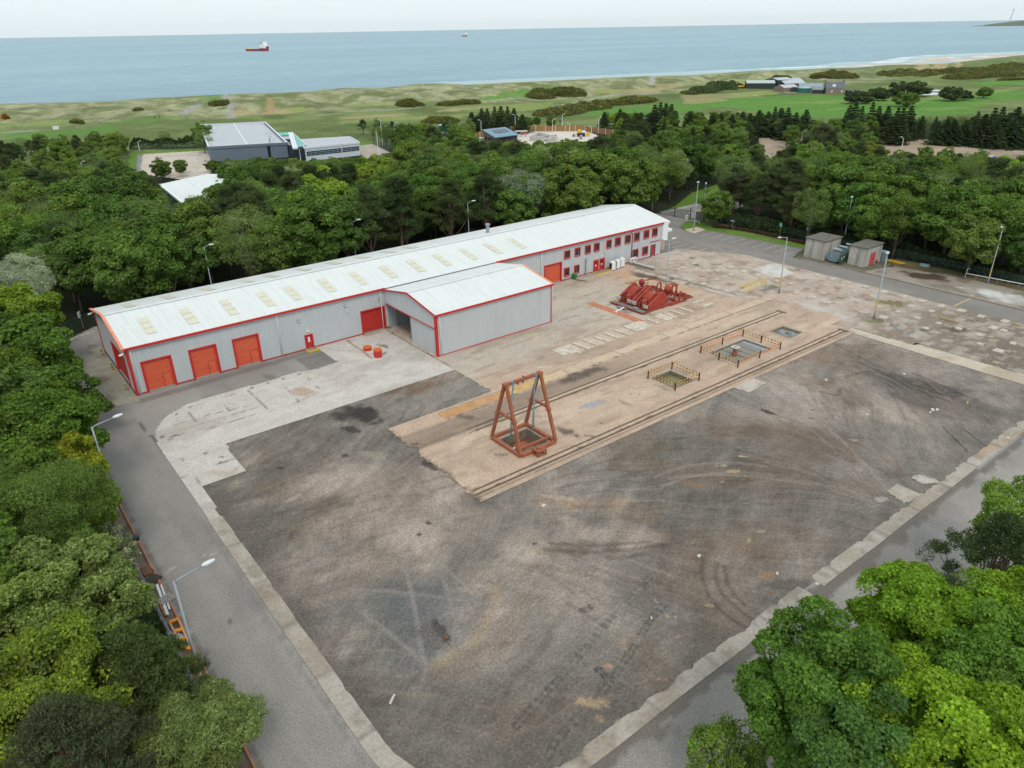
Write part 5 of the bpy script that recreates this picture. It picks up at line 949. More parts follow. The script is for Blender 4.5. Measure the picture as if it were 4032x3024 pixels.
for poly, h, lab in (([(62.3,69.4),(65.5,69.2),(65.6,71.9),(62.4,72.0)],.2,'square weathered slab at the left end of the sleeper row'),([(76.5,69.1),(80.0,69.2),(80.1,72.0),(76.5,71.9)],.22,'large pale slab at the foot of the orange steel plates'),([cC(1215,872),cC(1440,955),cC(1560,905),cC(1330,820)],.15,'rust stained slab among the sleepers below the pumps'),([cC(1775,680),cC(1975,765),cC(2060,735),cC(1870,665)],.15,'brown slab between the sleepers right of the pumps')):
    tag(MB().prism(poly, .03, h).build('concrete_slab_piece', M_OLDC if 'brown' not in lab else M_OLDB, bevel=.02), lab, 'concrete slab')
t = thing('cover_plates', (80.2, 77.5, .04), 'row of orange rusted steel cover plates beside the red pumps', 'steel plates'); M_OPL = plain('orange_plate', srgb(190,118,86), .75, col2=srgb(150,98,78), sc=.9, amt=.7, fine=.1)
for y0, y1 in ((81.2,83.1),(78.2,81.15),(75.2,78.15),(71.8,75.15)): MB().box(79.6, y0, .036, 80.95, y1, .075).build('plate', M_OPL, t)
for k, (x0, x1) in enumerate(((39.7,44.4),(44.6,49.2),(49.4,54.0))): tag(MB().box(x0, 64.8, .036, x1, 66.35, .07).build('steel_plate', plain('ochre_plate%d' % k, srgb(184,142,96) if k != 1 else srgb(186,146,104), .75, col2=srgb(168,112,72) if k < 2 else srgb(206,186,110), sc=.8, amt=.9, fine=.12)), ['ochre rusted steel plate at the left end of the plate strip','ochre steel plate second along the strip above the test bed','ochre steel plate with pale yellow patches behind the A frame'][k], 'steel plate', 'rusted steel plates along the bed')
# ---------------------------------------------------------------- red pumps
M_PR = plain('pump_red', srgb(164,62,48), .65, col2=srgb(118,54,44), sc=1.1, amt=.9, fine=.1, bmp=.15); M_PR2 = plain('pump_red_dull', srgb(158,68,54), .7, col2=srgb(120,66,54), sc=1.6, amt=.9, fine=.15); M_SILV = plain('silver_box', srgb(196,196,190), .35, .3, col2=srgb(150,148,140), sc=4, amt=.6)
def pump(y0, lab):
    t = thing('mud_pump', (86, y0+1.6, .05), lab, 'pump', 'red pumps on skids')
    for yy in (y0, y0+2.75):
        pf = [(84.2,.5),(84.05,1.0),(87.0,2.62),(87.35,2.74),(87.8,2.66),(88.05,2.3),(88.1,.5)]; n = len(pf); mb = MB(); mb.add([(x, yy, z) for x, z in pf]+[(x, yy+.42, z) for x, z in pf], [tuple(range(n))[::-1], tuple(range(n, 2*n))]+[(i, (i+1) % n, n+(i+1) % n, n+i) for i in range(n)]); mb.build('side_case', M_PR, t, bevel=.05)
    pf = []
    for k in range(15): a = math.radians(200-k*14.5); pf.append((86.55+1.35*math.cos(a), 1.15+1.35*math.sin(a)))
    pf = [(85.2,.5)]+pf+[(87.9,.5)]; n = len(pf); mb = MB(); mb.add([(x, y0+.75, z) for x, z in pf]+[(x, y0+2.45, z) for x, z in pf], [tuple(range(n))[::-1], tuple(range(n, 2*n))]+[(i, (i+1) % n, n+(i+1) % n, n+i) for i in range(n)]); hd = mb.build('gear_hood', M_PR, t, bevel=.03)
    MB().box(85.5, y0+2.2, 2.2, 87.2, y0+2.35, 2.56).build('lifting_lug', M_PR2, hd)
    mb = MB(); mb.tube([(84.3, y0+1.6, 1.25), (85.3, y0+1.6, 1.35)], .34, 14); mb.tube([(84.0, y0+1.3, .9), (84.9, y0+1.3, 1.0)], .2, 10); mb.tube([(84.4, y0+2.3, .8), (85.3, y0+2.3, .9)], .26, 10); mb.build('drive_end', M_PR2, t)
    mb = MB(); mb.tube(smooth_line([(84.1,y0+2.3,.5),(84.0,y0+2.3,1.5),(84.35,y0+2.3,1.75),(84.7,y0+2.3,1.5),(84.7,y0+2.3,.6)], 4), .1, 8); mb.tube(smooth_line([(84.1,y0+.6,.5),(84.1,y0+.6,1.2),(84.5,y0+.75,1.3),(84.8,y0+.9,.9)], 4), .09, 8); mb.build('pipe', M_PR2, t)
    for yy in (y0+.35, y0+2.75): MB().cbox((83.72, yy-.05, 1.0), (.2, .85, .5)).build('junction_box', M_SILV, t, bevel=.02)
    for yy in (y0-.05, y0+1.7): MB().box(83.85, yy, .4, 84.0, yy+.18, 1.35).build('bracket', M_PR2, t)
    mb = MB(); mb.box(83.8, y0-.15, .12, 91.6, y0+.1, .5); mb.box(83.8, y0+3.05, .12, 91.6, y0+3.3, .5); mb.box(84.0, y0+.1, .15, 88.4, y0+3.05, .4); mb.build('skid', M_PR2, t)
    # fluid end
    mb = MB(); mb.box(88.35, y0+.3, .5, 89.3, y0+2.9, 1.3)
    for k in range(3): mb.tube([(88.7, y0+.7+k*.85, 1.3), (88.7, y0+.7+k*.85, 1.75)], .22, 10); mb.tube([(88.0, y0+.7+k*.85, 1.0), (88.5, y0+.7+k*.85, 1.0)], .24, 10); mb.tube([(89.2, y0+.7+k*.85, .9), (89.7, y0+.7+k*.85, .9)], .2, 10)
    mb.build('fluid_end', M_PR2, t, bevel=.02); return t
pump(77.3, 'red mud pump nearer the warehouse, with curved gear hood and wedge cases'); pump(73.85, 'red mud pump nearer the camera, with curved gear hood and wedge cases')
mf = thing('pipe_manifold', (91.5, 78, .05), 'tangle of red pipes and round dampers behind the two red pumps', 'pipework')
def dome(x, y, z, r, m_): MB().lathe((x, y, z), [(.12,-.7),(.16,-.45),(r*.7,-.35),(r,-.05),(r,.25),(r*.8,.55),(r*.4,.7),(.1,.75)], 16).build('damper', m_, mf, smooth=True)
dome(90.4, 81.2, 1.75, .5, plain('crimson_paint', srgb(150,36,48), .5)); dome(91.0, 76.0, 1.75, .55, M_PR)
ut = lambda pts, r=.1: MB().tube(smooth_line(pts, 5), r, 8).build('pipe', M_PR2 if R.random() < .5 else M_PR, mf, smooth=True)
ut([(90.2,77.6,.5),(90.2,77.6,2.2),(90.5,77.6,2.65),(90.9,77.5,2.55),(91.0,77.5,2.1),(91.0,77.5,1.2)], .13); ut([(91.3,75.3,1.2),(91.3,75.3,2.4),(91.7,75.2,2.75),(92.1,75.1,2.5),(92.1,75.1,1.0)], .14); ut([(90.2,79.2,.7),(90.2,79.2,1.5),(90.6,79.0,1.8),(91.0,78.6,1.6),(91,78.2,1.2)], .13)
ut([(89.8,81.8,.8),(89.8,80.5,.9),(89.9,78.4,.85),(90.0,76.2,.85),(90.1,74.2,.8)], .17); ut([(90.6,81.5,.5),(90.7,79.5,.55),(90.9,77.0,.5),(91.2,74.6,.5)], .14); ut([(91.8,80.2,.6),(91.8,77.5,.7),(92.0,75.8,.6)], .12); ut([(90,82.2,.4),(89.6,82.6,.9),(89.4,82.2,1.3),(89.9,81.7,1.2),(90.4,81.3,1.0)], .11)
ut([(91.0,77.5,1.3),(91.6,77.2,1.2),(92.2,76.4,1.0),(92.6,75.4,.9),(93.2,75.0,1.0),(93.3,74.2,1.1)], .13); ut([(92.0,75.1,1.1),(92.4,74.3,1.3),(92.9,73.9,1.2),(93.1,73.6,.7)], .12); ut([(90.0,74.2,.9),(90.9,73.9,.9),(92.0,73.8,.8),(93.0,73.5,.5)], .13); ut([(93.3,74.3,.4),(94.3,73.6,.4),(94.6,74.4,.4),(94.2,75.4,.4),(93.2,76.2,.5)], .13)
mb = MB()
for x, y, z in ((90.2,77.6,1.2),(91,77.5,1.5),(91.3,75.3,1.5),(92.1,75.1,1.4),(90.0,79.8,.85),(89.95,78.4,.85),(90.0,75.4,.85),(92.2,76.4,1.0),(93.2,75,1.0),(90.4,81.2,.9),(91,76,.95),(91.8,78.8,.65),(92.9,74,.9)): mb.cbox((x,y,z), (.4,.4,.24), R.random()*3); mb.tube([(x,y,z-.22),(x,y,z+.24)], .2, 8)
mb.build('valve', M_PR2, mf)
for x, y, h in ((89.8,82.4,1.1),(91.6,73.9,1.5),(90.6,74.1,1.7),(92.6,79.6,.9),(92.4,77.6,1.2),(89.7,76.8,1.4),(91.2,80.3,1.2),(93.9,74.6,.9)): MB().box(x-.14,y-.12,.1,x+.14,y+.12,h).build('upright', M_PR, mf)
mb = MB(); mb.beam((89.2,82.8,.25),(93.6,82.8,.25),.2,.25); mb.beam((89.2,73.6,.25),(94.8,73.6,.25),.2,.25); mb.beam((93.6,82.8,.25),(93.6,73.6,.25),.2,.25); mb.beam((91.4,82.8,.22),(91.4,73.6,.22),.2,.22); mb.build('skid', M_PR2, mf)
tag(MB().beam((94.3,74.0,.12),(94.9,76.6,.12),1.4,.12).build('tarpaulin', M_DARK), 'black tarpaulin under the pipework at the right end of the pumps', 'tarpaulin')
for a, b, lab in ((cC(1070,250),cC(1265,200),'red pipe lying behind the pumps, farthest left of the loose pipes'),(cC(1420,340),cC(1580,292),'red pipe lying on the concrete right of the lamp post'),(cC(1430,385),cC(1645,322),'thin red pipe lying nearest the pale pads')): tag(MB().tube([(a[0],a[1],.13),(b[0],b[1],.13)], .09, 8).build('loose_pipe', M_PR, smooth=True), lab, 'pipe', 'loose red pipes')
M_WOOD = plain('old_timber', srgb(176,158,124), .9, col2=srgb(130,112,88), sc=2, amt=.8, fine=.15)
for a, b, lab in ((cC(740,305),cC(950,245),'old timber beam lying behind the left pump'),(cC(850,330),cC(1110,290),'old timber beam lying just behind the pump manifold')): tag(MB().beam((a[0],a[1],.17),(b[0],b[1],.17), .5, .28).build('timber_beam', M_WOOD, bevel=.02), lab, 'timber', 'old timbers behind the pumps')
ap = thing('access_platform', (83.2, 77.2, .04), 'grey grated platform with red edges along the low end of the pumps', 'platform'); MB().box(82.65,73.75,.3,83.65,80.85,.36).build('deck', plain('grating', srgb(118,122,124), .7, fine=.15), ap); MB().box(82.55,73.7,.2,82.64,80.9,.4).box(82.55,73.6,.2,83.7,73.7,.4).build('edge', M_PR2, ap)
for y in (74.2,76.5,78.5,80.4): MB().box(82.7,y,.03,83.6,y+.12,.298).build('leg', M_PR2, ap)
mb = MB(); 
for x, y in ((82.0,77.0),(82.0,78.6),(82.6,77.0),(82.6,78.6)): mb.beam((x,y,.04),(x,y,1.2),.06)
mb.beam((82.0,77.0,1.18),(82.6,77.0,1.18),.06); mb.beam((82.0,78.6,1.18),(82.6,78.6,1.18),.06); mb.build('handrail', M_PR2, ap); MB().box(81.9,77.0,.2,82.55,78.6,.25).build('step', M_GREY, ap); MB().cbox((82.0,78.65,1.25),(.06,.5,.4)).build('sign', M_YEL, ap); MB().cbox((83.1,75.6,.5),(.5,.9,.26)).build('control_box', M_GREY, ap)
a, b = cC(700,745), cC(545,805); tag(MB().tube(smooth_line([(a[0],a[1],.4),((a[0]+b[0])/2,(a[1]+b[1])/2,.25),(b[0]+.2,b[1]+.05,.18),(b[0],b[1]-.2,.1)], 4), .11, 8).build('waste_pipe', M_WHITE, smooth=True), 'white plastic waste pipe sticking out over the orange plates', 'pipe')
# ---------------------------------------------------------------- pale foundation pads
pads6 = [(250,1072),(380,1105),(515,1072),(630,1042),(765,1075),(640,1110),(525,1152),(755,1152),(895,1110),(1040,1150),(900,1190),(595,1200),(440,1243),(733,1240),(600,1285),(885,1285),(745,1328),(1050,1230),(1185,1187),(1200,1273),(1040,1328),(895,1375),(1025,1412),(1340,1228),(1475,1262),(320,1215),(465,1165),(1545,1288),(1700,1235),(1700,1330),(1755,1425),(1190,1370),(1585,1378)]
padsA = [(475,183),(600,215),(735,248),(880,285),(1035,322),(1187,358),(1350,400),(1515,443),(1685,484),(1850,530),(2050,575),(500,250),(640,288),(782,323),(935,362),(1100,402),(1262,443),(1430,488),(1490,592),(380,295),(520,332),(660,370),(810,408),(985,455),(1145,498),(1310,543),(420,370),(560,410),(860,500),(1025,543),(1380,632),(1660,638),(1950,628),(2040,652),(1840,686),(1932,710),(2120,762),(1840,768),(2000,820),(2075,830),(1975,920),(365,216)]
big = {(630,1042),(765,1075),(525,1152),(895,1110),(1040,1150),(1185,1187),(1340,1228),(440,1243),(600,1285),(745,1328),(895,1375),(1025,1412)}
bigA = {(475,183),(600,215),(735,248),(880,285),(1035,322),(1187,358),(1350,400),(1515,443),(1685,484),(1850,530),(2050,575),(560,410),(860,500),(1025,543),(1840,686),(1950,628),(2000,820),(420,370)}
M_PAD = plain('pad_concrete', srgb(190,181,168), .9, col2=srgb(150,138,124), sc=1.1, amt=.8, fine=.18)
def pad_order(f, L):
    # rows run beside the road: by distance from it, then from the left
    q = sorted(((f(*p), p) for p in L), key=lambda t: -t[0][0]); rows = [q[i:i+8] for i in range(0, len(q), 8)]; out = []
    for ri, r_ in enumerate(rows):
        for k, (c, p) in enumerate(sorted(r_, key=lambda t: upxx(t[0]))): out.append((p, ri, k))
    return out
upxx = lambda c: proj(c[0], c[1], 0)[0]
NW = ['first','second','third','fourth','fifth','sixth','seventh','eighth']
for f, L, Bg, lab in ((c6, pads6, big, 'in pink gravel'), (cA, padsA, bigA, 'in the rough ground')):
    for p, ri, ki in pad_order(f, L):
        x, y = f(*p); lb = '%s concrete pad, %s from left, %s row from side road, %s' % ('wide' if p in Bg else 'small', NW[ki], NW[ri], lab); w = (1.5 if p in Bg else .95)*R.uniform(.85, 1.15); d = (1.15 if p in Bg else .85)*R.uniform(.85, 1.1); poly = [(x+sx*w/2*R.uniform(.85, 1.05), y+sy*d/2*R.uniform(.85, 1.05)) for sx, sy in ((-1,-1),(1,-1),(1,1),(-1,1))]
        tag(MB().prism(poly, -.02, R.uniform(.12, .26)).build('foundation_pad', M_PAD if R.random() < .8 else M_OLDB, bevel=.02), lb, 'concrete pad', 'pale pads in the gravel' if f is c6 else 'pale pads along the side road')
a, b = cA(1510,550), cA(1660,590); tag(MB().beam((a[0],a[1],.2),(b[0],b[1],.2),.35,.3).build('timber_beam', M_WOOD), 'long grey timber baulk lying in the rough ground by the side road', 'timber')
a, b = cA(2110,598), cA(2180,610); tag(MB().beam((a[0],a[1],.2),(b[0],b[1],.2),.4,.3).build('timber_beam', M_WOOD), 'short timber baulk at the edge of the side road', 'timber')
# access ramp with yellow handrails
rp = thing('access_ramp', (*c6(1260,1370), .02), 'short concrete ramp with yellow handrails at the edge of the pink gravel', 'ramp')
q = [c6(1125,1415), c6(1185,1430), c6(1420,1345), c6(1360,1315)]; MB().prism(q, .0, .35).build('slope', plain('ramp_concrete', srgb(190,176,158), .9, fine=.1), rp)
for a, b in ((c6(1130,1412), c6(1345,1315)), (c6(1190,1428), c6(1425,1345)), (c6(1345,1315), c6(1425,1345))):
    mb = MB(); n = 4
    for z in (.75, 1.25): mb.tube([(a[0],a[1],z),(b[0],b[1],z)], .035, 6)
    for k in range(n+1): x = a[0]+(b[0]-a[0])*k/n; y = a[1]+(b[1]-a[1])*k/n; mb.tube([(x,y,.1),(x,y,1.25)], .035, 6)
    mb.build('handrail', M_YEL, rp)
# ---------------------------------------------------------------- trees
def leafmat(name, rnd=.5, trans=.35):
    m = bpy.data.materials.new(name); m.use_nodes = True; nt = m.node_tree; nt.nodes.clear()
    out = nt.nodes.new('ShaderNodeOutputMaterial'); oi = nt.nodes.new('ShaderNodeObjectInfo'); a = nt.nodes.new('ShaderNodeAttribute'); a.attribute_name = 'tone'
    c = mixc(nt, 1.0, oi.outputs['Color'], a.outputs['Color'], 'MULTIPLY')
    d = nt.nodes.new('ShaderNodeBsdfDiffuse'); t = nt.nodes.new('ShaderNodeBsdfTranslucent'); g = nt.nodes.new('ShaderNodeBsdfGlossy'); g.inputs['Roughness'].default_value = .45; g.inputs['Color'].default_value = (.6,.62,.5,1)
    nt.links.new(c, d.inputs[0]); tc = mixc(nt, 1.0, c, (1.5, 1.5, .5), 'MULTIPLY'); nt.links.new(tc, t.inputs[0])
    m1 = nt.nodes.new('ShaderNodeMixShader'); m1.inputs[0].default_value = trans; nt.links.new(d.outputs[0], m1.inputs[1]); nt.links.new(t.outputs[0], m1.inputs[2])
    m2 = nt.nodes.new('ShaderNodeMixShader'); m2.inputs[0].default_value = .02; nt.links.new(m1.outputs[0], m2.inputs[1]); nt.links.new(g.outputs[0], m2.inputs[2]); nt.links.new(m2.outputs[0], out.inputs[0]); return m
M_LEAF = leafmat('foliage')
M_BARK = plain('bark', srgb(112,102,88), .95, col2=srgb(80,74,62), sc=2, amt=.8, fine=.2, obj=True); M_BARKP = plain('pine_bark', srgb(120,92,78), .95, col2=srgb(96,84,76), sc=2, amt=.8, fine=.2, obj=True)
LEAFS = {
 'oval': np.array([(-.5,0),(-.18,.3),(.2,.28),(.5,0),(.2,-.28),(-.18,-.3)]),
 'quad': np.array([(-.5,-.32),(.42,-.4),(.5,.34),(-.4,.42)]),
 'maple': np.array([(-.5,0),(-.3,.22),(-.36,.5),(0,.3),(.18,.42),(.22,.17),(.55,0),(.22,-.17),(.18,-.42),(0,-.3),(-.36,-.5),(-.3,-.22)]),
 'lance': np.array([(-.6,0),(0,.13),(.6,0),(0,-.13)]),
 'needle': np.array([(-.5,-.1),(.5,-.05),(.55,.06),(-.5,.12)])}
def leaf_mesh(name, pts, nrm, size, shape, tone, rg, elong=None):
    """one polygon per leaf; tone = rgb multiplier per leaf"""
    n = len(pts); L = LEAFS[shape]; k = len(L)
    nrm = nrm/np.linalg.norm(nrm, axis=1, keepdims=True); r = rg.normal(size=(n, 3)) if elong is None else elong+rg.normal(size=(n, 3))*.35
    t = r-nrm*(r*nrm).sum(1, keepdims=True); t /= np.linalg.norm(t, axis=1, keepdims=True)+1e-9; b = np.cross(nrm, t); s = np.asarray(size).reshape(-1, 1)*np.ones((n, 1))
    V = pts[:, None, :]+(t[:, None, :]*L[None, :, 0, None]+b[:, None, :]*L[None, :, 1, None])*s[:, :, None]
    V = V+nrm[:, None, :]*(-.35*np.abs(L[None, :, 1, None]))*s[:, :, None]
    me = bpy.data.meshes.new(name); me.vertices.add(n*k); me.vertices.foreach_set('co', V.astype(np.float32).ravel())
    me.loops.add(n*k); me.loops.foreach_set('vertex_index', np.arange(n*k, dtype=np.int32)); me.polygons.add(n); me.polygons.foreach_set('loop_start', (np.arange(n)*k).astype(np.int32)); me.update(calc_edges=True)
    at_ = me.attributes.new('tone', 'FLOAT_COLOR', 'FACE'); c = np.ones((n, 4), np.float32); c[:, :3] = tone; at_.data.foreach_set('color', c.ravel()); me.materials.append(M_LEAF); return me
def fib(n, rg):
    i = np.arange(n)+.5; ph = np.arccos(1-2*i/n); th = math.pi*(1+5**.5)*i+rg.random()*6; return np.stack([np.cos(th)*np.sin(ph), np.sin(th)*np.sin(ph), np.cos(ph)], 1)
def crown_broad(seed, h, r, zc, rz, nclump, nleaf, size, shape='quad', cr=(.2,.34), tip=(1.25,1.2,.9), loose=0.0, jit=.38):
    """clumps of leaves over an uneven crown; returns leaf mesh"""
    rg = np.random.default_rng(seed); d = fib(nclump, rg)+rg.normal(size=(nclump, 3))*.16; d /= np.linalg.norm(d, axis=1, keepdims=True)
    lump = .78+.42*vn(d[:, 0]*2.1+seed, d[:, 1]*2.1+d[:, 2]*1.7, seed % 7); rad = lump*rg.uniform(.62, .95, nclump); rad[::5] *= .6
    cc = d*rad[:, None]*np.array([r, r, rz]); cc[:, 2] = np.where(cc[:, 2] < 0, cc[:, 2]*.75, cc[:, 2])+zc; rc = rg.uniform(cr[0], cr[1], nclump)*r
    w = rc**2; w /= w.sum(); idx = rg.choice(nclump, nleaf, p=w); q = rg.normal(size=(nleaf, 3)); q /= np.linalg.norm(q, axis=1, keepdims=True)
    q = q+.55*d[idx]+np.array([0, 0, .35]); q /= np.linalg.norm(q, axis=1, keepdims=True)
    rr = rc[idx]*(1-np.abs(rg.normal(size=nleaf))*.16+rg.random(nleaf)*loose)*(.8+.4*vn(q[:, 0]*3+idx, q[:, 1]*3+q[:, 2]*3, 2)); pts = cc[idx]+q*rr[:, None]*np.array([1, 1, .72])
    pts[:, 2] = np.maximum(pts[:, 2], .12*h*rg.random(nleaf)+.3)
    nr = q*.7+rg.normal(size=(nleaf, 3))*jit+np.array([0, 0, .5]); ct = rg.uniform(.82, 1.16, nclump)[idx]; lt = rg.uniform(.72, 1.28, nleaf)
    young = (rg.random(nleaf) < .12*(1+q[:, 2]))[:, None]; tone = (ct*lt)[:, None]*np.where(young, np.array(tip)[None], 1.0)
    return leaf_mesh('crown', pts, nr, size*rg.uniform(.7, 1.25, nleaf), shape, tone, rg), cc
def crown_pine(seed, h, r, z0, nb, nleaf, size, rcs=(.16,.3)):
    """dark needle tufts on flat-topped irregular boughs"""
    rg = np.random.default_rng(seed); cc = []; 
    for i in range(nb):
        t = rg.random()**.8; z = z0+(h-z0)*t; a = rg.random()*6.28; rr = r*(1-t**1.6)*rg.uniform(.35, 1.0)+.3; cc.append((rr*math.cos(a), rr*math.sin(a), z))
    cc = np.array(cc); rc = rg.uniform(*rcs, nb)*r; idx = rg.choice(nb, nleaf); q = rg.normal(size=(nleaf, 3)); q /= np.linalg.norm(q, axis=1, keepdims=True); q[:, 2] = q[:, 2]*.6+.15
    pts = cc[idx]+q*(rc[idx]*(.55+.5*rg.random(nleaf)))[:, None]; lt = rg.uniform(.65, 1.3, nleaf)*rg.uniform(.85, 1.15, nb)[idx]; br = (rg.random(nleaf) < .13)[:, None]
    tone = lt[:, None]*np.where(br, np.array([1.35, 1.15, 1.05])[None], 1.0); el = q+np.array([0, 0, .8])
    return leaf_mesh('crown', pts, rg.normal(size=(nleaf, 3)), size*rg.uniform(.7, 1.3, nleaf), 'needle' if size > .3 else 'lance', tone, rg, elong=el), cc
def crown_spruce(seed, h, r, z0, nw, nleaf, size, droop=.25):
    rg = np.random.default_rng(seed); t = rg.random(nleaf)**.75; lv = np.floor(t*nw)/nw+rg.normal(size=nleaf)*.006; nbr = 7; k = rg.integers(0, nbr, nleaf); a = k*6.283/nbr+np.floor(t*nw)*2.4+rg.normal(size=nleaf)*.13
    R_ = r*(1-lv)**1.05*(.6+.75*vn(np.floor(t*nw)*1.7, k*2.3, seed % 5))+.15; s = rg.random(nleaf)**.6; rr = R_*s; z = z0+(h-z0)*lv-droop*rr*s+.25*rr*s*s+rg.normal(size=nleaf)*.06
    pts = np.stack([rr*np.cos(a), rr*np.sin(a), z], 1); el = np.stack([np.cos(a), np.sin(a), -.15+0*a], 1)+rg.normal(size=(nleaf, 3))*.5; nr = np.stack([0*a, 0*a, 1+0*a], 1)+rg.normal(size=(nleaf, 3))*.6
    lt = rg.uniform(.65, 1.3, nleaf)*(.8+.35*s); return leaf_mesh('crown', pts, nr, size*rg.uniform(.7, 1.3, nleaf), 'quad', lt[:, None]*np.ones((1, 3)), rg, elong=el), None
def trunk_mesh(seed, h, r0, zc, cc=None, nlimb=7, lean=.03, n=7):
    rg = random.Random(seed); mb = MB(); top = h*.8; pts = []; x = y = 0
    for i in range(6): pts.append((x, y, -.3+top*i/5)); x += rg.uniform(-lean, lean)*h/5; y += rg.uniform(-lean, lean)*h/5
    mb.tube(pts, [r0*(1-.8*i/5)*(1.25 if i == 0 else 1) for i in range(6)], n)
    if cc is not None:
        for c in list(cc)[::max(1, len(cc)//nlimb)][:nlimb]:
            k = min(4, max(1, int((c[2]*.45)/top*5))); p = pts[k]; m_ = [(p[j]*.5+c[j]*.5+(0.0 if j < 2 else -.3)) for j in range(3)]; mb.tube([p, m_, tuple(c)], [r0*.4, r0*.25, r0*.08], 5)
    me = bpy.data.meshes.new('trunk'); me.from_pydata(mb.v, [], mb.f); me.shade_smooth(); return me
SPEC = {}
def addspec(key, crown, trunk, h, r, nm): trunk.materials.append(M_BARK if 'pine' not in nm else M_BARKP); SPEC[key] = (crown, trunk, h, r, nm)
for k in range(5):
    c, cc = crown_broad(100+k, 12, 4.4+.3*(k % 2), 6.9, 5.1, 72, 11500, .34, 'quad'); addspec('b%d' % k, c, trunk_mesh(k, 12, .2, 7, cc), 12, 4.5, 'broadleaf_tree')
for k in range(2):
    c, cc = crown_broad(200+k, 13, 3.1, 7.6, 5.4, 46, 5200, .30, 'oval', cr=(.2,.36), loose=.5); addspec('o%d' % k, c, trunk_mesh(30+k, 13, .17, 7, cc, 12), 13, 3.2, 'open_broadleaf_tree')
for k in range(2):
    c, cc = crown_broad(300+k, 11, 3.8, 6.6, 4.2, 60, 8500, .28, 'lance', cr=(.18,.32), tip=(1.5,1.5,1.5), loose=.35); addspec('w%d' % k, c, trunk_mesh(40+k, 11, .2, 6, cc, 12), 11, 3.9, 'silver_leaved_tree')
for k in range(3):
    c, cc = crown_pine(400+k, 13, 3.9, 4.0, 64, 11000, .36); addspec('p%d' % k, c, trunk_mesh(50+k, 13, .22, 8, cc, 14), 13, 3.8, 'pine_tree')
for k in range(4):
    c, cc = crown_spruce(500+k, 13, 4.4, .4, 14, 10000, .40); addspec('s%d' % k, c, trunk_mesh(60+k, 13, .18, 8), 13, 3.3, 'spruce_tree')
for k in range(2):
    c, cc = crown_broad(600+k, 5, 3.2, 2.6, 2.5, 50, 6500, .34, 'quad'); addspec('u%d' % k, c, trunk_mesh(70+k, 5, .15, 2.5, cc), 5, 3.2, 'round_bush')
TREES = []
def toned(c, v=.2): 
    k = R.uniform(1-v, 1+v); return (c[0]*k*R.uniform(.9, 1.1), c[1]*k, c[2]*k*R.uniform(.88, 1.12), 1)
def put_tree(key, x, y, h, rs, col, z=0.0, label=None, group=None, cat='tree', name=None):
    cr, tr, h0, r0, nm = SPEC[key]; nm = name or nm
    e = bpy.data.objects.new(nm, None); COL.objects.link(e); e.location = (x, y, z); e.rotation_euler = (0, 0, R.random()*6.28); s = h/h0; w = rs/r0; e.scale = (w, w, s); e.empty_display_size = .5
    for n_, me in (('crown', cr), ('trunk', tr)):
        ob = bpy.data.objects.new(n_, me); COL.objects.link(ob); ob.parent = e; ob.color = (*col[:3], 1)
    e['category'] = cat
    if label: e['label'] = label
    if group: e['group'] = group
    return e
G_MID = (.125,.205,.040); G_DEEP = (.088,.160,.034); G_LIME = (.205,.300,.040); G_OLV = (.140,.212,.044); G_SILV = (.26,.30,.20); G_PINE = (.070,.104,.042); G_SPR = (.064,.100,.050); G_BLUE = (.140,.210,.070)
# where foliage must not show: the open ground, houses, golf links and sky of the place (outlines of the clearings)
KEEP = [[(235,1090),(212,880),(150,830),(122,745),(205,712),(203,668),(700,560),(1010,505),(1385,440),(1440,468),(1475,470),(1480,482),(1660,525),(1730,540),(1820,558),(1900,578),(2080,600),(2212,628),(2240,1800),(300,1800)],
 [(433,268),(590,262),(604,283),(640,285),(775,295),(850,328),(840,334),(778,338),(700,341),(610,345),(450,340)], [(282,330),(305,322),(440,318),(447,345),(425,352),(405,340),(345,338),(318,352),(303,368),(287,358)], [(352,404),(425,382),(490,380),(470,393),(410,404),(395,430)],
 [(990,300),(1040,298),(1045,278),(1110,273),(1180,288),(1230,270),(1290,272),(1330,284),(1290,299),(1200,303),(1100,303),(1040,303)], [(1645,300),(1695,300),(1700,322),(1655,335)], [(1885,300),(2100,300),(2130,290),(2180,300),(2212,330),(2170,345),(2120,330),(1970,330)], [(1455,445),(1530,408),(1558,402),(1552,440),(1500,468)]]
KDIST = [1e9, 306, 335, 250, 345, 352, 352, 1e9]
SKYL = [(-200,300),(0,298),(40,292),(90,280),(130,290),(160,284),(250,277),(258,262),(430,262),(440,266),(600,262),(620,252),(690,258),(760,258),(800,255),(850,262),(930,266),(1005,252),(1140,250),(1290,245),(1400,240),(1520,240),(1690,245),(1770,258),(1900,245),(2100,250),(2212,235),(2400,230)]
def upx(x, y, z): a = proj(x, y, z); return a[0]/KO, a[1]/KO
def blocked(x, y, h, r):
    pts = []
    for k in range(12):
        a = 6.283*k/12; hz = h*.62+h*.36*math.sin(a); pts.append((math.cos(a)*r*.92, hz))
    dx, dy = x, y; L = math.hypot(dx, dy); tx, ty = -dy/L, dx/L
    P_ = [upx(x+tx*q, y+ty*q, z) for q, z in pts]; xs = np.array([p[0] for p in P_]); ys = np.array([p[1] for p in P_])
    for k, dm in zip(KEEP, KDIST):
        if L < dm and inpoly(xs, ys, k).any(): return True
    sk = np.interp(xs, [p[0] for p in SKYL], [p[1] for p in SKYL]); return bool((ys < sk).any())
def free_ground(x, y):
    """base point allowed: outside the works site, its road and the lots"""
    if 4.0 < x < 141.0 and -30 < y < 119 and not (x > 139.5 and y > 100): return False
    if x <= 4.0 and (y < 62): return False
    if x < 12.5 and 100 < y < 126 and x > 3.0: return False
    if x > 4 and y < 128 and x < 14: return False
    return True
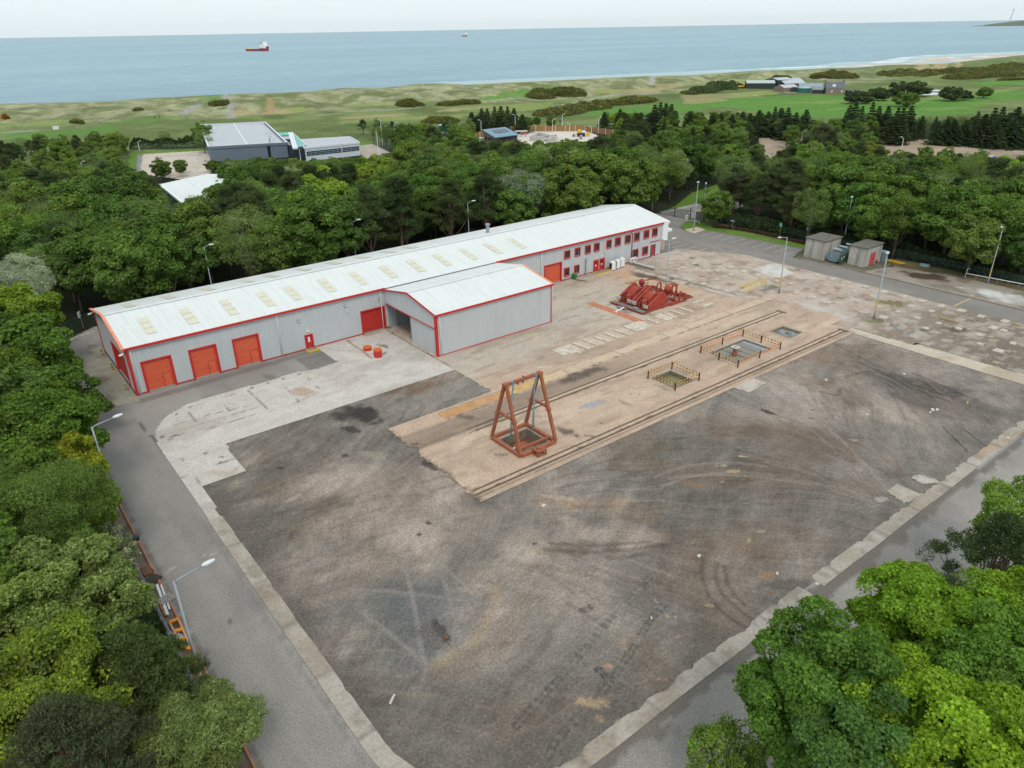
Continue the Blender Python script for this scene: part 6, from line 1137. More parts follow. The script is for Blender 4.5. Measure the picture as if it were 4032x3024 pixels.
LOTS = [[c6(*p) for p in ((200,600),(250,560),(480,490),(620,330),(930,235),(1180,420),(1180,480),(880,552),(600,640))]]
def zone(x, y):
    ux_, uy_ = upx(x, y, 6)
    if x > 141.3 and y < 108: return 'beyond the car park'
    if x < 8: return 'left of the yard road'
    if math.hypot(x, y) < 245 and y > 118 and uy_ > 330: return 'behind the long warehouse'
    if ux_ < 440: return 'left of the grey box building'
    if ux_ < 860: return 'around the grey box building'
    if ux_ < 1400: return 'around the fenced compound'
    return 'below the golf links'
AUTO = []
def scatter():
    y = 20.0
    d = 34.0
    while d < 392:
        sp = 5.4+d*.0135; n = int(math.radians(100)*d/sp)
        for k in range(n):
            a = math.radians(4)+math.radians(100)*(k+R.uniform(.1,.9))/n; dd = d+R.uniform(-.42,.42)*sp; x, y = math.cos(a)*dd, math.sin(a)*dd
            if uv(x, y)[1] > 346 or not free_ground(x, y) or any(inpoly(np.array([x]), np.array([y]), q)[0] for q in LOTS): continue
            bx, by = upx(x, y, 0); 
            if bx < -90 or bx > 2300 or by > 1750: continue
            if any(inpoly(np.array([bx]), np.array([by]), q)[0] for q in KEEP[1:]): continue
            h = R.uniform(10.5, 15.5) if d < 215 else R.uniform(6.5, 9.5); r = R.uniform(.32, .42)*h
            ok = False
            for _ in range(4):
                if not blocked(x, y, h, r): ok = True; break
                h *= .84; r *= .86
            if ok and h > 4.2: AUTO.append([x, y, h, r])
        d += sp*.88
scatter()
for _ in range(900):            # fill in front of the far buildings
    bx, by = R.uniform(395, 1420), R.uniform(330, 425); p_ = o(bx, by)
    if any(inpoly(np.array([bx]), np.array([by]), q)[0] for q in KEEP) or uv(*p_)[1] > 346: continue
    if min((a[0]-p_[0])**2+(a[1]-p_[1])**2 for a in AUTO) < 22: continue
    h = R.uniform(7.5, 10.5); r = .44*h
    for _ in range(6):
        if not blocked(*p_, h, r): AUTO.append([p_[0], p_[1], h, r]); break
        h *= .86; r *= .88
        if h < 3: break
KINDS = {'g': (('b0','b1','b2','b3','b4'), G_MID, 'mid green broadleaf tree'), 'd': (('b0','b2','b3','b4'), G_DEEP, 'deep green broadleaf tree'), 'l': (('b1','b3'), G_LIME, 'bright lime green tree'), 'v': (('b0','b1','b4'), G_OLV, 'olive green broadleaf tree'),
 'o': (('o0','o1'), G_MID, 'slender open crowned tree'), 's': (('w0','w1'), G_SILV, 'silvery grey leaved tree'), 'p': (('p0','p1','p2'), G_PINE, 'dark brownish green pine'), 'c': (('s0','s1','s2','s3'), G_SPR, 'dark pointed spruce'), 'b': (('w0','w1'), G_BLUE, 'grey green small leaved tree')}
ORD = ['first','second','third','fourth','fifth','sixth','seventh','eighth','ninth','tenth','eleventh','twelfth','thirteenth','fourteenth','fifteenth','sixteenth','seventeenth','eighteenth','nineteenth','twentieth']
def ordw(i):
    if i < 20: return ORD[i]
    t = ['twenty','thirty','forty','fifty'][(i+1)//10-2]; u_ = (i+1) % 10; return t+'-'+ORD[u_-1] if u_ else {'twenty':'twentieth','thirty':'thirtieth','forty':'fortieth','fifty':'fiftieth'}[t]
def label_zone(items, zname, depth_rows):
    """items: (x, y, kind, emptyobj). rows by distance, then counted from the left among its own kind"""
    items.sort(key=lambda t: math.hypot(t[0], t[1])); n = len(items); per = math.ceil(n/depth_rows); rows = [items[i:i+per] for i in range(0, n, per)]
    for ri, row in enumerate(rows):
        row.sort(key=lambda t: upx(t[0], t[1], 6)[0]); cnt = {}; rn = ['front','second','third','fourth','fifth','sixth','seventh','eighth'][ri]
        tot = {}
        for t in row: tot[t[2]] = tot.get(t[2], 0)+1
        for t in row:
            i = cnt.get(t[2], 0); cnt[t[2]] = i+1; nm = KINDS[t[2]][2]
            t[3]['label'] = ('%s %s from left, %s row %s' % (ordw(i), nm, rn, zname)) if tot[t[2]] > 1 else 'only %s in the %s row %s' % (nm, rn, zname)
            t[3]['group'] = 'trees '+zname
ZN = {}; SMALL = []; NB = 0
AUTO = [a for a in AUTO if math.hypot(a[0]-1.5, a[1]-131) > 7]
AUTO.sort(key=lambda a: -a[2]/math.hypot(a[0], a[1]))
for x, y, h, r in AUTO:
    zn = zone(x, y); f = float(fbm(x/26, y/26, 171, 3)); f2 = R.random(); ux_, uy_ = upx(x, y, 6)
    if zn == 'below the golf links': k = 'p' if f2 < .3 else 'c' if f2 < .42 else 'g' if f2 < .62 else 'b' if f2 < .74 else 'd' if f2 < .9 else 'v'
    elif zn == 'left of the yard road': k = 'd' if f2 < .35 else 'g' if f2 < .75 else 'v' if f2 < .9 else 'p'
    elif zn == 'left of the grey box building': k = ('p' if f > .5 and ux_ < 250 else 'v' if f2 < .5 else 'g' if f2 < .85 else 'b')
    else: k = 'p' if (f > .56 and f2 < .75) or f2 < .09 else 'g' if f2 < .34 else 'd' if f2 < .58 else 'v' if f2 < .70 else 'o' if f2 < .82 else 'l' if f2 < .86 else 's' if f2 < .90 else 'b'
    keys, col, _ = KINDS[k]; key = R.choice(keys)
    if k == 'o': r *= .8
    if k == 'c': r *= .75
    if k in 'gdv':
        NB += 1
        if NB > 285: SMALL.append((key, x, y, h, r, toned(col))); continue
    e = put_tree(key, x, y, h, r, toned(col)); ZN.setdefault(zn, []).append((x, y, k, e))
for zn, it in ZN.items(): label_zone(it, zn, max(1, min(8, round(len(it)/24))))
def merged_wood():
    V = []; T = []; rg = np.random.default_rng(4)
    for key, x, y, h, r, c in SMALL:
        me, tr, h0, r0, _ = SPEC[key]; n = len(me.polygons); co = np.empty(n*12, np.float32); me.vertices.foreach_get('co', co); co = co.reshape(n, 4, 3); t = np.empty(n*4, np.float32); me.attributes['tone'].data.foreach_get('color', t); t = t.reshape(n, 4)[:, :3]
        k = rg.random(n) < .45; co = co[k]; t = t[k]; m_ = co.mean(1, keepdims=True); co = m_+(co-m_)*1.45; a = rg.random()*6.28; ca, sa = math.cos(a), math.sin(a); X = (co[..., 0]*ca-co[..., 1]*sa)*r/r0+x; Y = (co[..., 0]*sa+co[..., 1]*ca)*r/r0+y; V.append(np.stack([X, Y, co[..., 2]*h/h0], -1)); T.append(t*np.array(c[:3]))
    V = np.concatenate(V); T = np.concatenate(T); n = len(V); me = bpy.data.meshes.new('distant_wood'); me.vertices.add(n*4); me.vertices.foreach_set('co', V.astype(np.float32).ravel()); me.loops.add(n*4); me.loops.foreach_set('vertex_index', np.arange(n*4, dtype=np.int32)); me.polygons.add(n); me.polygons.foreach_set('loop_start', (np.arange(n)*4).astype(np.int32)); me.update(calc_edges=True)
    at_ = me.attributes.new('tone', 'FLOAT_COLOR', 'FACE'); c = np.ones((n, 4), np.float32); c[:, :3] = T; at_.data.foreach_set('color', c.ravel()); me.materials.append(M_LEAF); ob = bpy.data.objects.new('distant_wood', me); COL.objects.link(ob); ob.color = (1, 1, 1, 1)
    tag(ob, 'small far crowns of the green wood filling in between the nearer trees', 'wood', kind='stuff')
merged_wood()
print('AUTO TREES', {k: len(v) for k, v in ZN.items()})
# trees picked out one by one: crown centre in the photo, height of that centre, total height, radius
def one(key, X, Y, h, r, col, label, frac=.6, name=None, group=None, z=0):
    p = o(X, Y, h*frac); return put_tree(key, p[0], p[1], h, r, col, z=z, label=label, name=name, group=group)
# spruces standing clear against the golf links
SPR = [(1018,240,9),(1040,235,10),(1052,232,10),(1068,230,10),(1082,230,11),(1096,232,10),(1110,236,10),(1128,244,9),(1030,248,8),(1416,222,10),(1428,220,10),(1440,218,11),(1452,218,11),(1306,243,8),(1340,236,9),(1493,238,12),(1505,248,9),(1541,242,9),(1560,240,10),(1584,244,8),(1607,236,12),(1622,246,9),(1642,236,12),(1662,238,12),(1676,232,11),(1690,230,12),(1705,232,13),(1722,240,12),(1744,236,13),(1840,220,11),(1852,218,11),(1866,224,10),(1888,222,11),(1902,226,10),(1922,226,9),(1944,226,10),(1956,224,11),(1972,228,12),(1995,252,7),(2032,262,8),(2050,258,9),(2064,260,8),(2090,262,8),(2115,244,11),(2134,240,12),(2152,236,13),(2170,232,14),(2186,236,14),(2204,230,15),(2130,262,11),(2160,262,12),(2195,262,12),(2212,250,14)]
its = []
for X, Y, h in SPR:
    p = o(X, Y+h*1.15, 0) if False else None; r_ = ray(X*KO, (Y-3)*KO)
    # stand the tree so its tip shows where it should: distance from its position in the belt
    dist = (330 if X > 1380 else 345)+R.uniform(-14, 8)
    hd = math.hypot(r_[0], r_[1]); t_ = dist/hd; x, y, zt_ = r_[0]*t_, r_[1]*t_, CAMZ+r_[2]*t_
    # tip height above ground decides the size
    e = put_tree(R.choice(('s0','s1','s2','s3')), x, y, max(5, zt_)*R.uniform(.9,1.06), R.uniform(2.6,3.8)+(.6 if h > 11 else 0), toned(G_SPR, .25)); its.append((x, y, 'c', e))
label_zone(its, 'along the links edge', 2)
for key, X, Y, h, r, col, lab in (('p0',1590,400,11.5,4.6,(.085,.098,.055),'lone scots pine with a bare pinkish trunk beside the access road'),('b2',1548,440,8,3.6,G_MID,'bushy green tree in front of the lone pine by the access road'),
  ('b1',640,480,12,3.6,G_LIME,'tall lime green tree behind the warehouse in front of darker trees'),('l1',0,0,0,0,G_LIME,'')):
    if h: one(key, X, Y, h, r, col, lab, .62)
for key, X, Y, h, r, col, lab in (('s1',2060,430,13,4.2,(.075,.115,.05),'loose drooping conifer beyond the transformer huts'),('b3',1895,470,11,4.0,(.13,.22,.04),'bright leafy sycamore hanging over the two concrete huts'),
  ('b1',1880,332,8,4.5,(.17,.21,.045),'yellow tipped broadleaf tree below the gravel lot'),('p2',1775,290,9,6.0,(.095,.12,.07),'broad grey green pine clump between the two gravel lots'),('u0',1960,212,7,6,G_MID,'rounded green tree beside the pond on the links'),('u1',2128,197,6,4.5,G_MID,'ball shaped green bush right of the pond'),
  ('u0',1870,208,6,5,G_PINE,'dark pine left of the pond on the links'),('u1',1900,200,7,6,G_PINE,'dark pine directly behind the rounded green tree by the pond'),('u0',1940,190,8,6,G_PINE,'tall dark pine behind the pond'),('u1',1982,188,8.5,7,G_PINE,'tallest dark pine right behind the pond'),('u0',2058,200,7,6,G_PINE,'dark pine right of the pond'),('u1',2085,203,5,4.5,G_SPR,'low dark conifer farthest right of the pond group'),('u0',1845,208,6,5,G_SPR,'low dark conifer beside the garden sheds'),
  ('b1',2000,328,5,2.2,(.15,.24,.05),'small sapling at the near edge of the gravel lot'),('b3',2118,340,6,2.4,(.15,.25,.05),'young bright tree with a visible stem at the right end of the lot'),('b0',2045,335,6,2.5,(.14,.24,.05),'young bright tree left of the blue crane jib')):
    one(key, X, Y, h, r, col, lab, .62)
# ---- near trees with leaves one can make out
def near_tree(nm, seed, X, Y, hz, r, rz, nclump, nleaf, size, shape, col, lab, tip=(1.3,1.25,.8), loose=.15, cr=(.17,.3), pine=False, h=None):
    x, y = o(X, Y, hz); h = h or hz+rz; e = bpy.data.objects.new(nm, None); COL.objects.link(e); e.location = (x, y, 0)
    if pine: me, cc = crown_pine(seed, h, r, hz-rz*.8, nclump*3, nleaf, size*.68, (.09,.17))
    else: me, cc = crown_broad(seed, h, r, hz, rz, nclump, nleaf, size, shape, cr=cr, tip=tip, loose=loose, jit=.62)
    tr = trunk_mesh(seed, h, .24, hz, cc, 26, n=9); tr.materials.append(M_BARK if not pine else M_BARKP)
    for n_, m_ in (('crown', me), ('trunk', tr)): ob = bpy.data.objects.new(n_, m_); COL.objects.link(ob); ob.parent = e; ob.color = (*col, 1)
    e['category'] = 'tree'; e['label'] = lab; e['group'] = 'large trees close to the camera'; return e
NT = near_tree
NT('maple_tree', 901, 1795, 1525, 8.5, 5.0, 5.0, 153, 94500, .18, 'maple', (.105,.205,.034), 'large dark green maple at the bottom right beside the road', cr=(.12,.24))
NT('maple_tree', 902, 2025, 1385, 8.5, 4.8, 4.2, 153, 81000, .18, 'maple', (0.172,0.298,0.027), 'yellow green maple at the top of the bottom right clump', cr=(.12,.24))
NT('maple_tree', 903, 2215, 1375, 8.0, 4.2, 4.2, 119, 54000, .18, 'maple', (0.194,0.306,0.027), 'bright yellow green maple at the right edge beside the road', cr=(.12,.24))
NT('maple_tree', 904, 2060, 1640, 9.5, 4.6, 4.2, 136, 67500, .18, 'maple', (0.214,0.342,0.027), 'lime green maple crown at the bottom edge of the right clump', cr=(.12,.24))
NT('maple_tree', 905, 2160, 1500, 9.5, 4.6, 4.4, 136, 60750, .18, 'maple', (0.128,0.243,0.036), 'mid green maple between the lime crown and the yellow crowns', cr=(.12,.24))
NT('maple_tree', 906, 1850, 1640, 9.0, 3.6, 3.6, 102, 47250, .18, 'maple', (.100,.200,.050), 'bluish green maple below the large dark maple at bottom edge', cr=(.12,.24))
NT('shrub', 907, 1575, 1650, 3.0, 2.4, 2.2, 40, 9000, .16, 'oval', (0.155,0.244,0.042), 'light green shrub at the bottom edge left of the maples', loose=.7)
NT('pine_tree', 908, 2150, 1215, 6.5, 4.4, 3.6, 60, 34000, .30, 'lance', (.070,.112,.045), 'dark spreading pine at the right edge of the near road', pine=True)
NT('broadleaf_tree', 909, 2225, 1125, 7, 3.4, 3.4, 46, 16000, .2, 'oval', (0.155,0.253,0.044), 'small light green tree at the right edge above the dark pine', loose=.4)
NT('willow_tree', 911, 165, 1290, 7.5, 4.2, 4.2, 80, 60000, .24, 'oval', (0.188,0.253,0.074), 'pale leaved poplar beside the chain link fence at lower left', tip=(1.7,1.6,1.7), cr=(.16,.3))
NT('willow_tree', 912, 40, 1410, 8, 4.6, 4.4, 80, 50000, .22, 'oval', (0.177,0.244,0.060), 'pale leaved tree at the left edge low in the picture', tip=(1.6,1.5,1.5))
NT('pine_tree', 913, 292, 1465, 6.2, 4.0, 3.4, 84, 60000, .34, 'lance', (.095,.140,.045), 'dark olive pine overhanging the verge beside the near lamp post', pine=True)
NT('broadleaf_tree', 914, 90, 1520, 8, 4.0, 3.8, 70, 42000, .2, 'oval', (0.188,0.263,0.036), 'yellowish green tree left of the dark olive pine', tip=(1.5,1.4,.9))
NT('pine_tree', 915, 150, 1640, 8.5, 4.2, 3.6, 80, 52000, .26, 'lance', (.085,.110,.058), 'brown tipped pine in the bottom left corner', pine=True)
NT('willow_tree', 916, 428, 1610, 5.0, 3.2, 3.3, 70, 48000, .23, 'lance', (0.166,0.225,0.068), 'feathery willow at the bottom edge overhanging the yard road', tip=(1.8,1.6,1.8), loose=.4)
NT('larch_tree', 917, 70, 1130, 7.5, 5.0, 4.6, 80, 52000, .26, 'lance', (.120,.190,.045), 'feathery larch at the left edge above the pale poplar', pine=False, tip=(1.3,1.3,.9), loose=.5)
NT('broadleaf_tree', 918, 165, 1100, 6.0, 2.8, 3.6, 60, 26000, .2, 'oval', (0.177,0.234,0.023), 'yellow green tree overhanging the fence beside the larch')
NT('silver_leaved_shrub', 919, 238, 1190, 3.0, 1.9, 2.1, 44, 20000, .17, 'oval', (0.221,0.253,0.150), 'silvery shrub leaning over the fence between yellow tree and poplar', tip=(2.2,2.0,2.2))
NT('broadleaf_tree', 920, 95, 940, 8, 4.6, 4.8, 90, 46000, .25, 'maple', (0.102,0.188,0.030), 'large green tree at the left edge beside the far lamp post')
NT('broadleaf_tree', 921, 150, 1010, 6.5, 2.7, 3.4, 60, 20000, .22, 'maple', (0.243,0.291,0.030), 'golden green tree behind the far lamp post of the yard road', tip=(1.7,1.3,.7))
NT('broadleaf_tree', 922, 70, 790, 8, 4.9, 5.0, 90, 36000, .3, 'quad', (0.092,0.169,0.030), 'large dark green tree leaning toward the warehouse gable road')
NT('broadleaf_tree', 923, 40, 690, 8.5, 5.0, 4.6, 80, 30000, .32, 'quad', (0.166,0.253,0.030), 'light green tree above the gable road at the left edge')
NT('broadleaf_tree', 924, 165, 870, 4.5, 3.4, 3.2, 50, 16000, .26, 'quad', (0.080,0.139,0.027), 'low dark tree spreading over the road near the gable apron')
NT('broadleaf_tree', 925, 20, 860, 8, 4.6, 4.6, 80, 26000, .28, 'quad', (0.132,0.206,0.030), 'olive green tree at the left edge below the light green one')
NT('broadleaf_tree', 926, 10, 1010, 8, 4.6, 4.6, 80, 26000, .25, 'quad', (0.110,0.188,0.030), 'green tree at the left edge above the larch')
NT('broadleaf_tree', 927, -30, 1260, 8, 4.4, 4.4, 80, 26000, .23, 'quad', (0.110,0.188,0.033), 'dark green tree half cut by the left edge below the larch')
NT('silver_leaved_tree', 931, 28, 622, 9, 4.6, 4.6, 60, 26000, .3, 'lance', (.33,.37,.29), 'pale silvery whitebeam at the left edge above the warehouse gable', tip=(1.5,1.5,1.6), loose=.45)
# ---------------------------------------------------------------- lamp posts
M_POLE = plain('lamp_pole', srgb(150,160,166), .5, .2, col2=srgb(120,130,136), sc=2, amt=.5); M_POLEY = plain('pole_yellow_band', srgb(196,176,110), .7, col2=srgb(150,150,130), sc=2, amt=.7); M_HEAD = plain('lamp_head', srgb(205,210,212), .4)
def hgt(base, top, f):
    x, y = f(*base); tp = None; best = (9e9, 5)
    k = FMAP[f]; X, Y = k(*top)
    for z in np.arange(1, 22, .1):
        a = proj(x, y, z); d = abs(a[1]-Y)
        if d < best[0]: best = (d, z)
    return x, y, float(best[1])
FMAP = {o: lambda x, y: (x*KO, y*KO), c2: lambda x, y: (760+x*.36166, 380+y*.36166), c3: lambda x, y: (1560+x*.45208, 380+y*.45208), c5: lambda x, y: (x*.36166, 320+y*.36166), c6: lambda x, y: (2500+x*.36166, 640+y*.36166), c7: lambda x, y: (3232+x*.36166, 200+y*.36166), c8: lambda x, y: (3000+x*.28933, 860+y*.28933), cA: lambda x, y: (3000+x*.46655, 1000+y*.46655), c1: lambda x, y: (2080+x*.28933, 820+y*.28933)}
def lamp(x, y, h, arm, label, r=.1, head='lantern', band=False, group='lamp posts of the works yard', armlen=1.9, col=None):
    t = thing('lamp_post', (x, y, 0), label, 'lamp post', group); m_ = col or M_POLE
    mb = MB(); mb.tube([(x,y,-.1),(x,y,1.2),(x,y,1.25),(x,y,h)], [r*1.35, r*1.3, r, r*.62], 8); pl = mb.build('pole', m_, t, smooth=True)
    if band: MB().tube([(x,y,1.3),(x,y,3.2)], [r*1.03, r*.99], 8, cap=False).build('painted_band', M_POLEY, pl)
    if arm is None:
        if head == 'globe': MB().lathe((x,y,h), [(.05,0),(.2,.1),(.26,.3),(.2,.5),(.05,.58)], 12).build('globe', M_HEAD, t, smooth=True)
        else: mb = MB(); mb.cbox((x, y, h+.1), (.5, .4, .28), .3); mb.build('floodlight', M_HEAD, t, bevel=.03); MB().cbox((x-.1, y-.24, h+.08), (.4, .03, .2), .3).build('lens', M_GREY, t)
        return t
    for a in (arm if isinstance(arm, list) else [arm]):
        dx, dy = math.cos(a), math.sin(a); mb = MB(); mb.tube([(x,y,h-.25),(x+dx*.25,y+dy*.25,h+.02),(x+dx*armlen,y+dy*armlen,h+.3)], [r*.55, r*.5, r*.4], 6); mb.build('arm', m_, t, smooth=True)
        c0, c1_ = armlen-.1, armlen+.75; mb = MB(); w = .17; pts = []
        for s, ww, hh in ((0,.4,.5),(.25,.9,1),(.6,1,1),(1,.5,.6)): pts.append((s, ww*w, hh*.11))
        for s, ww, hh in pts:
            cx_, cy_, cz = x+dx*(c0+(c1_-c0)*s), y+dy*(c0+(c1_-c0)*s), h+.32+.08*s
            for q, zz_ in ((-1,-.6),(1,-.6),(1,.3),(.5,1),(-.5,1),(-1,.3)): mb.v.append((cx_-dy*ww*q, cy_+dx*ww*q, cz+hh*zz_))
        for i in range(3):
            for k in range(6): mb.f.append((i*6+k, i*6+(k+1)%6, (i+1)*6+(k+1)%6, (i+1)*6+k))
        mb.f.append((5,4,3,2,1,0)); mb.f.append((18,19,20,21,22,23)); mb.build('lantern', M_HEAD, t, smooth=False)
    return t
lamp(5.1, 42.5, 9.6, 0, 'grey lamp post nearest the camera on the brick kerb verge', r=.12, band=True); lamp(5.2, 68.6, 9.6, 0, 'grey lamp post farther up the yard road, beside the green trees', r=.12, band=True)
lamp(4.9, 93.5, 9.6, 0, 'lamp post half hidden by foliage near the warehouse gable road', r=.12)
x, y = cA(945,545); lamp(x, y, 10.2, None, 'floodlight post in weeds at the corner of the rough ground', r=.13, band=True, head='flood')
x, y = c6(1568,1425); lamp(x, y, 9.6, math.pi, 'lamp post beside the concrete ramp with yellow band', r=.12, band=True)
x, y = c1(1872,1085); lamp(x, y, 8.3, [math.pi*.95, -.3], 'twin headed lamp post behind the red pumps', r=.1, armlen=.5)
x, y, h = hgt((640,745), (690,220), c6); lamp(x, y, h, None, 'lamp post on the small plinth by the car park kerb', head='flood')
x, y, h = hgt((755,420), (770,240), c6); lamp(x, y, h, None, 'short globe lamp post on the grass bank by the footpath', r=.08, head='globe')
x, y, h = hgt((185,530), (213,105), c6); lamp(x, y, h, 2.6, 'lamp post at the gate beyond the end of the warehouse', armlen=.5)
x, y = cA(1905,250); lamp(x, y, 9.6, math.pi, 'lamp post beside the white rail at the right edge', band=True, armlen=.4)
x, y, h = hgt((1105,375), (1180,-90), c8); lamp(x, y, 9.8, None, 'lamp post rising between the two concrete huts', head='flood')
for X, Y, lab in ((440,532,'first lamp post from the left behind the warehouse'),(760,478,'second lamp post from the left behind the warehouse'),(1010,437,'third lamp post from the left behind the warehouse'),(1212,402,'fourth lamp post from the left behind the warehouse')):
    x, y = o(X, Y, 9.7); lamp(x, y, 9.6, -.55, lab, armlen=.9)
far = [(c5,(940,1115),(876,886),'lamp post among trees left of the concrete lot'),(c5,(1523,768),(1500,660),'lamp post on the lawn at the corner of the concrete lot'),(c5,(2145,955),(2112,800),'thin lamp post standing in the concrete lot'),(c2,(462,845),(452,768),'short lamp post behind the white roof'),(c2,(2065,545),(2038,262),'tall lamp post behind the paved lot fence'),(c2,(2216,590),(2196,300),'tall lamp post at the right end of the paved lot fence'),
 (c3,(742,330),(740,212),'lamp post left of the blue roofed house'),(c3,(1037,302),(1036,165),'tall lamp post right behind the blue roofed house'),(c3,(1085,300),(1086,205),'second lamp post behind the blue roofed house'),(c3,(1360,315),(1358,206),'lamp post in the middle of the fenced compound'),(c3,(1445,302),(1445,158),'tallest lamp post at the compound fence'),(c3,(1510,320),(1508,236),'lamp post left of the yellow loader'),(c3,(1700,332),(1698,268),'short lamp post right of the yellow loader'),(c3,(1762,290),(1760,188),'lamp post outside the compound corner'),(c3,(1975,310),(1976,226),'lamp post right of the fenced compound'),(c3,(306,332),(305,286),'short lamp post left of the green container'),(c3,(350,330),(350,294),'short lamp post just left of the green container'),(c3,(152,345),(150,288),'lamp post among trees far left of the green container'),(c3,(688,360),(690,338),'small lamp at the compound fence left of the house'),(c3,(893,402),(893,371),'small lamp in front of the blue roofed house'),(c3,(18,490),(15,432),'short lamp post right of the white office'),
 (c7,(875,1085),(907,950),'lamp post in the gravel lot beyond the wood'),(c7,(2178,1255),(2206,1075),'lamp post at the right edge beyond the wood')]
for f, b_, t_, lab in far:
    x, y, h = hgt(b_, t_, f); lamp(x, y, min(h, 12), R.choice((2.6, -.5)), lab, r=.11, group='lamp posts beyond the trees', armlen=.6, col=M_HEAD)
x, y = zz(2,756,1005); lamp(x, y, 7.5, -.5, 'lamp post in the wood left of the gravel lot', r=.11, group='lamp posts beyond the trees', armlen=.6)
for b_, t_, lab in (((1182,755),(1153,575),'white flagpole in front of the glass gable'),((1630,668),(1598,432),'white flagpole in front of the office windows'),((2020,632),(2001,406),'white flagpole at the right end of the office')):
    x, y, h = hgt(b_, t_, c2); t = thing('flagpole', (x,y,0), lab, 'flagpole', 'white flagpoles by the office'); MB().tube([(x,y,-.1),(x,y,h)], [.13,.07], 8).build('mast', M_WHITE, t); MB().lathe((x,y,h), [(.05,0),(.13,.08),(.05,.18)], 8).build('finial', M_WHITE, t)
# ---------------------------------------------------------------- fences, gates, rails
m, nt, b, out = newmat('wire_mesh'); tc = nt.nodes.new('ShaderNodeTexCoord'); 
def mesh_mat(name, col, dens):
    m, nt, b, out = newmat(name); b.inputs['Base Color'].default_value = (*col, 1); b.inputs['Metallic'].default_value = .3; b.inputs['Roughness'].default_value = .5
    tr = nt.nodes.new('ShaderNodeBsdfTransparent'); mx_ = nt.nodes.new('ShaderNodeMixShader'); mx_.inputs[0].default_value = dens
    nt.links.new(tr.outputs[0], mx_.inputs[1]); nt.links.new(b.outputs[0], mx_.inputs[2]); nt.links.new(mx_.outputs[0], out.inputs[0]); return m
M_MESH = mesh_mat('wire_mesh_panel', srgb(110,136,146), .30); M_MESHG = mesh_mat('green_mesh_panel', srgb(60,84,70), .35)
def wire_fence(pts, h, lab, step=2.6, mpost=None, mm_=None, tubes=True):
    t = thing('wire_fence', (*pts[0], 0), lab, 'fence'); pl = resample(pts, step); mp = mpost or M_GREY
    for p in pl: MB().tube([(p[0],p[1],-.1),(p[0],p[1],h+.05),(p[0]-.22,p[1],h+.28)], .04, 6).build('post', mp, t)
    mb = MB()
    for a, b_ in zip(pl[:-1], pl[1:]): mb.face([(a[0],a[1],.02),(b_[0],b_[1],.02),(b_[0],b_[1],h),(a[0],a[1],h)])
    mb.build('mesh', mm_ or M_MESH, t); mb = MB()
    for z in ((h,) if not tubes else (h, h*.5, .1)):
        for a, b_ in zip(pl[:-1], pl[1:]): mb.beam((a[0],a[1],z),(b_[0],b_[1],z),.03)
    mb.build('wire', mp, t); return t
wire_fence([(4.55,20),(4.55,86)], 1.9, 'chain link fence along the verge of the yard road under the trees')
wire_fence([(14,127),(110,127)], 1.9, 'dark chain link fence along the wood behind the warehouse', 4, M_DGREY, M_MESHG)
wire_fence([(4.6,88),(6.2,112),(9,124),(14,127)], 1.9, 'dark chain link fence round the bend by the gable road', 4, M_DGREY, M_MESHG)
wire_fence([c6(800,640), c6(1350,730), c6(1840,850)], 1.8, 'dark green wire fence between car park grass and wood', 3, M_DGREY, M_MESHG)
wire_fence([(141.2,78),(142.5,60),(141.6,30)], 1.8, 'dark green wire fence behind the concrete huts', 3, M_DGREY, M_MESHG)
wire_fence([c5(1415,750), c5(1700,740), c5(2212,728)], 1.8, 'wire fence between the lawn and trees beside the concrete lot', 4, M_DGREY, M_MESHG)
wire_fence([c2(1955,520), c2(2212,612), c2(2280,650)], 2.2, 'wire fence at the right side of the paved lot', 3, M_GREY, M_MESHG)
gt_ = thing('double_gate', (*c6(260,560), 0), 'wide dark wire gate standing across the entrance road', 'gate')
for a, b_ in ((c6(260,560), c6(430,595)), (c6(430,595), c6(600,625))):
    lf = MB(); 
    for z in (.2, 2.1): lf.beam((a[0],a[1],z),(b_[0],b_[1],z),.08)
    lf.beam((a[0],a[1],0),(a[0],a[1],2.5),.12); lf.beam((b_[0],b_[1],0),(b_[0],b_[1],2.5),.12); lf.beam((a[0],a[1],.2),(b_[0],b_[1],2.1),.05); lf.beam((a[0],a[1],2.1),(b_[0],b_[1],.2),.05)
    g = lf.build('leaf', M_DGREY, gt_); MB().face([(a[0],a[1],.2),(b_[0],b_[1],.2),(b_[0],b_[1],2.1),(a[0],a[1],2.1)]).build('mesh', M_MESHG, g)
a, b_ = cA(1715,198), cA(2260,302); t = thing('white_rail', (*a, 0), 'long low white rail at the edge of the forecourt before the trees', 'barrier'); MB().tube([(a[0],a[1],.75),(b_[0],b_[1],.75)], .07, 8).build('rail', M_WHITE, t)
MB().tube([(a[0],a[1],.05),(a[0],a[1],1.5),(a[0]+.9,a[1]-.1,1.5)], .07, 8).build('end_hoop', M_WHITE, t)
for k in range(1, 6): p = (a[0]+(b_[0]-a[0])*k/6, a[1]+(b_[1]-a[1])*k/6); MB().tube([(p[0],p[1],0),(p[0],p[1],.75)], .05, 6).build('post', M_GREY, t)
def sign(x, y, h, w, hh, lab, mface, post=None, writing=None):
    t = thing('sign_board', (x,y,0), lab, 'sign'); MB().cbox((x,y,h), (.06,w,hh), -.5).build('board', mface, t); MB().tube([(x+.08,y,0),(x+.08,y,h+hh/2)], .04, 6).build('post', post or M_WOOD, t)
    if writing: 
        mb = MB()
        for dy, dz, ww, h2 in writing: ca, sa = math.cos(-.5), math.sin(-.5); X_, Y_ = -.036, dy; mb.cbox((x+X_*ca-Y_*sa, y+X_*sa+Y_*ca, h+dz), (.012,ww,h2), -.5)
        mb.build('marks', M_WHITE if mface is not M_WHITE else M_DGREY, t)
M_TEAL = plain('teal_sign', srgb(96,176,160), .5)
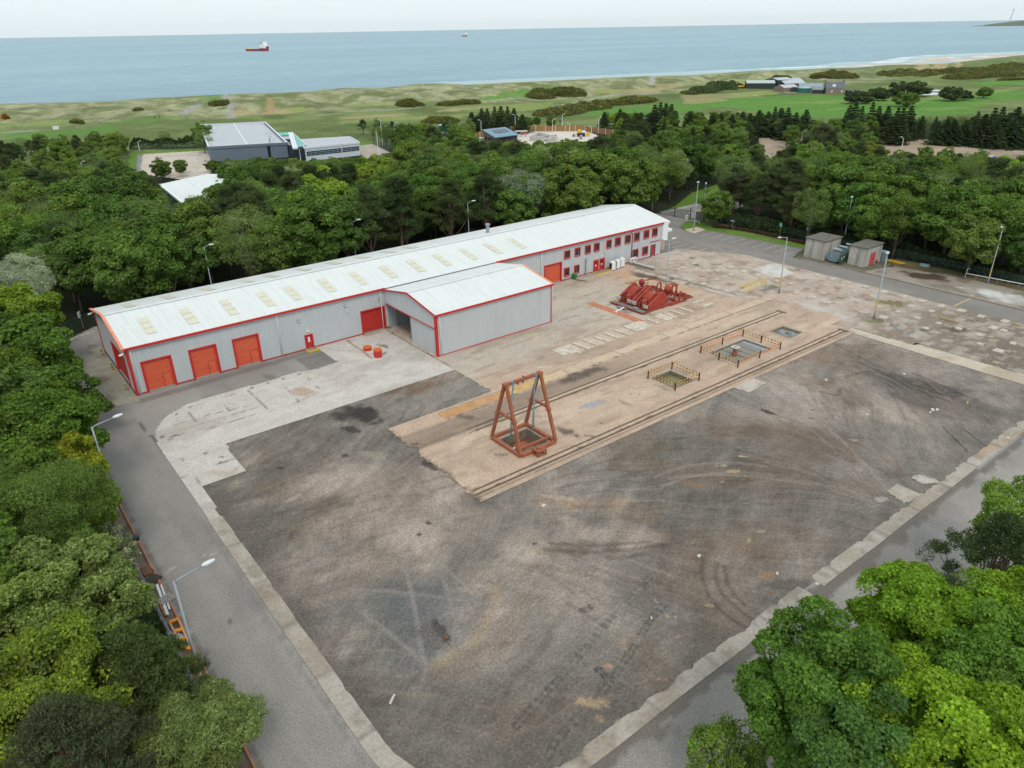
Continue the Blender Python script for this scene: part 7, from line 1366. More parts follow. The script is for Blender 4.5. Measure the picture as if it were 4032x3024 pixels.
x, y = c6(1570,810); sign(x, y, 2.6, 1.0, .8, 'brighter teal sign on a post in front of the wood, left of the huts', M_TEAL, writing=[(-.2,.1,.3,.12),(.15,-.05,.4,.1),(0,-.25,.6,.06)])
x, y = c6(1860,855); sign(x, y, 2.6, 1.0, .75, 'dull green sign on a post just left of the first concrete hut', plain('green_sign', srgb(84,130,104), .6, col2=srgb(120,150,130), sc=4), writing=[(0,.1,.6,.06),(0,-.1,.5,.06)])
x, y = zz(3,538,470); sign(x, y, 2.3, .9, .9, 'square white sign hanging on the fence beyond the warehouse gable', M_WHITE, M_GREY, writing=[(0,.0,.3,.34)])
t = thing('intercom_post', (*c6(600,640), 0), 'black twin post with a pale box beside the gate', 'post'); x, y = c6(600,635); MB().beam((x,y,0),(x,y,2.8),.12).beam((x+.3,y+.3,0),(x+.3,y+.3,2.9),.12).build('post', M_DARK, t); x, y = c6(560,640); MB().cbox((x,y,.7),(.5,.5,1.3)).build('cabinet', M_HEAD, t); x, y = c6(592,600); MB().lathe((x,y,.9), [(.05,0),(.22,.15),(.22,.35),(.05,.5)], 10).build('round_lamp', M_WHITE, t)
t = thing('gate_barrier', (*c6(640,655), 0), 'low white pole barrier lying by the gate grass', 'barrier'); a, b_ = c6(590,650), c6(700,668); MB().tube([(a[0],a[1],.5),(b_[0],b_[1],.5)], .06, 8).build('rail', M_WHITE, t); MB().tube([(a[0],a[1],0),(a[0],a[1],.5)], .06, 6).tube([(b_[0],b_[1],0),(b_[0],b_[1],.5)], .06, 6).build('leg', M_WHITE, t)
t = thing('brick_pillar_wall', (*c6(700,640), 0), 'low grey concrete gate wall beside the entrance', 'wall'); x, y = c6(705,630); MB().cbox((x,y,1.0),(1.2,2.2,2.0),.2).build('wall', plain('gate_concrete', srgb(130,128,122), .9, col2=srgb(96,94,88), sc=1.2, amt=.8), t); MB().cbox((x,y,2.08),(1.4,2.4,.14),.2).build('coping', M_OLDB, t)
t = thing('utility_cabinet', (*c6(825,612), 0), 'dark green utility cabinet under the bushy tree by the entrance', 'cabinet'); x, y = c6(825,612); MB().cbox((x,y,.95),(1.3,1.9,1.8)).build('body', plain('cabinet_green', srgb(34,62,48), .5), t, bevel=.02); MB().cbox((x,y,1.92),(1.4,2.0,.1)).build('lid', M_DGREY, t)
t = thing('twin_bollard_light', (*c6(1052,718), 0), 'grey post with two round heads in front of the lone pine', 'post'); x, y = c6(1052,718); MB().tube([(x,y,0),(x,y,1.7)], .06, 8).build('post', M_GREY, t)
for s in (-.28,.28): MB().lathe((x,y+s,1.55), [(.22,0),(.22,.22),(.1,.32)], 12).build('head', M_GREY, t)
# ---------------------------------------------------------------- concrete huts and transformers
hutm, nt, b, out = newmat('streaked_concrete'); v = coords(nt); st = noise(nt, coords(nt, False, (.8,.8,.08)), 1.3, 5, .65, 0, .44, .68); c = mixc(nt, st, srgb(196,191,183), srgb(120,116,110)); gr = noise(nt, v, 6, 4, .7, 0, .4, .7); c = mixc(nt, gr, c, srgb(150,146,138)); nt.links.new(c, b.inputs['Base Color']); b.inputs['Roughness'].default_value = .95; bump(nt, b, gr, .2, .02)
M_FELT = plain('roof_felt', srgb(98,96,90), .95, col2=srgb(128,124,112), sc=1.6, amt=.8, fine=.2)
for (x0, x1, y0, y1, h), lab in (((130.6,136.0,71.7,75.9,3.6),'left streaked concrete hut with a flat dark roof and no door in view'),((132.1,138.0,64.5,67.7,3.5),'right streaked concrete hut with a faded red door')):
    t = thing('concrete_hut', ((x0+x1)/2,(y0+y1)/2,0), lab, 'hut'); MB().box(x0,y0,0,x1,y1,h).build('wall', hutm, t, bevel=.03); mb = MB()
    for k in range(4): yy = y0+(y1-y0)*(k+.5)/4; mb.box(x0-.03,yy-.05,0,x0-.005,yy+.05,h-.1)
    MB().box(x0-.18,y0-.18,h,x1+.18,y1+.18,h+.22).build('roof', M_FELT, t, bevel=.04)
    if 'red' in lab: d = MB().box(134.0,64.42,.1,135.7,64.49,2.35).build('door', plain('faded_red', srgb(200,84,84), .7, col2=srgb(170,70,66), sc=2, amt=.6), t); MB().box(133.95,64.43,2.42,135.75,64.49,3.1).build('transom', plain('blue_grey_panel', srgb(168,178,186), .6), t); MB().box(134.82,64.36,1.1,134.9,64.418,1.35).build('handle', M_DARK, d)
M_TR = plain('transformer_blue', srgb(110,134,142), .55, col2=srgb(128,140,136), sc=1.5, amt=.7); M_TRC = plain('pale_blue_tank', srgb(150,176,182), .5)
for k, (x, y, lab) in enumerate(((131.2,69.9,'blue grey transformer with cooling fins nearest the road between the huts'),(133.6,70.0,'middle blue grey transformer between the two huts'),(136.0,70.0,'rearmost blue grey transformer between the two huts'))):
    t = thing('transformer', (x,y,0), lab, 'transformer', 'transformers between the huts'); MB().cbox((x,y,1.1),(1.1,1.5,1.7)).build('tank', M_TR, t, bevel=.04)
    for s in (-1,1):
        for q in range(4): MB().cbox((x-.45+q*.3,y+s*1.0,1.1),(.08,.5,1.3)).build('fin', M_TR, t)
    MB().tube([(x+.3,y-.9,2.5),(x+.3,y+.7,2.5)], .2, 12).build('conservator', M_TRC, t); MB().tube([(x+.3,y,1.9),(x+.3,y,2.4)], .08, 6).build('pipe', M_TR, t); mb = MB()
    for q in (-.4,0,.4): mb.lathe((x-.2,y+q,1.95), [(.08,0),(.12,.06),(.08,.12),(.12,.18),(.06,.3)], 8)
    mb.build('bushing', M_RUST, t); MB().cbox((x-.57,y+.35,1.3),(.02,.22,.26)).build('warning_label', M_YEL, t); MB().cbox((x,y,.13),(1.3,1.6,.22)).build('skid', M_DARK, t)
t = thing('mesh_screen', (130.6,68.3,0), 'dark green mesh screen with pale notices beside the right hut', 'fence'); MB().cbox((131.0,68.2,1.0),(1.6,.06,1.9)).build('panel', plain('dark_green_screen', srgb(56,78,62), .8, fine=.3), t); MB().cbox((130.7,68.16,1.2),(.3,.02,.4)).cbox((131.4,68.16,1.4),(.25,.02,.3)).build('notice', plain('notice_pale', srgb(200,205,170), .6), t)
x, y = c8(1610,590); t = thing('switch_cabinet', (x,y,0), 'blue grey switch cabinet behind the right hut', 'cabinet'); MB().cbox((x+.5,y,.95),(1.2,1.4,1.85)).build('body', M_TR, t, bevel=.03); MB().cbox((x+.5,y,1.95),(1.3,1.5,.12)).build('lid', M_TRC, t); MB().cbox((x-.115,y,.95),(.02,.05,1.6)).build('door_gap', M_DARK, t)
a = c8(1800,595); tag(MB().prism([(a[0]-.5,a[1]+1.6),(a[0]+.7,a[1]+1.2),(a[0]+.4,a[1]-1.9),(a[0]-.6,a[1]-1.4)], .05, .22).build('yellow_board', plain('yellow_board', srgb(200,160,50), .8, col2=srgb(130,110,60), sc=1.5, amt=.7)), 'dirty yellow board lying on the ground right of the red doored hut', 'board')
x, y = c8(1545,605); tag(MB().lathe((x,y,0), [(.3,0),(.34,.3),(.2,.6)], 12).build('cable_drum', M_DARK), 'dark round drum standing by the red door of the hut', 'drum')
x, y = cA(1370,105); mb = MB()
for k in range(3): mb.tube(smooth_line([(x+.5*math.cos(a_),y+.9*math.sin(a_),.1+k*.12) for a_ in np.linspace(0,6.28,9)], 2), .07, 6)
tag(mb.build('cable_coil', M_TRC), 'coil of pale hose lying before the trees behind the forecourt', 'hose')
# ---------------------------------------------------------------- left verge things
x, y = zz(6,860,190); tag(MB().lathe((x,y,0), [(.45,0),(.62,.15),(.55,.45),(.3,.62),(.08,.7)], 10).build('rubbish_bag', plain('black_bag', (.012,.012,.014), .35)), 'black rubbish bag on the verge beside the brick kerb', 'bag')
a, b_ = zz(6,1020,480), zz(6,1090,675)
tag(MB().beam((a[0],a[1],.12),(b_[0],b_[1],.12),.2,.12).build('plank', M_HEAD), 'long pale plank lying along the verge by the fence', 'plank', 'planks on the verge'); tag(MB().beam((a[0]+.26,a[1]-.2,.1),(b_[0]+.3,b_[1]+.6,.1),.14,.1).build('plank', M_HEAD), 'thinner pale plank right beside the long plank on the verge', 'plank', 'planks on the verge')
a, b_ = zz(6,1035,590), zz(6,1080,680); tag(MB().beam((a[0],a[1],.1),(b_[0],b_[1],.1),.22,.14).build('plank', M_RUST), 'rusty red channel lying against the fence beside the pale planks', 'metal channel')
def pallet(p, rz, lab, m_): 
    t = thing('pallet', (p[0],p[1],0), lab, 'pallet'); 
    for k in range(6): mb = MB().cbox((p[0]+math.cos(rz)*(k-2.5)*.2,p[1]+math.sin(rz)*(k-2.5)*.2,.2),(.15,1.0,.04),rz); mb.build('slat', m_, t)
    mb = MB(); 
    for s in (-.42,0,.42): mb.cbox((p[0]-math.sin(rz)*s,p[1]+math.cos(rz)*s,.11),(1.2,.1,.12),rz)
    mb.build('bearer', m_, t)
pallet(zz(6,1078,575), .3, 'grey slatted pallet leaning over the brick kerb beside planks', plain('grey_timber', srgb(150,146,140), .9, fine=.15)); pallet(zz(6,990,445), .5, 'dark pallet pile against the fence above the planks', plain('dark_timber', srgb(70,64,58), .9, fine=.2)); x, y = zz(6,955,385); tag(MB().cbox((x,y,.08),(.8,1.3,.1),.1).build('drain_grate', M_RUSTD), 'brown mesh grate lying on the verge by the fence', 'grate')
M_OLAD = plain('orange_barrier', srgb(222,142,40), .6, col2=srgb(190,110,40), sc=3, amt=.5)
t = thing('orange_barrier_frame', (*zz(6,1170,810), 0), 'orange ladder shaped barrier frame lying on the verge by the lamp post', 'barrier')
A_, B_, C_, D_ = [zz(6,*p) for p in ((1105,735),(1160,712),(1190,900),(1245,905))]
q = lambda P_, Q_, k, z: (P_[0]+(Q_[0]-P_[0])*k, P_[1]+(Q_[1]-P_[1])*k, z)
for P_, Q_ in ((A_, C_), (B_, D_)): MB().beam((P_[0],P_[1],.3),(Q_[0],Q_[1],.3),.12).build('side_rail', plain('barrier_side', srgb(190,150,120), .7, col2=srgb(214,132,40), sc=2.2, amt=1.0), t)
for k in (0,.36,.7,1): MB().beam(q(A_,C_,k,.32), q(B_,D_,k,.32), .26, .14).build('crossbar', M_OLAD, t)
x, y = zz(6,1165,820); tag(MB().cbox((x,y,.12),(.5,.9,.16),.4).cbox((x-.3,y+.7,.12),(.3,.5,.14),.8).build('scrap_metal', M_GREY), 'grey scrap metal lying inside the orange barrier frame', 'scrap')
# ---------------------------------------------------------------- distant buildings
def gquad(f, pts, z): return [P4(f(*p, z), z) for p in pts]
def slab_building(name, lab, corners, z0, z1, m_wall, m_roof, par=None, rh=.12, cat='building'):
    t = thing(name, (corners[0][0], corners[0][1], z0), lab, cat); MB().prism([c[:2] for c in corners], z0, z1).build('wall', m_wall, t); cx_ = sum(c[0] for c in corners)/len(corners); cy_ = sum(c[1] for c in corners)/len(corners)
    MB().prism([(cx_+(c[0]-cx_)*.985, cy_+(c[1]-cy_)*.985) for c in corners], z1+.005, z1+rh).build('roof', m_roof, t); return t
M_GBOX = plain('dark_grey_panel', srgb(104,118,132), .6, col2=srgb(94,106,120), sc=.3, amt=.5, fine=.04); M_LROOF = plain('light_roof', srgb(178,182,188), .55, col2=srgb(160,164,170), sc=.4, amt=.7, streak=(.3,2,1)); M_WPAN = plain('white_panel', srgb(206,212,220), .5, fine=.02)
gz_ = 5.3; g4 = [c2(168,545,gz_), c2(1020,497,gz_), c2(780,275,gz_), c2(80,305,gz_)]
t = thing('box_building', (g4[0][0], g4[0][1], 0), 'large dark grey box building with a pale roof behind a parapet', 'building')
MB().prism(g4, 0, gz_-.9).build('wall', M_GBOX, t)
mb = MB(); 
for i in range(4):
    a, b_ = g4[i], g4[(i+1) % 4]; mb.beam((a[0],a[1],gz_-.45),(b_[0],b_[1],gz_-.45),.5,.9)
mb.build('parapet', M_GBOX, t); mb = MB()
for i in range(4):
    a, b_ = g4[i], g4[(i+1) % 4]; cx_, cy_ = sum(p[0] for p in g4)/4, sum(p[1] for p in g4)/4; mb.beam((a[0],a[1],gz_+.03),(b_[0],b_[1],gz_+.03),.62,.07); sa = (a[0]+(cx_-a[0])*.012, a[1]+(cy_-a[1])*.012); sb = (b_[0]+(cx_-b_[0])*.012, b_[1]+(cy_-b_[1])*.012); mb.beam((sa[0],sa[1],gz_-.45),(sb[0],sb[1],gz_-.45),.12,.88)
mb.build('coping', M_WPAN, t)
def L2(p, q, k): return (p[0]+(q[0]-p[0])*k, p[1]+(q[1]-p[1])*k)
m0, m1 = L2(g4[0], g4[1], .49), L2(g4[3], g4[2], .51); ins = lambda p: (p[0]+(cx_-p[0])*.03, p[1]+(cy_-p[1])*.03); G = [ins(p) for p in g4]; m0, m1 = L2(G[0], G[1], .49), L2(G[3], G[2], .51); ze, zr = gz_-.8, gz_-.15
rf = MB().face([(*G[0],ze),(*m0,zr),(*m1,zr),(*G[3],ze)]).face([(*m0,zr),(*G[1],ze),(*G[2],ze),(*m1,zr)]).build('roof', M_LROOF, t); MB().beam((*m0,zr+.03),(*m1,zr+.03),.5,.07).build('ridge_cap', M_WPAN, rf)
mb = MB()
for k in range(1, 12): 
    for (pa_, pb_) in ((G[0], G[3]), (m0, m1)):
        pass
    a = L2(G[0], G[3], k/12); b_ = L2(m0, m1, k/12); c_ = L2(G[1], G[2], k/12); mb.beam((*a,ze+.02),(*b_,zr+.03),.18,.05); mb.beam((*b_,zr+.03),(*c_,ze+.02),.18,.05)
mb.build('seam', M_WPAN, rf)
for X, Y in ((798,398),(830,408),(845,440),(870,468),(880,485),(830,430)): x, y = c2(X, Y, gz_-.5); MB().lathe((x,y,ze+.1), [(.5,0),(.5,.25),(.35,.4),(.1,.45)], 10).build('roof_vent', M_LROOF, rf)
x, y = c2(838,500,gz_-.3); MB().lathe((x,y,ze), [(.3,0),(.3,1.9)], 8).build('flue', M_GREY, t)
a, b_ = L2(g4[0],g4[1],.735), L2(g4[0],g4[1],.775); nrm = ((b_[1]-a[1]), -(b_[0]-a[0])); nl = math.hypot(*nrm); nrm = (nrm[0]/nl*.06, nrm[1]/nl*.06); MB().prism([(a[0]+nrm[0],a[1]+nrm[1]),(b_[0]+nrm[0],b_[1]+nrm[1]),b_,a], .3, gz_-.4).build('strip_window', M_GLASS, t)
# office wing
oz = 4.6; o4 = [c2(1215,560,oz), c2(1810,498,oz), c2(1705,437,oz), c2(1150,470,oz)]
t = thing('office_wing', (o4[0][0],o4[0][1],0), 'low white office wing with a long ribbon of green glass windows', 'building'); MB().prism(o4, 0, oz-.5).build('wall', M_WPAN, t); mb = MB()
for i in range(4): a, b_ = o4[i], o4[(i+1) % 4]; mb.beam((a[0],a[1],oz-.2),(b_[0],b_[1],oz-.2),.4,.62)
mb.build('parapet', M_WPAN, t); 
c_x, c_y = sum(p[0] for p in o4)/4, sum(p[1] for p in o4)/4; MB().prism([(c_x+(p[0]-c_x)*.95, c_y+(p[1]-c_y)*.95) for p in o4], oz-.49, oz-.4).build('roof', M_LROOF, t)
M_GGL = plain('green_glass', srgb(38,70,78), .12, spec=.7)
def on_wall(a, b_, k0, k1, z0, z1, out_, nm, m_, par):
    p, q_ = L2(a,b_,k0), L2(a,b_,k1); n_ = ((q_[1]-p[1]), -(q_[0]-p[0])); l_ = math.hypot(*n_); n_ = (n_[0]/l_, n_[1]/l_)
    return MB().prism([(p[0]+n_[0]*out_,p[1]+n_[1]*out_),(q_[0]+n_[0]*out_,q_[1]+n_[1]*out_),(q_[0]-n_[0]*.05,q_[1]-n_[1]*.05),(p[0]-n_[0]*.05,p[1]-n_[1]*.05)], z0, z1).build(nm, m_, par)
for k in range(12):
    w = on_wall(o4[0], o4[1], .02+k*.081, .02+(k+.96)*.081, 1.75, 3.3, .06, 'window', M_GGL, t)
    for z in (2.2,2.75): on_wall(o4[0], o4[1], .02+k*.081, .02+(k+.96)*.081, z, z+.06, .10, 'frame', M_WPAN, w)
# glass gable entrance between
t = thing('glass_entrance', (*c2(1100,560,3), 0), 'entrance block with white sloping canopy and green glass pyramid roof', 'building')
MB().prism([c2(1035,520,4.6), c2(1215,560,4.6), c2(1165,470,4.6), c2(985,455,4.6)], 0, 4.4).build('wall', plain('dark_glazing', srgb(52,58,66), .3), t)  # glazed wall in one even dark blue-grey
A = [(*c2(1035,390,6.6),6.6),(*c2(1088,386,6.6),6.6),(*c2(1142,556,5.0),5.0),(*c2(1085,560,5.0),5.0)]; MB().face(A).face([(p[0],p[1],p[2]-.5) for p in A][::-1]).add([A[3],A[2],(A[2][0],A[2][1],A[2][2]-.5),(A[3][0],A[3][1],A[3][2]-.5)],[(0,1,2,3)]).add([A[2],A[1],(A[1][0],A[1][1],A[1][2]-.5),(A[2][0],A[2][1],A[2][2]-.5)],[(0,1,2,3)]).build('canopy', M_WPAN, t)
B_ = [(*c2(1098,405,6.2),6.2),(*c2(1228,522,4.7),4.7),(*c2(1142,548,4.7),4.7)]; g = MB().face(B_).build('glass_roof', M_TEAL, t); mb = MB()
for k in range(1, 7): p = Vector(B_[0]).lerp(Vector(B_[1]), k/7); q_ = Vector(B_[0]).lerp(Vector(B_[2]), k/7); mb.beam(p+Vector((0,0,.05)), q_+Vector((0,0,.05)), .12, .08)
mb.beam(B_[0],B_[1],.3,.2); mb.beam(B_[1],B_[2],.35,.25); mb.build('glazing_bar', M_WPAN, g); MB().face([(*c2(920,392,5.2),5.2),(*c2(1038,388,5.2),5.2),(*c2(1048,420,4.8),4.8),(*c2(935,425,4.8),4.8)]).build('glass_strip', M_TEAL, t)
MB().prism([c2(940,428,4.5), c2(1045,420,4.5), c2(1062,500,4.5), c2(985,450,4.5)], 0, 4.4).build('side_wall', M_LROOF, t)
# white roof with blue gable
w5 = [zz(0,1035,1195,5), zz(0,1340,1128,5), zz(0,1600,1130,5), zz(0,1650,1165,5), zz(0,1500,1250,5), zz(0,1195,1325,5)]
t = thing('blue_white_shed', (*w5[0],0), 'white roofed shed with a blue gable half hidden by trees', 'building'); MB().prism(w5, 0, 4.7).build('wall', plain('blue_panel', srgb(44,72,140), .6), t); MB().prism(w5, 4.75, 5.05).build('roof', M_ROOF, t); MB().beam((*w5[0],4.9),(*w5[5],4.9),.5,.5).build('verge_trim', M_WHITE, t); a, b_ = zz(0,1195,1158,5), zz(0,1260,1205,5); MB().beam((*a,5.08),(*b_,5.08),.2,.06).build('ridge_cap', M_WPAN, t)
# house with mono pitch blue roof
hz0, hz1 = 4.9, 6.6; A, B, C, D = c3(748,288,4.0), c3(950,265,6.6), c3(1070,330,5.6), c3(862,357,3.2)
t = thing('blue_roof_house', (*c3(800,390),0), 'small brown walled house with a sloping blue grey roof and solar panels', 'house'); ra, rb, rc, rd = (*c3(748,288,4.6),4.6), (*c3(950,265,5.6),5.6), (*c3(1070,330,4.6),4.6), (*c3(862,357,3.4),3.4)
base = [c3(758,295,4.4), c3(862,352,3.3), c3(1055,332,4.4), c3(945,270,5.4)]; mb = MB(); zs_ = [4.4,3.2,4.3,5.3]; vs = [(p[0],p[1],0) for p in base]+[(p[0],p[1],z) for p, z in zip(base, zs_)]; mb.add(vs, [(0,1,5,4),(1,2,6,5),(2,3,7,6),(3,0,4,7)]); mb.build('wall', plain('brown_cladding', srgb(122,112,106), .8, col2=srgb(104,94,88), sc=2, amt=.6), t)
def thick(q4, d): return MB().add(list(q4)+[(p[0],p[1],p[2]-d) for p in q4], [(0,1,2,3),(7,6,5,4),(0,4,5,1),(1,5,6,2),(2,6,7,3),(3,7,4,0)])
rf = thick([rd, rc, rb, ra], .3).build('roof', plain('blue_zinc', srgb(106,138,158), .45, col2=srgb(120,150,166), sc=.8, amt=.5), t)
def onroof(u, v, z=.12): p = Vector(ra).lerp(Vector(rb), u); q_ = Vector(rd).lerp(Vector(rc), u); r_ = p.lerp(q_, v); return (r_[0], r_[1], r_[2]+z)
for i in range(4):
    for j in range(2): MB().face([onroof(.28+i*.15,.18+j*.2),onroof(.42+i*.15,.18+j*.2),onroof(.42+i*.15,.36+j*.2),onroof(.28+i*.15,.36+j*.2)]).build('solar_panel', plain('solar_panel', (.02,.025,.04), .2, spec=.6) if i+j == 0 else bpy.data.materials['solar_panel'], rf)
for k0 in (.15,.42): on_wall(base[0], base[1], k0, k0+.16, .9, 2.3, .06, 'window', M_GLASS, t)
on_wall(base[0], base[1], .62, .95, .1, 2.6, .04, 'door', M_DGREY, t); on_wall(base[1], base[2], .3, .42, .9, 2.2, .06, 'window', M_GLASS, t)
# timber fence of the compound
M_FENCE = plain('brown_fence_boards', srgb(150,116,74), .85, col2=srgb(128,98,62), sc=1.2, amt=.7, fine=.12)
def board_fence(pts, h, lab):
    t = thing('timber_fence', (*pts[0],0), lab, 'fence'); pl = resample(pts, 4.0)
    for a, b_ in zip(pl[:-1], pl[1:]): mb = MB(); mb.beam((a[0],a[1],h/2),(b_[0],b_[1],h/2),.08,h); mb.build('board_panel', M_FENCE, t)
    for p in pl: MB().cbox((p[0]-.1,p[1]-.1,h/2+.1),(.18,.18,h+.2)).build('post', M_HEAD, t)
board_fence([c3(1000,308), c3(1215,305), c3(1645,302), c3(1760,322), c3(1950,350)], 2.3, 'brown board fence with pale posts along the back of the compound'); board_fence([c3(530,398), c3(690,365), c3(770,350)], 2.2, 'brown board fence left of the blue roofed house')
M_CB = plain('precast_concrete', srgb(190,188,184), .9, col2=srgb(160,158,154), sc=1.5, amt=.6)
for p0, p1, p2, p3, h, lab in (((1165,385),(1260,395),(1330,372),(1240,352),1.8,'left row of pale precast concrete bays in the compound'),((1260,395),(1400,385),(1400,365),(1330,372),1.6,'right row of pale precast concrete bays in the compound'),((1340,425),(1390,425),(1385,395),(1340,395),2.0,'square pale concrete block near the dark pine in the compound')):
    t = thing('concrete_bay', (*c3(*p0),0), lab, 'concrete bay'); q4 = [c3(*p) for p in (p0,p1,p2,p3)]; mb = MB()
    for i in range(4): a, b_ = q4[i], q4[(i+1) % 4]; mb.beam((a[0],a[1],h/2),(b_[0],b_[1],h/2),.35,h)
    mb.build('wall', M_CB, t); MB().prism(q4, .06, .4).build('fill', plain('bay_fill', srgb(200,196,190), .9) if 'bay_fill' not in bpy.data.materials else bpy.data.materials['bay_fill'], t)
x, y = c3(1125,328); t = thing('open_shelter', (x,y,0), 'low shelter with a flat pale roof right of the blue roofed house', 'shelter'); a, b_ = c3(1035,303,2.4), c3(1140,298,2.4); MB().beam((*a,2.4),(*b_,2.4),2.0,.2).build('roof', M_HEAD, t); 
for k in (.1,.5,.9): p = L2(a,b_,k); MB().cbox((p[0],p[1],1.15),(.2,.2,2.3)).build('post', M_GREY, t)
a, b_ = c3(650,378,2.0), c3(750,360,2.0); t = thing('open_shelter', (*a,0), 'low canopy with a flat pale roof left of the blue roofed house', 'shelter'); MB().beam((*a,2.1),(*b_,2.1),2.0,.2).build('roof', M_HEAD, t)
for k in (.1,.9): p = L2(a,b_,k); MB().cbox((p[0],p[1],1.0),(.2,.2,2.0)).build('post', M_GREY, t)
a, b_ = c3(1095,335), c3(1135,322); tag(MB().beam((*a,.6),(*b_,.6),1.6,1.1).build('rust_skip', M_RUST), 'rust brown skip beside the flat shelter in the compound', 'skip')
x, y = c3(1270,392); tag(MB().cbox((x,y,.6),(1.6,1.0,1.0)).build('red_container', plain('bright_red', srgb(214,84,60), .6)), 'small orange red container among the concrete bays', 'container')
for X, lab in ((1222,'orange road barrier left of three in the compound'),(1250,'grey barrier in the middle of the compound floor'),(1268,'dark barrier right of the orange one in the compound')): x, y = c3(X,340); tag(MB().add([(x-.4,y-.5,0),(x+.4,y-.5,0),(x+.4,y+.5,0),(x-.4,y+.5,0),(x-.1,y-.4,1.1),(x+.1,y-.4,1.1),(x+.1,y+.4,1.1),(x-.1,y+.4,1.1)], [(0,3,2,1),(4,5,6,7),(0,1,5,4),(1,2,6,5),(2,3,7,6),(3,0,4,7)]).build('barrier_block', M_OLAD if X == 1222 else M_DGREY), lab, 'barrier')
# loader
x, y = c3(1610,348); t = thing('wheel_loader', (x,y,0), 'yellow, white and blue loader parked in the fenced compound', 'loader'); u = (math.cos(-.7), math.sin(-.7)); q = lambda a, b_: (x+u[0]*a-u[1]*b_, y+u[1]*a+u[0]*b_)
MB().cbox((*q(0,0),1.1),(3.2,1.7,.9),-.7).build('chassis', plain('loader_blue', srgb(48,56,120), .5), t, bevel=.08); cb = MB().cbox((*q(-.7,0),2.1),(1.5,1.5,1.3),-.7).build('cab', plain('loader_yellow', srgb(214,170,50), .5), t, bevel=.08); MB().cbox((*q(-.75,0),2.2),(1.56,1.3,.8),-.7).build('window', M_GLASS, cb); MB().cbox((*q(1.0,0),1.9),(1.4,1.4,.8),-.7).build('bonnet', M_WHITE, t, bevel=.1)
MB().beam((*q(-1.2,0),1.5),(*q(-2.9,0),.5),.5,.3).build('arm', M_YEL, t); MB().cbox((*q(-3.1,0),.45),(.8,2.0,.8),-.7).build('bucket', M_DGREY, t)
for a in (-1.1,1.1):
    for s in (-.9,.9): p = q(a,s); p2 = q(a,s*1.3); MB().tube([(*p,.6),(*p2,.6)], .6, 12).build('wheel', M_DARK, t)
MB().cbox((*q(2.9,.3),.9),(1.4,1.4,1.5),-.7).build('yellow_tank', M_YEL, t)
x, y = c3(425,330); t = thing('green_container', (x,y,0), 'tall green container building with a pale top edge behind trees', 'container'); MB().cbox((x,y,1.9),(3.6,4.2,3.8),.5).build('body', plain('container_green', srgb(30,100,80), .5), t); MB().cbox((x,y,3.9),(3.8,4.4,.25),.5).build('roof', M_HEAD, t); MB().cbox((x-1.4,y-1.9,.9),(.1,3,1.2),.5).build('railing', M_GREY, t)
# ---------------------------------------------------------------- farm on the links
def fz(f, p): X, Y = FM4(*p); q_ = atT(X, Y); return q_
FM4 = lambda x, y: (2560+x*.45208, 200+y*.45208)
def tz(p): return float(terr(p[0], p[1]))
def farm(name, lab, base, h, rh, ridge_dir, m_wall, m_roof, cat='building', zb=None):
    """base: four ground corners (front-left, front-right, back-right, back-left)"""
    z0 = (min(tz(p) for p in base)-.2) if zb is None else zb; t = thing(name, (*base[0], z0), lab, cat); A, B, C, D = base; zt_ = z0+h
    if ridge_dir: r0, r1 = L2(A,D,.5), L2(B,C,.5)      # ridge along the front
    else: r0, r1 = L2(A,B,.5), L2(D,C,.5)
    mb = MB(); mb.add([(*p,z0) for p in base]+[(*p,zt_) for p in base]+[(*r0,zt_+rh),(*r1,zt_+rh)], [(0,1,5,4),(1,2,6,5),(2,3,7,6),(3,0,4,7)]+([(4,8,7),(5,6,9)] if ridge_dir else [(4,5,8),(7,9,6)])); mb.build('wall', m_wall, t)
    e = .12; mb = MB(); q1 = [(*A,zt_+e),(*B,zt_+e),(*r1,zt_+rh+e),(*r0,zt_+rh+e)] if ridge_dir else [(*A,zt_+e),(*r0,zt_+rh+e),(*r1,zt_+rh+e),(*D,zt_+e)]; q2 = [(*r0,zt_+rh+e),(*r1,zt_+rh+e),(*C,zt_+e),(*D,zt_+e)] if ridge_dir else [(*r0,zt_+rh+e),(*B,zt_+e),(*C,zt_+e),(*r1,zt_+rh+e)]
    mb.face(q1).face(q2); mb.v += [(v[0],v[1],v[2]-.1) for v in q1+q2]; mb.f += [(8,9,10,11)[::-1],(12,13,14,15)[::-1]]; mb.f = mb.f[:2]+[(11,10,9,8),(15,14,13,12)]; mb.build('roof', m_roof, t); return t
def px4(p): X, Y = FM4(*p); return atT(X, Y)
def quadf(pl, pr, depth):
    A, B = px4(pl), px4(pr); dx, dy = B[0]-A[0], B[1]-A[1]; L = math.hypot(dx,dy); nx_, ny_ = -dy/L, dx/L
    if nx_*A[0]+ny_*A[1] < 0: nx_, ny_ = -nx_, -ny_
    return [A, B, (B[0]+nx_*depth,B[1]+ny_*depth), (A[0]+nx_*depth,A[1]+ny_*depth)]
M_BLK = plain('black_green_sheet', srgb(46,54,56), .7); M_PGR = plain('pale_grey_sheet', srgb(176,186,192), .6, col2=srgb(160,172,178), sc=.5); M_STONE = plain('brown_stone', srgb(138,124,112), .9, col2=srgb(112,100,90), sc=1.5, amt=.7, fine=.15); M_SLATE = plain('slate', srgb(96,102,112), .6, col2=srgb(80,86,96), sc=1.2)
t = farm('dark_barn', 'long black green barn with a pale grey green roof on the golf links', quadf((835,328),(1085,334),12), 4.0, 1.6, True, M_BLK, plain('barn_roof', srgb(172,184,182), .6)); farm('dark_barn', 'second dark barn behind the long black barn', quadf((1105,326),(1235,318),12), 5.5, 1.2, True, M_BLK, M_PGR)
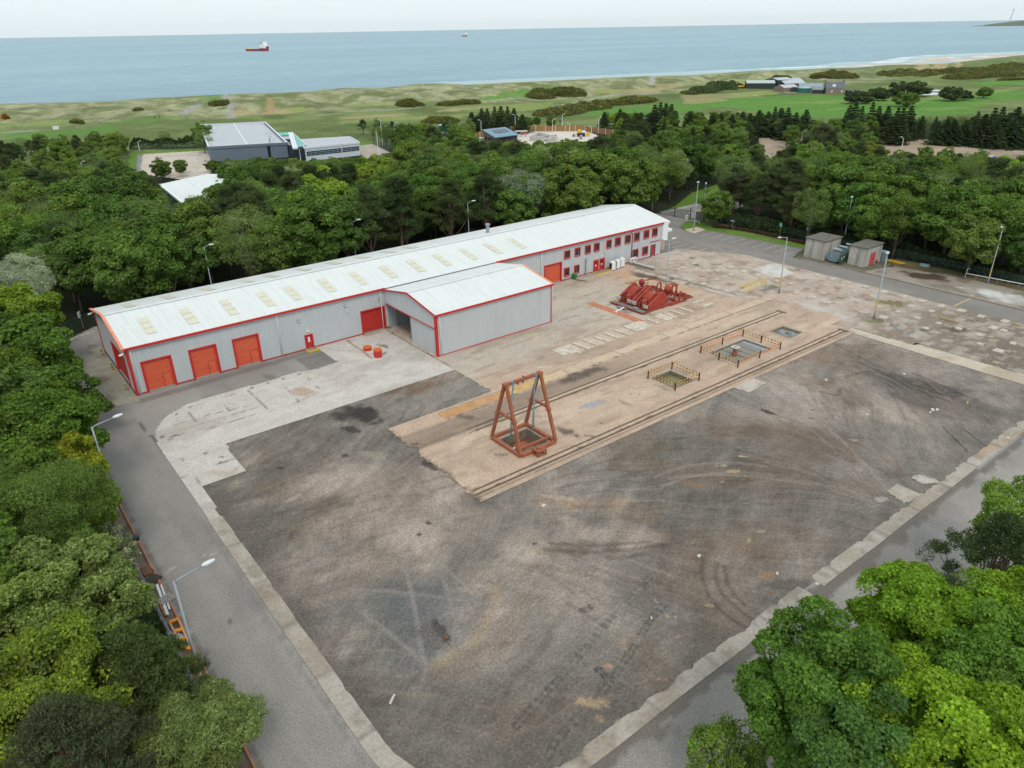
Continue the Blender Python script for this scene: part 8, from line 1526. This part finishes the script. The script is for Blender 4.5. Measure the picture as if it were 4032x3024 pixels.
farm('grey_roof_shed', 'broad pale grey hipped shed between the dark barns and the stone house', quadf((1168,330),(1350,322),14), 3.4, 3.0, True, M_DGREY, M_PGR); farm('grey_roof_shed', 'low blue grey roofed shed in front with a pale end wall', quadf((1162,358),(1290,352),10), 2.8, 1.6, True, M_STONE, M_LROOF); farm('grey_roof_shed', 'long low grey roofed shed beside the stone house', quadf((1290,350),(1500,352),10), 2.8, 2.2, True, M_STONE, plain('blue_grey_roof', srgb(140,152,164), .6))
t = farm('dark_hut', 'small dark hut with a pointed grey roof before the low sheds', quadf((1408,372),(1502,374),6), 2.4, 1.8, True, M_BLK, plain('hut_roof', srgb(128,136,140), .6)); farm('dark_hut', 'dark open lean-to in front of the low blue grey shed', quadf((1222,358),(1300,360),5), 2.6, .5, True, M_BLK, M_BLK)
A = px4((1342,362)); z = tz(A); t = thing('water_tank', (*A,z), 'round green water tank in front of the farm sheds', 'tank'); MB().lathe((*A,z-.2), [(4.3,0),(4.3,2.9)], 24).build('wall', plain('tank_green', srgb(40,106,92), .5), t); MB().lathe((*A,z+2.72), [(4.4,0),(4.4,.1),(.3,.9)], 24).build('lid', M_TRC, t)
hb_ = quadf((1530,376),(1690,378),9); t = farm('stone_house', 'brown stone house with slate roof, dormer and end chimneys on the links', hb_, 3.6, 3.4, True, M_STONE, M_SLATE, 'house'); A, B, C, D = hb_; z0 = min(tz(p) for p in hb_)-.2
for e_ in (L2(A,D,.5), L2(B,C,.5)): MB().cbox((*e_,z0+7.6),(1.0,1.0,1.7)).build('chimney', M_STONE, t)
dm = L2(L2(A,B,.42), L2(D,C,.42), .2); MB().cbox((*dm,z0+5.2),(2.0,1.2,1.5), math.atan2(B[1]-A[1],B[0]-A[0])).build('dormer', M_WHITE, t)
for k in (.28,.82): w = on_wall(A,B,k,k+.05,z0+1.2,z0+2.7,.08,'window',M_WHITE,t)
for p, lab in (((1738,376),'left dark garden shed beside the stone house'),((1805,374),'right dark garden shed with a pale roof edge')): farm('garden_shed', lab, quadf((p[0]-20,p[1]),(p[0]+20,p[1]),4), 2.0, .5, True, M_BLK, M_DGREY, 'shed')
A = px4((918,326)); z = tz(A); t = thing('white_caravan', (*A,z), 'white caravan parked against the long dark barn', 'caravan'); rz_ = math.atan2(px4((955,326))[1]-px4((882,326))[1], px4((955,326))[0]-px4((882,326))[0]); ud = (math.cos(rz_), math.sin(rz_))
MB().cbox((A[0],A[1],z+1.7),(6.4,2.2,2.2),rz_).build('body', M_WHITE, t, bevel=.25)
for s in (-1.2,0,1.2): MB().cbox((A[0]+ud[0]*s+ud[1]*1.11,A[1]+ud[1]*s-ud[0]*1.11,z+1.95),(.8,.04,.7),rz_).build('window', M_GLASS, t)
MB().tube([(A[0]-ud[1]*1.0,A[1]+ud[0]*1.0,z+.4),(A[0]+ud[1]*1.0,A[1]-ud[0]*1.0,z+.4)], .36, 10).build('wheel', M_DARK, t)
def digger(p, rz_, m_, lab):
    A = px4(p); z = tz(A); t = thing('digger', (*A,z), lab, 'digger', 'machines by the earth bank'); u = (math.cos(rz_), math.sin(rz_)); q = lambda a, b_=0: (A[0]+u[0]*a-u[1]*b_, A[1]+u[1]*a+u[0]*b_)
    for s in (-.9,.9): MB().cbox((*q(0,s),z+.4),(2.6,.5,.7),rz_).build('track', M_DARK, t, bevel=.1)
    MB().cbox((*q(-.2,0),z+1.3),(2.2,1.7,1.0),rz_).build('body', m_, t, bevel=.1); MB().cbox((*q(.5,.4),z+2.1),(1.1,.9,1.3),rz_).build('cab', M_GLASS, t, bevel=.05)
    MB().beam((*q(1,-.3),z+1.5),(*q(2.8,-.3),z+3.2),.3).build('boom', m_, t); MB().beam((*q(2.8,-.3),z+3.2),(*q(3.9,-.3),z+1.0),.26).build('stick', m_, t); MB().cbox((*q(4.0,-.3),z+.7),(.8,.9,.7),rz_).build('bucket', M_DGREY, t)
digger((590,335), 2.4, M_ORAIL, 'rust orange digger standing left of the earth bank on the links'); digger((770,326), 1.3, M_YEL, 'small yellow digger beside the left end of the long dark barn'); digger((803,326), .2, M_OLAD, 'low orange dumper just left of the long dark barn')
A = px4((768,203)); z = tz(A); tag(MB().cbox((*A,z+1.5),(6,4,3.4),-.25).build('dark_shelter', M_BLK), 'small black shelter on the dune above the golf links', 'shelter')
# blue crane jib at the lot on the right
x, y = c7(1790,1290); t = thing('blue_crane', (x,y,0), 'dark blue folding crane jib sticking up above trees by the gravel lot', 'crane'); M_NAVY = plain('navy_paint', srgb(40,50,96), .5); p1 = c7(1890,1150,4.2); p0 = c7(1785,1275,1.6); MB().beam((*p0,1.6),(*p1,4.2),.5,.5).build('boom', M_NAVY, t); p2 = c7(1830,1150,4.4); MB().beam((*p1,4.3),(*p2,4.3),.4,.3).build('jib', M_HEAD, t); MB().cbox((*c7(1620,1190,1.4),1.2),(5,2.4,2.2),.9).build('lorry_body', M_WHITE, t); MB().cbox((*c7(1700,1235,.8),.6),(8,2.3,.8),.9).build('chassis', M_DARK, t)
# ---------------------------------------------------------------- gorse and rough
def gorse(name, pl, w, h, lab, n=9000, size=.8, col=(.125,.150,.062), tipc=(2.3,1.4,.45), ptip=.2, seed=1):
    rg = np.random.default_rng(seed); pts = smooth_line(pl, 6); L = [0]
    for a, b_ in zip(pts[:-1], pts[1:]): L.append(L[-1]+math.hypot(b_[0]-a[0], b_[1]-a[1]))
    s = rg.random(n)*L[-1]; X = np.interp(s, L, [p[0] for p in pts]); Y = np.interp(s, L, [p[1] for p in pts]); tx = np.interp(s+1, L, [p[0] for p in pts])-X; ty = np.interp(s+1, L, [p[1] for p in pts])-Y; l_ = np.hypot(tx, ty)+1e-6; q = rg.uniform(-1, 1, n); env = np.sqrt(np.clip(1-q*q, 0, 1)); en = np.minimum(1, np.minimum(s, L[-1]-s)/(w*.8)); en = np.sqrt(np.clip(en, 0, 1))
    wv = w*(.6+.8*vn(s/9, s*0+seed, 3))*en; X = X-ty/l_*q*wv; Y = Y+tx/l_*q*wv; lump = .35+.95*fbm(X/4.5, Y/4.5, seed, 3); Z = terr(X, Y)+h*env*en*lump*(.8+.3*rg.random(n)); P_ = np.stack([X, Y, Z], 1)
    nr = rg.normal(size=(n, 3))*.6+np.array([0, 0, 1]); tip = ((rg.random(n) < ptip*2*fbm(X/9, Y/9, seed+5, 2))[:, None]); tone = rg.uniform(.6, 1.35, n)[:, None]*np.where(tip, np.array(tipc)[None], 1.0)
    c0 = P_.mean(0); me = leaf_mesh(name, P_-c0, nr, size*rg.uniform(.6, 1.3, n), 'quad', tone, rg); ob = bpy.data.objects.new(name, me); COL.objects.link(ob); ob.location = c0; ob.color = (*col, 1); return tag(ob, lab, 'gorse', 'gorse patches on the links')
ztl = lambda n, L: [zt(n, *p) for p in L]
gorse('gorse_patch', ztl(1, [(365,688),(450,680),(540,684)]), 9, 3.2, 'oval dark gorse clump on the links left of centre', 5000, seed=1); gorse('gorse_patch', ztl(1, [(620,684),(760,674),(900,662)]), 7, 2.2, 'long low gorse clump right of the oval one', 5000, seed=2)
gorse('gorse_patch', ztl(1, [(1240,638),(1330,618),(1450,606),(1570,596)]), 9, 3.6, 'large gorse bank on the fairway in the middle distance', 8000, seed=3); gorse('gorse_patch', ztl(1, [(1240,748),(1400,740),(1600,700),(1800,675),(2040,650)]), 12, 3.4, 'longest gorse bank with orange flowers running toward the right', 16000, seed=4)
gorse('gorse_patch', ztl(1, [(520,795),(620,790),(760,782)]), 9, 2.4, 'brownish gorse left of the dark spruce clump', 6000, seed=5); gorse('gorse_patch', ztl(2, [(840,512),(950,498),(1140,482)]), 12, 4.2, 'orange topped gorse hill behind the farm buildings', 9000, seed=6); gorse('gorse_patch', ztl(2, [(1260,486),(1450,474),(1800,462),(1990,448),(2240,436)]), 9, 3.2, 'gorse belt nearest the dunes at the right', 13000, seed=7)
gorse('gorse_patch', ztl(2, [(1720,514),(1900,500),(2240,494)]), 10, 3.6, 'gorse belt right of the pond running off the edge', 10000, seed=8); gorse('gorse_patch', ztl(2, [(1700,418),(1820,412),(1880,420)]), 7, 2.2, 'small gorse tuft on the dune near the tan mounds', 3000, seed=9); gorse('gorse_patch', ztl(2, [(2040,522),(2120,520),(2240,516)]), 6, 2, 'small gorse strip below the right belt', 3000, seed=10)
gorse('gorse_patch', ztl(2, [(600,512),(640,506),(700,508)]), 5, 2, 'low gorse tuft above the farm barns', 2000, seed=11); gorse('scrub_bank', ztl(2, [(30,604),(120,598),(250,570),(380,556)]), 10, 3.8, 'grey green nettle bank left of the farm with earth on top', 9000, .8, (.09,.14,.07), (.9,.8,.7), seed=12)
gorse('gorse_patch', ztl(0, [(985,640),(1030,642),(1070,650)]), 6, 2.5, 'dark scrub patch on the dunes at upper left', 2500, seed=13); gorse('gorse_patch', ztl(0, [(865,716),(895,715),(920,712)]), 4, 1.6, 'small dark scrub hollow in the dunes', 1500, seed=14); gorse('gorse_patch', ztl(0, [(12,765),(35,768),(60,770)]), 5, 3, 'orange flowered gorse bush at the far left', 1800, tipc=(4.5,1.6,.3), ptip=.5, seed=15); gorse('gorse_patch', ztl(0, [(1375,712),(1420,710),(1475,714)]), 6, 2, 'dark scrub below the grey path on the dunes', 2500, seed=16)
gorse('gorse_patch', ztl(0, [(480,800),(510,795),(545,798)]), 5, 2, 'small dark bush on the left fairway', 1500, seed=17); gorse('gorse_patch', [zz(2,2040,900), zz(2,2120,930), zz(2,2250,920), zz(2,2300,860)], 8, 4, 'yellow flowered gorse beside the gravel track', 8000, .6, (.06,.075,.03), (2.6,2.0,.4), seed=18)
gorse('gorse_patch', ztl(2, [(0,600),(40,608),(80,614)]), 5, 2, 'dark bushes left of the nettle bank', 2500, seed=19)
# dead bracken and weeds along the edges of the woods
def undergrowth(name, pl, w, h, n, lab, col, seed): 
    ob = gorse(name, pl, w, h, lab, n, .34, col, (1.5,1.3,.9), .1, seed); ob['kind'] = 'stuff'; del ob['group']; ob['category'] = 'undergrowth'; return ob
undergrowth('undergrowth', [(143.5,106),(143.8,80),(144.6,55),(143.8,20)], 2.4, 2.6, 26000, 'dark leafy undergrowth at the foot of the trees beyond the huts', (.05,.08,.03), 31); undergrowth('undergrowth', [(16,128.6),(60,128.8),(125,128.6)], 1.8, 2.2, 16000, 'dark undergrowth along the wood behind the warehouse', (.05,.08,.03), 32)
undergrowth('undergrowth', [(2.6,0),(2.6,40),(2.8,86),(5,112),(9,126)], 1.5, 1.8, 20000, 'low weeds between the fence and the trees at the left', (.040,.07,.022), 33); undergrowth('undergrowth', [c5(1415,730), c5(1700,722), c5(2212,712)], 3, 4, 8000, 'dark hedge behind the lawn beside the concrete lot', (.034,.066,.022), 34)
gl = [(136.4,102.6),(138.9,95),(139.2,86),(138.9,79)]; undergrowth('undergrowth', gl, 1.2, .5, 5000, 'brown dead stems along the wire fence by the car park', (.085,.062,.042), 35)
# weeds
for k, (f, p, r, h) in enumerate(((c6,(570,1330),.5,.4),(c6,(398,1270),.5,.4),(c8,(485,705),.5,.6),(cA,(930,565),1.4,.5),(cA,(985,570),.9,.4),(zz3b,(1848,643),.3,.4),(zz3b,(2085,580),.25,.3),(zz4b,(310,470),.4,.3),(cC,(1050,815),1.0,.35),(c1,(490,985),.25,.3),(cA,(1360,650),.6,.4),(c6,(1520,1360),.5,.3),(c6,(670,1120),.5,.3))):
    x, y = f(*p); rg = np.random.default_rng(60+k); n = int(160*r+60); a_ = rg.random(n)*6.28; rr = np.sqrt(rg.random(n))*r; pts = np.stack([rr*np.cos(a_), rr*np.sin(a_), rg.random(n)*h*(1-rr/r*.6)], 1); me = leaf_mesh('weed_tuft', pts, rg.normal(size=(n,3))+np.array([0,0,1]), .13, 'lance', rg.uniform(.7,1.3,(n,1))*np.ones((1,3)), rg)
    ob = bpy.data.objects.new('weed_tuft', me); COL.objects.link(ob); ob.location = (x, y, .04); ob.color = (.09,.17,.03,1) if k not in (8,) else (.05,.09,.03,1)
    tag(ob, ['weed tuft at the pad edge near the ramp path','weed tuft behind the red pipework','green weed bush beside the pale slab by the side road','yellow green weeds round the floodlight post foot','smaller weeds right of the floodlight post foot','weed at the foot of the warehouse downpipe','weed between the single red door and roller door','weeds at the foot of the side bay roller door','weeds under the low end of the red pumps','weed beside the office roller door','weeds among rubble on the rough ground','weed beside the yellow handrails','weed in the pink gravel by a pad'][k], 'weeds', 'weed tufts on the works site')
# ---------------------------------------------------------------- debris on the yard
M_DEB = plain('debris_pale', srgb(196,190,180), .8, fine=.1); M_DEBD = plain('debris_brown', srgb(104,78,60), .9, fine=.2)
dl = [(7,(330,1215),.9,.16,.6,'long broken white sheet lying low on the gravel',M_DEB),(7,(2010,690),.28,.14,.9,'small white block on the gravel near the tyre prints',M_DEB),(7,(680,815),.22,.16,.2,'small red plastic scrap on the dark gravel',M_RUST),(5,(1195,1030),.4,.3,.2,'white stone lump in the middle of the gravel',M_DEB),(5,(1435,768),.5,.3,.1,'white lump on the dark gravel at upper right',M_DEB),(5,(930,805),.5,.3,.4,'pale lump on the gravel below the crane rails',M_DEB),(5,(1620,1000),.7,.35,.5,'left of two white scraps at the right of the yard',M_DEB),(5,(1650,998),.5,.35,.1,'right of two white scraps at the right of the yard',M_DEB),(5,(1605,1015),.5,.2,.1,'white scrap below the pair at the right',M_DEB),(5,(1845,952),.7,.2,.2,'pale orange timber scrap on the dark gravel',M_WOOD),(5,(2110,1180),.4,.3,.2,'white lump on the kerb slab at the right',M_DEB),(5,(395,1302),1.1,.1,-.9,'thin pale stick on the brown gravel',M_WOOD),(5,(95,1028),.7,.12,.3,'thin pale stick near the crane rails',M_WOOD),(8,(105,288),.4,.3,.1,'white scrap on the gravel left of the tyre arcs',M_DEB),(8,(870,470),.3,.3,.1,'round white cap in the kerb gap',M_DEB),(8,(612,402),.4,.2,.5,'grey white scrap by the orange puddle',M_DEB),(4,(1310,1620),.5,.3,.2,'pale lump on the wet clay patch',M_DEB),(3,(2045,1430),.25,.12,1.0,'small white scrap on gravel left of the A frame',M_DEB),(8,(1330,602),.5,.5,.2,'white bag caught at the edge of the maple crowns',M_WHITE),(6,(1610,1352),.5,.08,.1,'white strip of litter on the yard road',M_DEB),(4,(1120,1270),.25,.2,.1,'white scrap on the base of the rusty frame',M_WHITE)]
for n_, p, w, d, rz_, lab, m_ in dl:
    x, y = zz(n_, *p); z = .1; mb = MB(); mb.add([(x+(w*cx0*math.cos(rz_)-d*cy0*math.sin(rz_))*R.uniform(.8,1.1), y+(w*cx0*math.sin(rz_)+d*cy0*math.cos(rz_))*R.uniform(.8,1.1), zz0) for zz0 in (.0, z) for cx0, cy0 in ((-.5,-.5),(.5,-.4),(.45,.5),(-.4,.45))], [(0,3,2,1),(4,5,6,7),(0,1,5,4),(1,2,6,5),(2,3,7,6),(3,0,4,7)])
    if 'base of the rusty' in lab: mb.v = [(v[0],v[1],v[2]+.43) for v in mb.v]
    if 'maple crowns' in lab: q_ = zz(8, *p, 6); mb.v = [(v[0]-x+q_[0],v[1]-y+q_[1],v[2]+6) for v in mb.v]
    tag(mb.build('litter', m_), lab, 'litter', 'scraps lying on the yard')
rg = np.random.default_rng(77); mb = MB(); n = 2600; X = rg.uniform(13.5, 100, n); Y = rg.uniform(23.5, 75, n)
ok = ~((X > 33) & (Y > 48)) & (fbm(X/8, Y/8, 200) > .42)
for x, y, s in zip(X[ok], Y[ok], rg.uniform(.02, .075, ok.sum())): mb.add([(x-s,y-s*.7,.0),(x+s,y-s*.5,.0),(x+s*.6,y+s,.0),(x-s*.7,y+s*.6,.0),(x,y,s*1.1)], [(0,1,4),(1,2,4),(2,3,4),(3,0,4)])
tag(mb.build('loose_stones', plain('loose_stone', srgb(158,150,141), .9, col2=srgb(110,104,98), sc=3)), 'loose pale stones scattered over the gravel yard', 'stones', kind='stuff')
mb = MB(); n = 2600; X = rg.uniform(101.5, 122.5, n); Y = rg.uniform(24, 94, n); sz = rg.uniform(.03, .10, n)
for x, y, s in zip(X, Y, sz): mb.add([(x-s,y-s*.7,.0),(x+s,y-s*.5,.0),(x+s*.6,y+s,.0),(x-s*.7,y+s*.6,.0),(x,y,s*1.1)], [(0,1,4),(1,2,4),(2,3,4),(3,0,4)])
for k in range(700):
    a, b_ = cA(10,355), cA(240,365); t_ = rg.random(); c_ = cA(150+rg.normal()*60, 358+rg.normal()*8); x, y = c_; s = rg.uniform(.06,.2); mb.add([(x-s,y-s*.7,.0),(x+s,y-s*.5,.0),(x+s*.6,y+s,.0),(x-s*.7,y+s*.6,.0),(x,y,s*1.1)], [(0,1,4),(1,2,4),(2,3,4),(3,0,4)])
tag(mb.build('rubble', plain('rubble_bits', srgb(200,184,170), .9, col2=srgb(150,116,98), sc=2.5, fine=.2)), 'broken brick and concrete rubble scattered over the rough ground', 'rubble', kind='stuff')
# ---------------------------------------------------------------- ships, turbines, light tower
def ship(p0, p1, lab, hull, k=1.0):
    a, b_ = zz(*p0, SEA), zz(*p1, SEA); L = math.hypot(b_[0]-a[0], b_[1]-a[1]); vx, vy = (b_[0]-a[0])/L, (b_[1]-a[1])/L; t = thing('supply_ship', (*a, SEA), lab, 'ship'); q = lambda s, w, z: (a[0]+vx*s*L-vy*w*L, a[1]+vy*s*L+vx*w*L, SEA+z*L*k)
    st = [(0,.085,.075,0),(.2,.1,.075,0),(.6,.1,.08,0),(.74,.1,.10,0),(.86,.08,.15,.01),(.95,.04,.165,.02),(1.02,.003,.175,.035)]; mb = MB()
    for s, w, zt_, o_ in st: mb.v += [q(s-o_*1.2,-w*.8,-.01), q(s,-w,zt_), q(s,w,zt_), q(s-o_*1.2,w*.8,-.01)]
    for i in range(len(st)-1): b0, b1 = i*4, (i+1)*4; mb.f += [(b0,b1,b1+1,b0+1),(b0+1,b1+1,b1+2,b0+2),(b0+2,b1+2,b1+3,b0+3)]
    mb.f += [(0,1,2,3)]; mb.build('hull', hull, t)
    def blk(s0, s1, w, z0, z1, nm, m_): mb = MB(); mb.v = [q(s0,-w,z0),q(s1,-w,z0),q(s1,w,z0),q(s0,w,z0),q(s0+.01,-w,z1),q(s1-.01,-w,z1),q(s1-.01,w,z1),q(s0+.01,w,z1)]; mb.f = [(0,3,2,1),(4,5,6,7),(0,1,5,4),(1,2,6,5),(2,3,7,6),(3,0,4,7)]; return mb.build(nm, m_, t)
    blk(.70,.93,.085,.1,.2,'deckhouse',M_WHITE); blk(.70,.88,.07,.2,.27,'accommodation',M_WHITE); br = blk(.70,.86,.085,.27,.33,'bridge',M_WHITE); blk(.712,.848,.0865,.285,.312,'window',M_GLASS); blk(.68,.71,.03,.1,.30,'funnel',M_WHITE); mb = MB(); mb.beam(q(.77,0,.33), q(.77,0,.46), L*.008); mb.beam(q(.77,-.03,.4), q(.77,.03,.4), L*.006); mb.build('mast', M_GREY, t); blk(.03,.1,.08,.075,.1,'stern_rail',M_YEL); return t
M_HULL = plain('ship_red', srgb(150,34,52), .5); ship((0,1606,331), (0,1744,331), 'red hulled supply ship with white bridge sailing off the coast', M_HULL, .8); ship((1,784,237), (1,816,237), 'tiny distant ship near the horizon', plain('ship_rust', srgb(150,70,60), .6))
wk = MB(); a, b_ = zz(0,1606,331,SEA), zz(0,1430,333,SEA); wk.beam((*a,SEA+.03),(*b_,SEA+.03),9,.04); tag(wk.build('ship_wake', plain('foam', srgb(190,208,214), .8)), kind='structure')
def turbine(X, Y0, Y1, lab):
    d = 9300.; r_ = ray(2688+X*.60759, Y0*.60759); s_ = d/math.hypot(r_[0], r_[1]); x, y = r_[0]*s_, r_[1]*s_; h = 46.; t = thing('wind_turbine', (x,y,SEA), lab, 'wind turbine', 'offshore wind turbines'); MB().tube([(x,y,SEA),(x,y,SEA+h)], [2.2,1.4], 8).build('tower', M_TURB, t)
    MB().cbox((x,y,SEA+h),(6,3,3)).build('nacelle', M_TURB, t); L = math.hypot(x,y); tx, ty = -y/L, x/L
    for k in range(3): an_ = R.random()*.6+k*2.094; MB().beam((x-12*x/L*.6,y-12*y/L*.6,SEA+h),(x+tx*math.cos(an_)*27,y+ty*math.cos(an_)*27,SEA+h+math.sin(an_)*27),1.8,1.0).build('blade', M_TURB, t)
M_TURB = plain('turbine_grey', srgb(214,226,230), .6)
for X, lab in ((384,'faint wind turbine at sea, leftmost of five'),(421,'faint wind turbine, second of five on the horizon'),(915,'faint wind turbine, third of five on the horizon'),(937,'faint wind turbine, fourth of five on the horizon'),(951,'faint wind turbine, rightmost of five on the horizon')): turbine(X, 158, 140, lab)
p = zz(2,2112,169,SEA); t = thing('light_tower', (*p,SEA+55), 'tall slim grey light tower standing on the far headland', 'lighthouse'); i_ = 1.0; MB().tube([(*p,SEA+45),(p[0]+6,p[1]-6,SEA+122)], [3.4,2.2], 8).build('tower', plain('tower_grey', srgb(150,162,170), .8), t); MB().lathe((p[0]+6,p[1]-6,SEA+122), [(3,0),(4,6),(1,10)], 8).build('lamp_room', M_DGREY, t)
# ---------------------------------------------------------------- golfers
def golfer(p, n_, shirt, rz_, lab, lean=.0):
    x, y = zt(n_, *p); z = tz((x, y)); J = [(0,0,.95),(0,0,1.18),(0,0,1.42),(0,0,1.52),(.02,0,1.66),(.1,.0,.93),(.12,.04,.52),(.13,0,.08),(.13,.14,.03),(-.1,0,.93),(-.12,.02,.52),(-.14,-.02,.08),(-.14,.12,.03),(.2,0,1.4),(.27,.06,1.14),(.2,.24,.98),(-.2,0,1.4),(-.28,.05,1.14),(-.16,.22,.96),(0,.02,1.78)]
    E = [(0,1),(1,2),(2,3),(3,4),(4,19),(0,5),(5,6),(6,7),(7,8),(0,9),(9,10),(10,11),(11,12),(2,13),(13,14),(14,15),(2,16),(16,17),(17,18)]; rad = [.14,.13,.15,.06,.1,.09,.07,.045,.04,.09,.07,.045,.04,.06,.045,.03,.06,.045,.03,.07]
    me = bpy.data.meshes.new('person'); me.from_pydata(J, E, []); ob = bpy.data.objects.new('person', me); COL.objects.link(ob); sk = ob.modifiers.new('skin', 'SKIN'); 
    for i, r in enumerate(rad): me.skin_vertices[0].data[i].radius = (r, r*.8)
    me.skin_vertices[0].data[0].use_root = True; ob.modifiers.new('sub', 'SUBSURF').render_levels = 1; me.materials.append(shirt); ob.location = (x,y,z); ob.rotation_euler = (0,0,rz_); ob.scale = (1.05,1.05,1.05); return tag(ob, lab, 'person', 'golfers on the links')
try:
    DKC = plain('dark_clothes', srgb(36,38,46), .9); LTC = plain('light_clothes', srgb(176,176,176), .9)
    golfer((135,532), 2, LTC, .5, 'standing golfer in white top, farthest left of three'); golfer((225,535), 2, DKC, 1.5, 'standing golfer in dark clothes, middle of three'); golfer((253,533), 2, LTC, 2.5, 'standing golfer in pale clothes, right of three'); golfer((1035,768), 0, DKC, 1.0, 'dark clad golfer standing on the left fairway')
except Exception as ex: print('golfer failed', ex)
x, y = zt(0,1003,768); z = tz((x,y)); t = thing('golf_trolley', (x,y,z), 'dark golf trolley beside the golfer on the left fairway', 'trolley'); MB().beam((x,y,z+.2),(x+.5,y,z+1.1),.3).build('bag', M_DARK, t); MB().tube([(x-.3,y-.4,z+.15),(x-.3,y-.34,z+.15)], .15, 10).tube([(x-.3,y+.34,z+.15),(x-.3,y+.4,z+.15)], .15, 10).build('wheel', M_DARK, t)
x, y = zt(2,1438,635); z = tz((x,y)); tag(MB().tube([(x,y,z-.1),(x,y,z+4)], .15, 6).build('marker_post', M_WHITE), 'white marker post in front of the round tree by the pond', 'post')
x, y = zt(0,365,840); z = tz((x,y)); tag(MB().cbox((x,y,z+.8),(2.4,1.4,1.5),.5).build('golf_buggy', M_WHITE), 'small white golf buggy on the left fairway', 'golf buggy')

# ---------------------------------------------------------------- air over the coast
hz = MB().box(-2500, -1500, SEA-12, 9800, 9800, 142).build('haze', None); tag(hz, kind='stuff')
m = bpy.data.materials.new('haze_air'); m.use_nodes = True; nt = m.node_tree; nt.nodes.clear(); out = nt.nodes.new('ShaderNodeOutputMaterial'); pv = nt.nodes.new('ShaderNodeVolumePrincipled')
pv.inputs['Color'].default_value = (.95,.98,1,1); pv.inputs['Density'].default_value = 2.2e-5; pv.inputs['Anisotropy'].default_value = 0.75; nt.links.new(pv.outputs[0], out.inputs['Volume']); hz.data.materials.append(m)
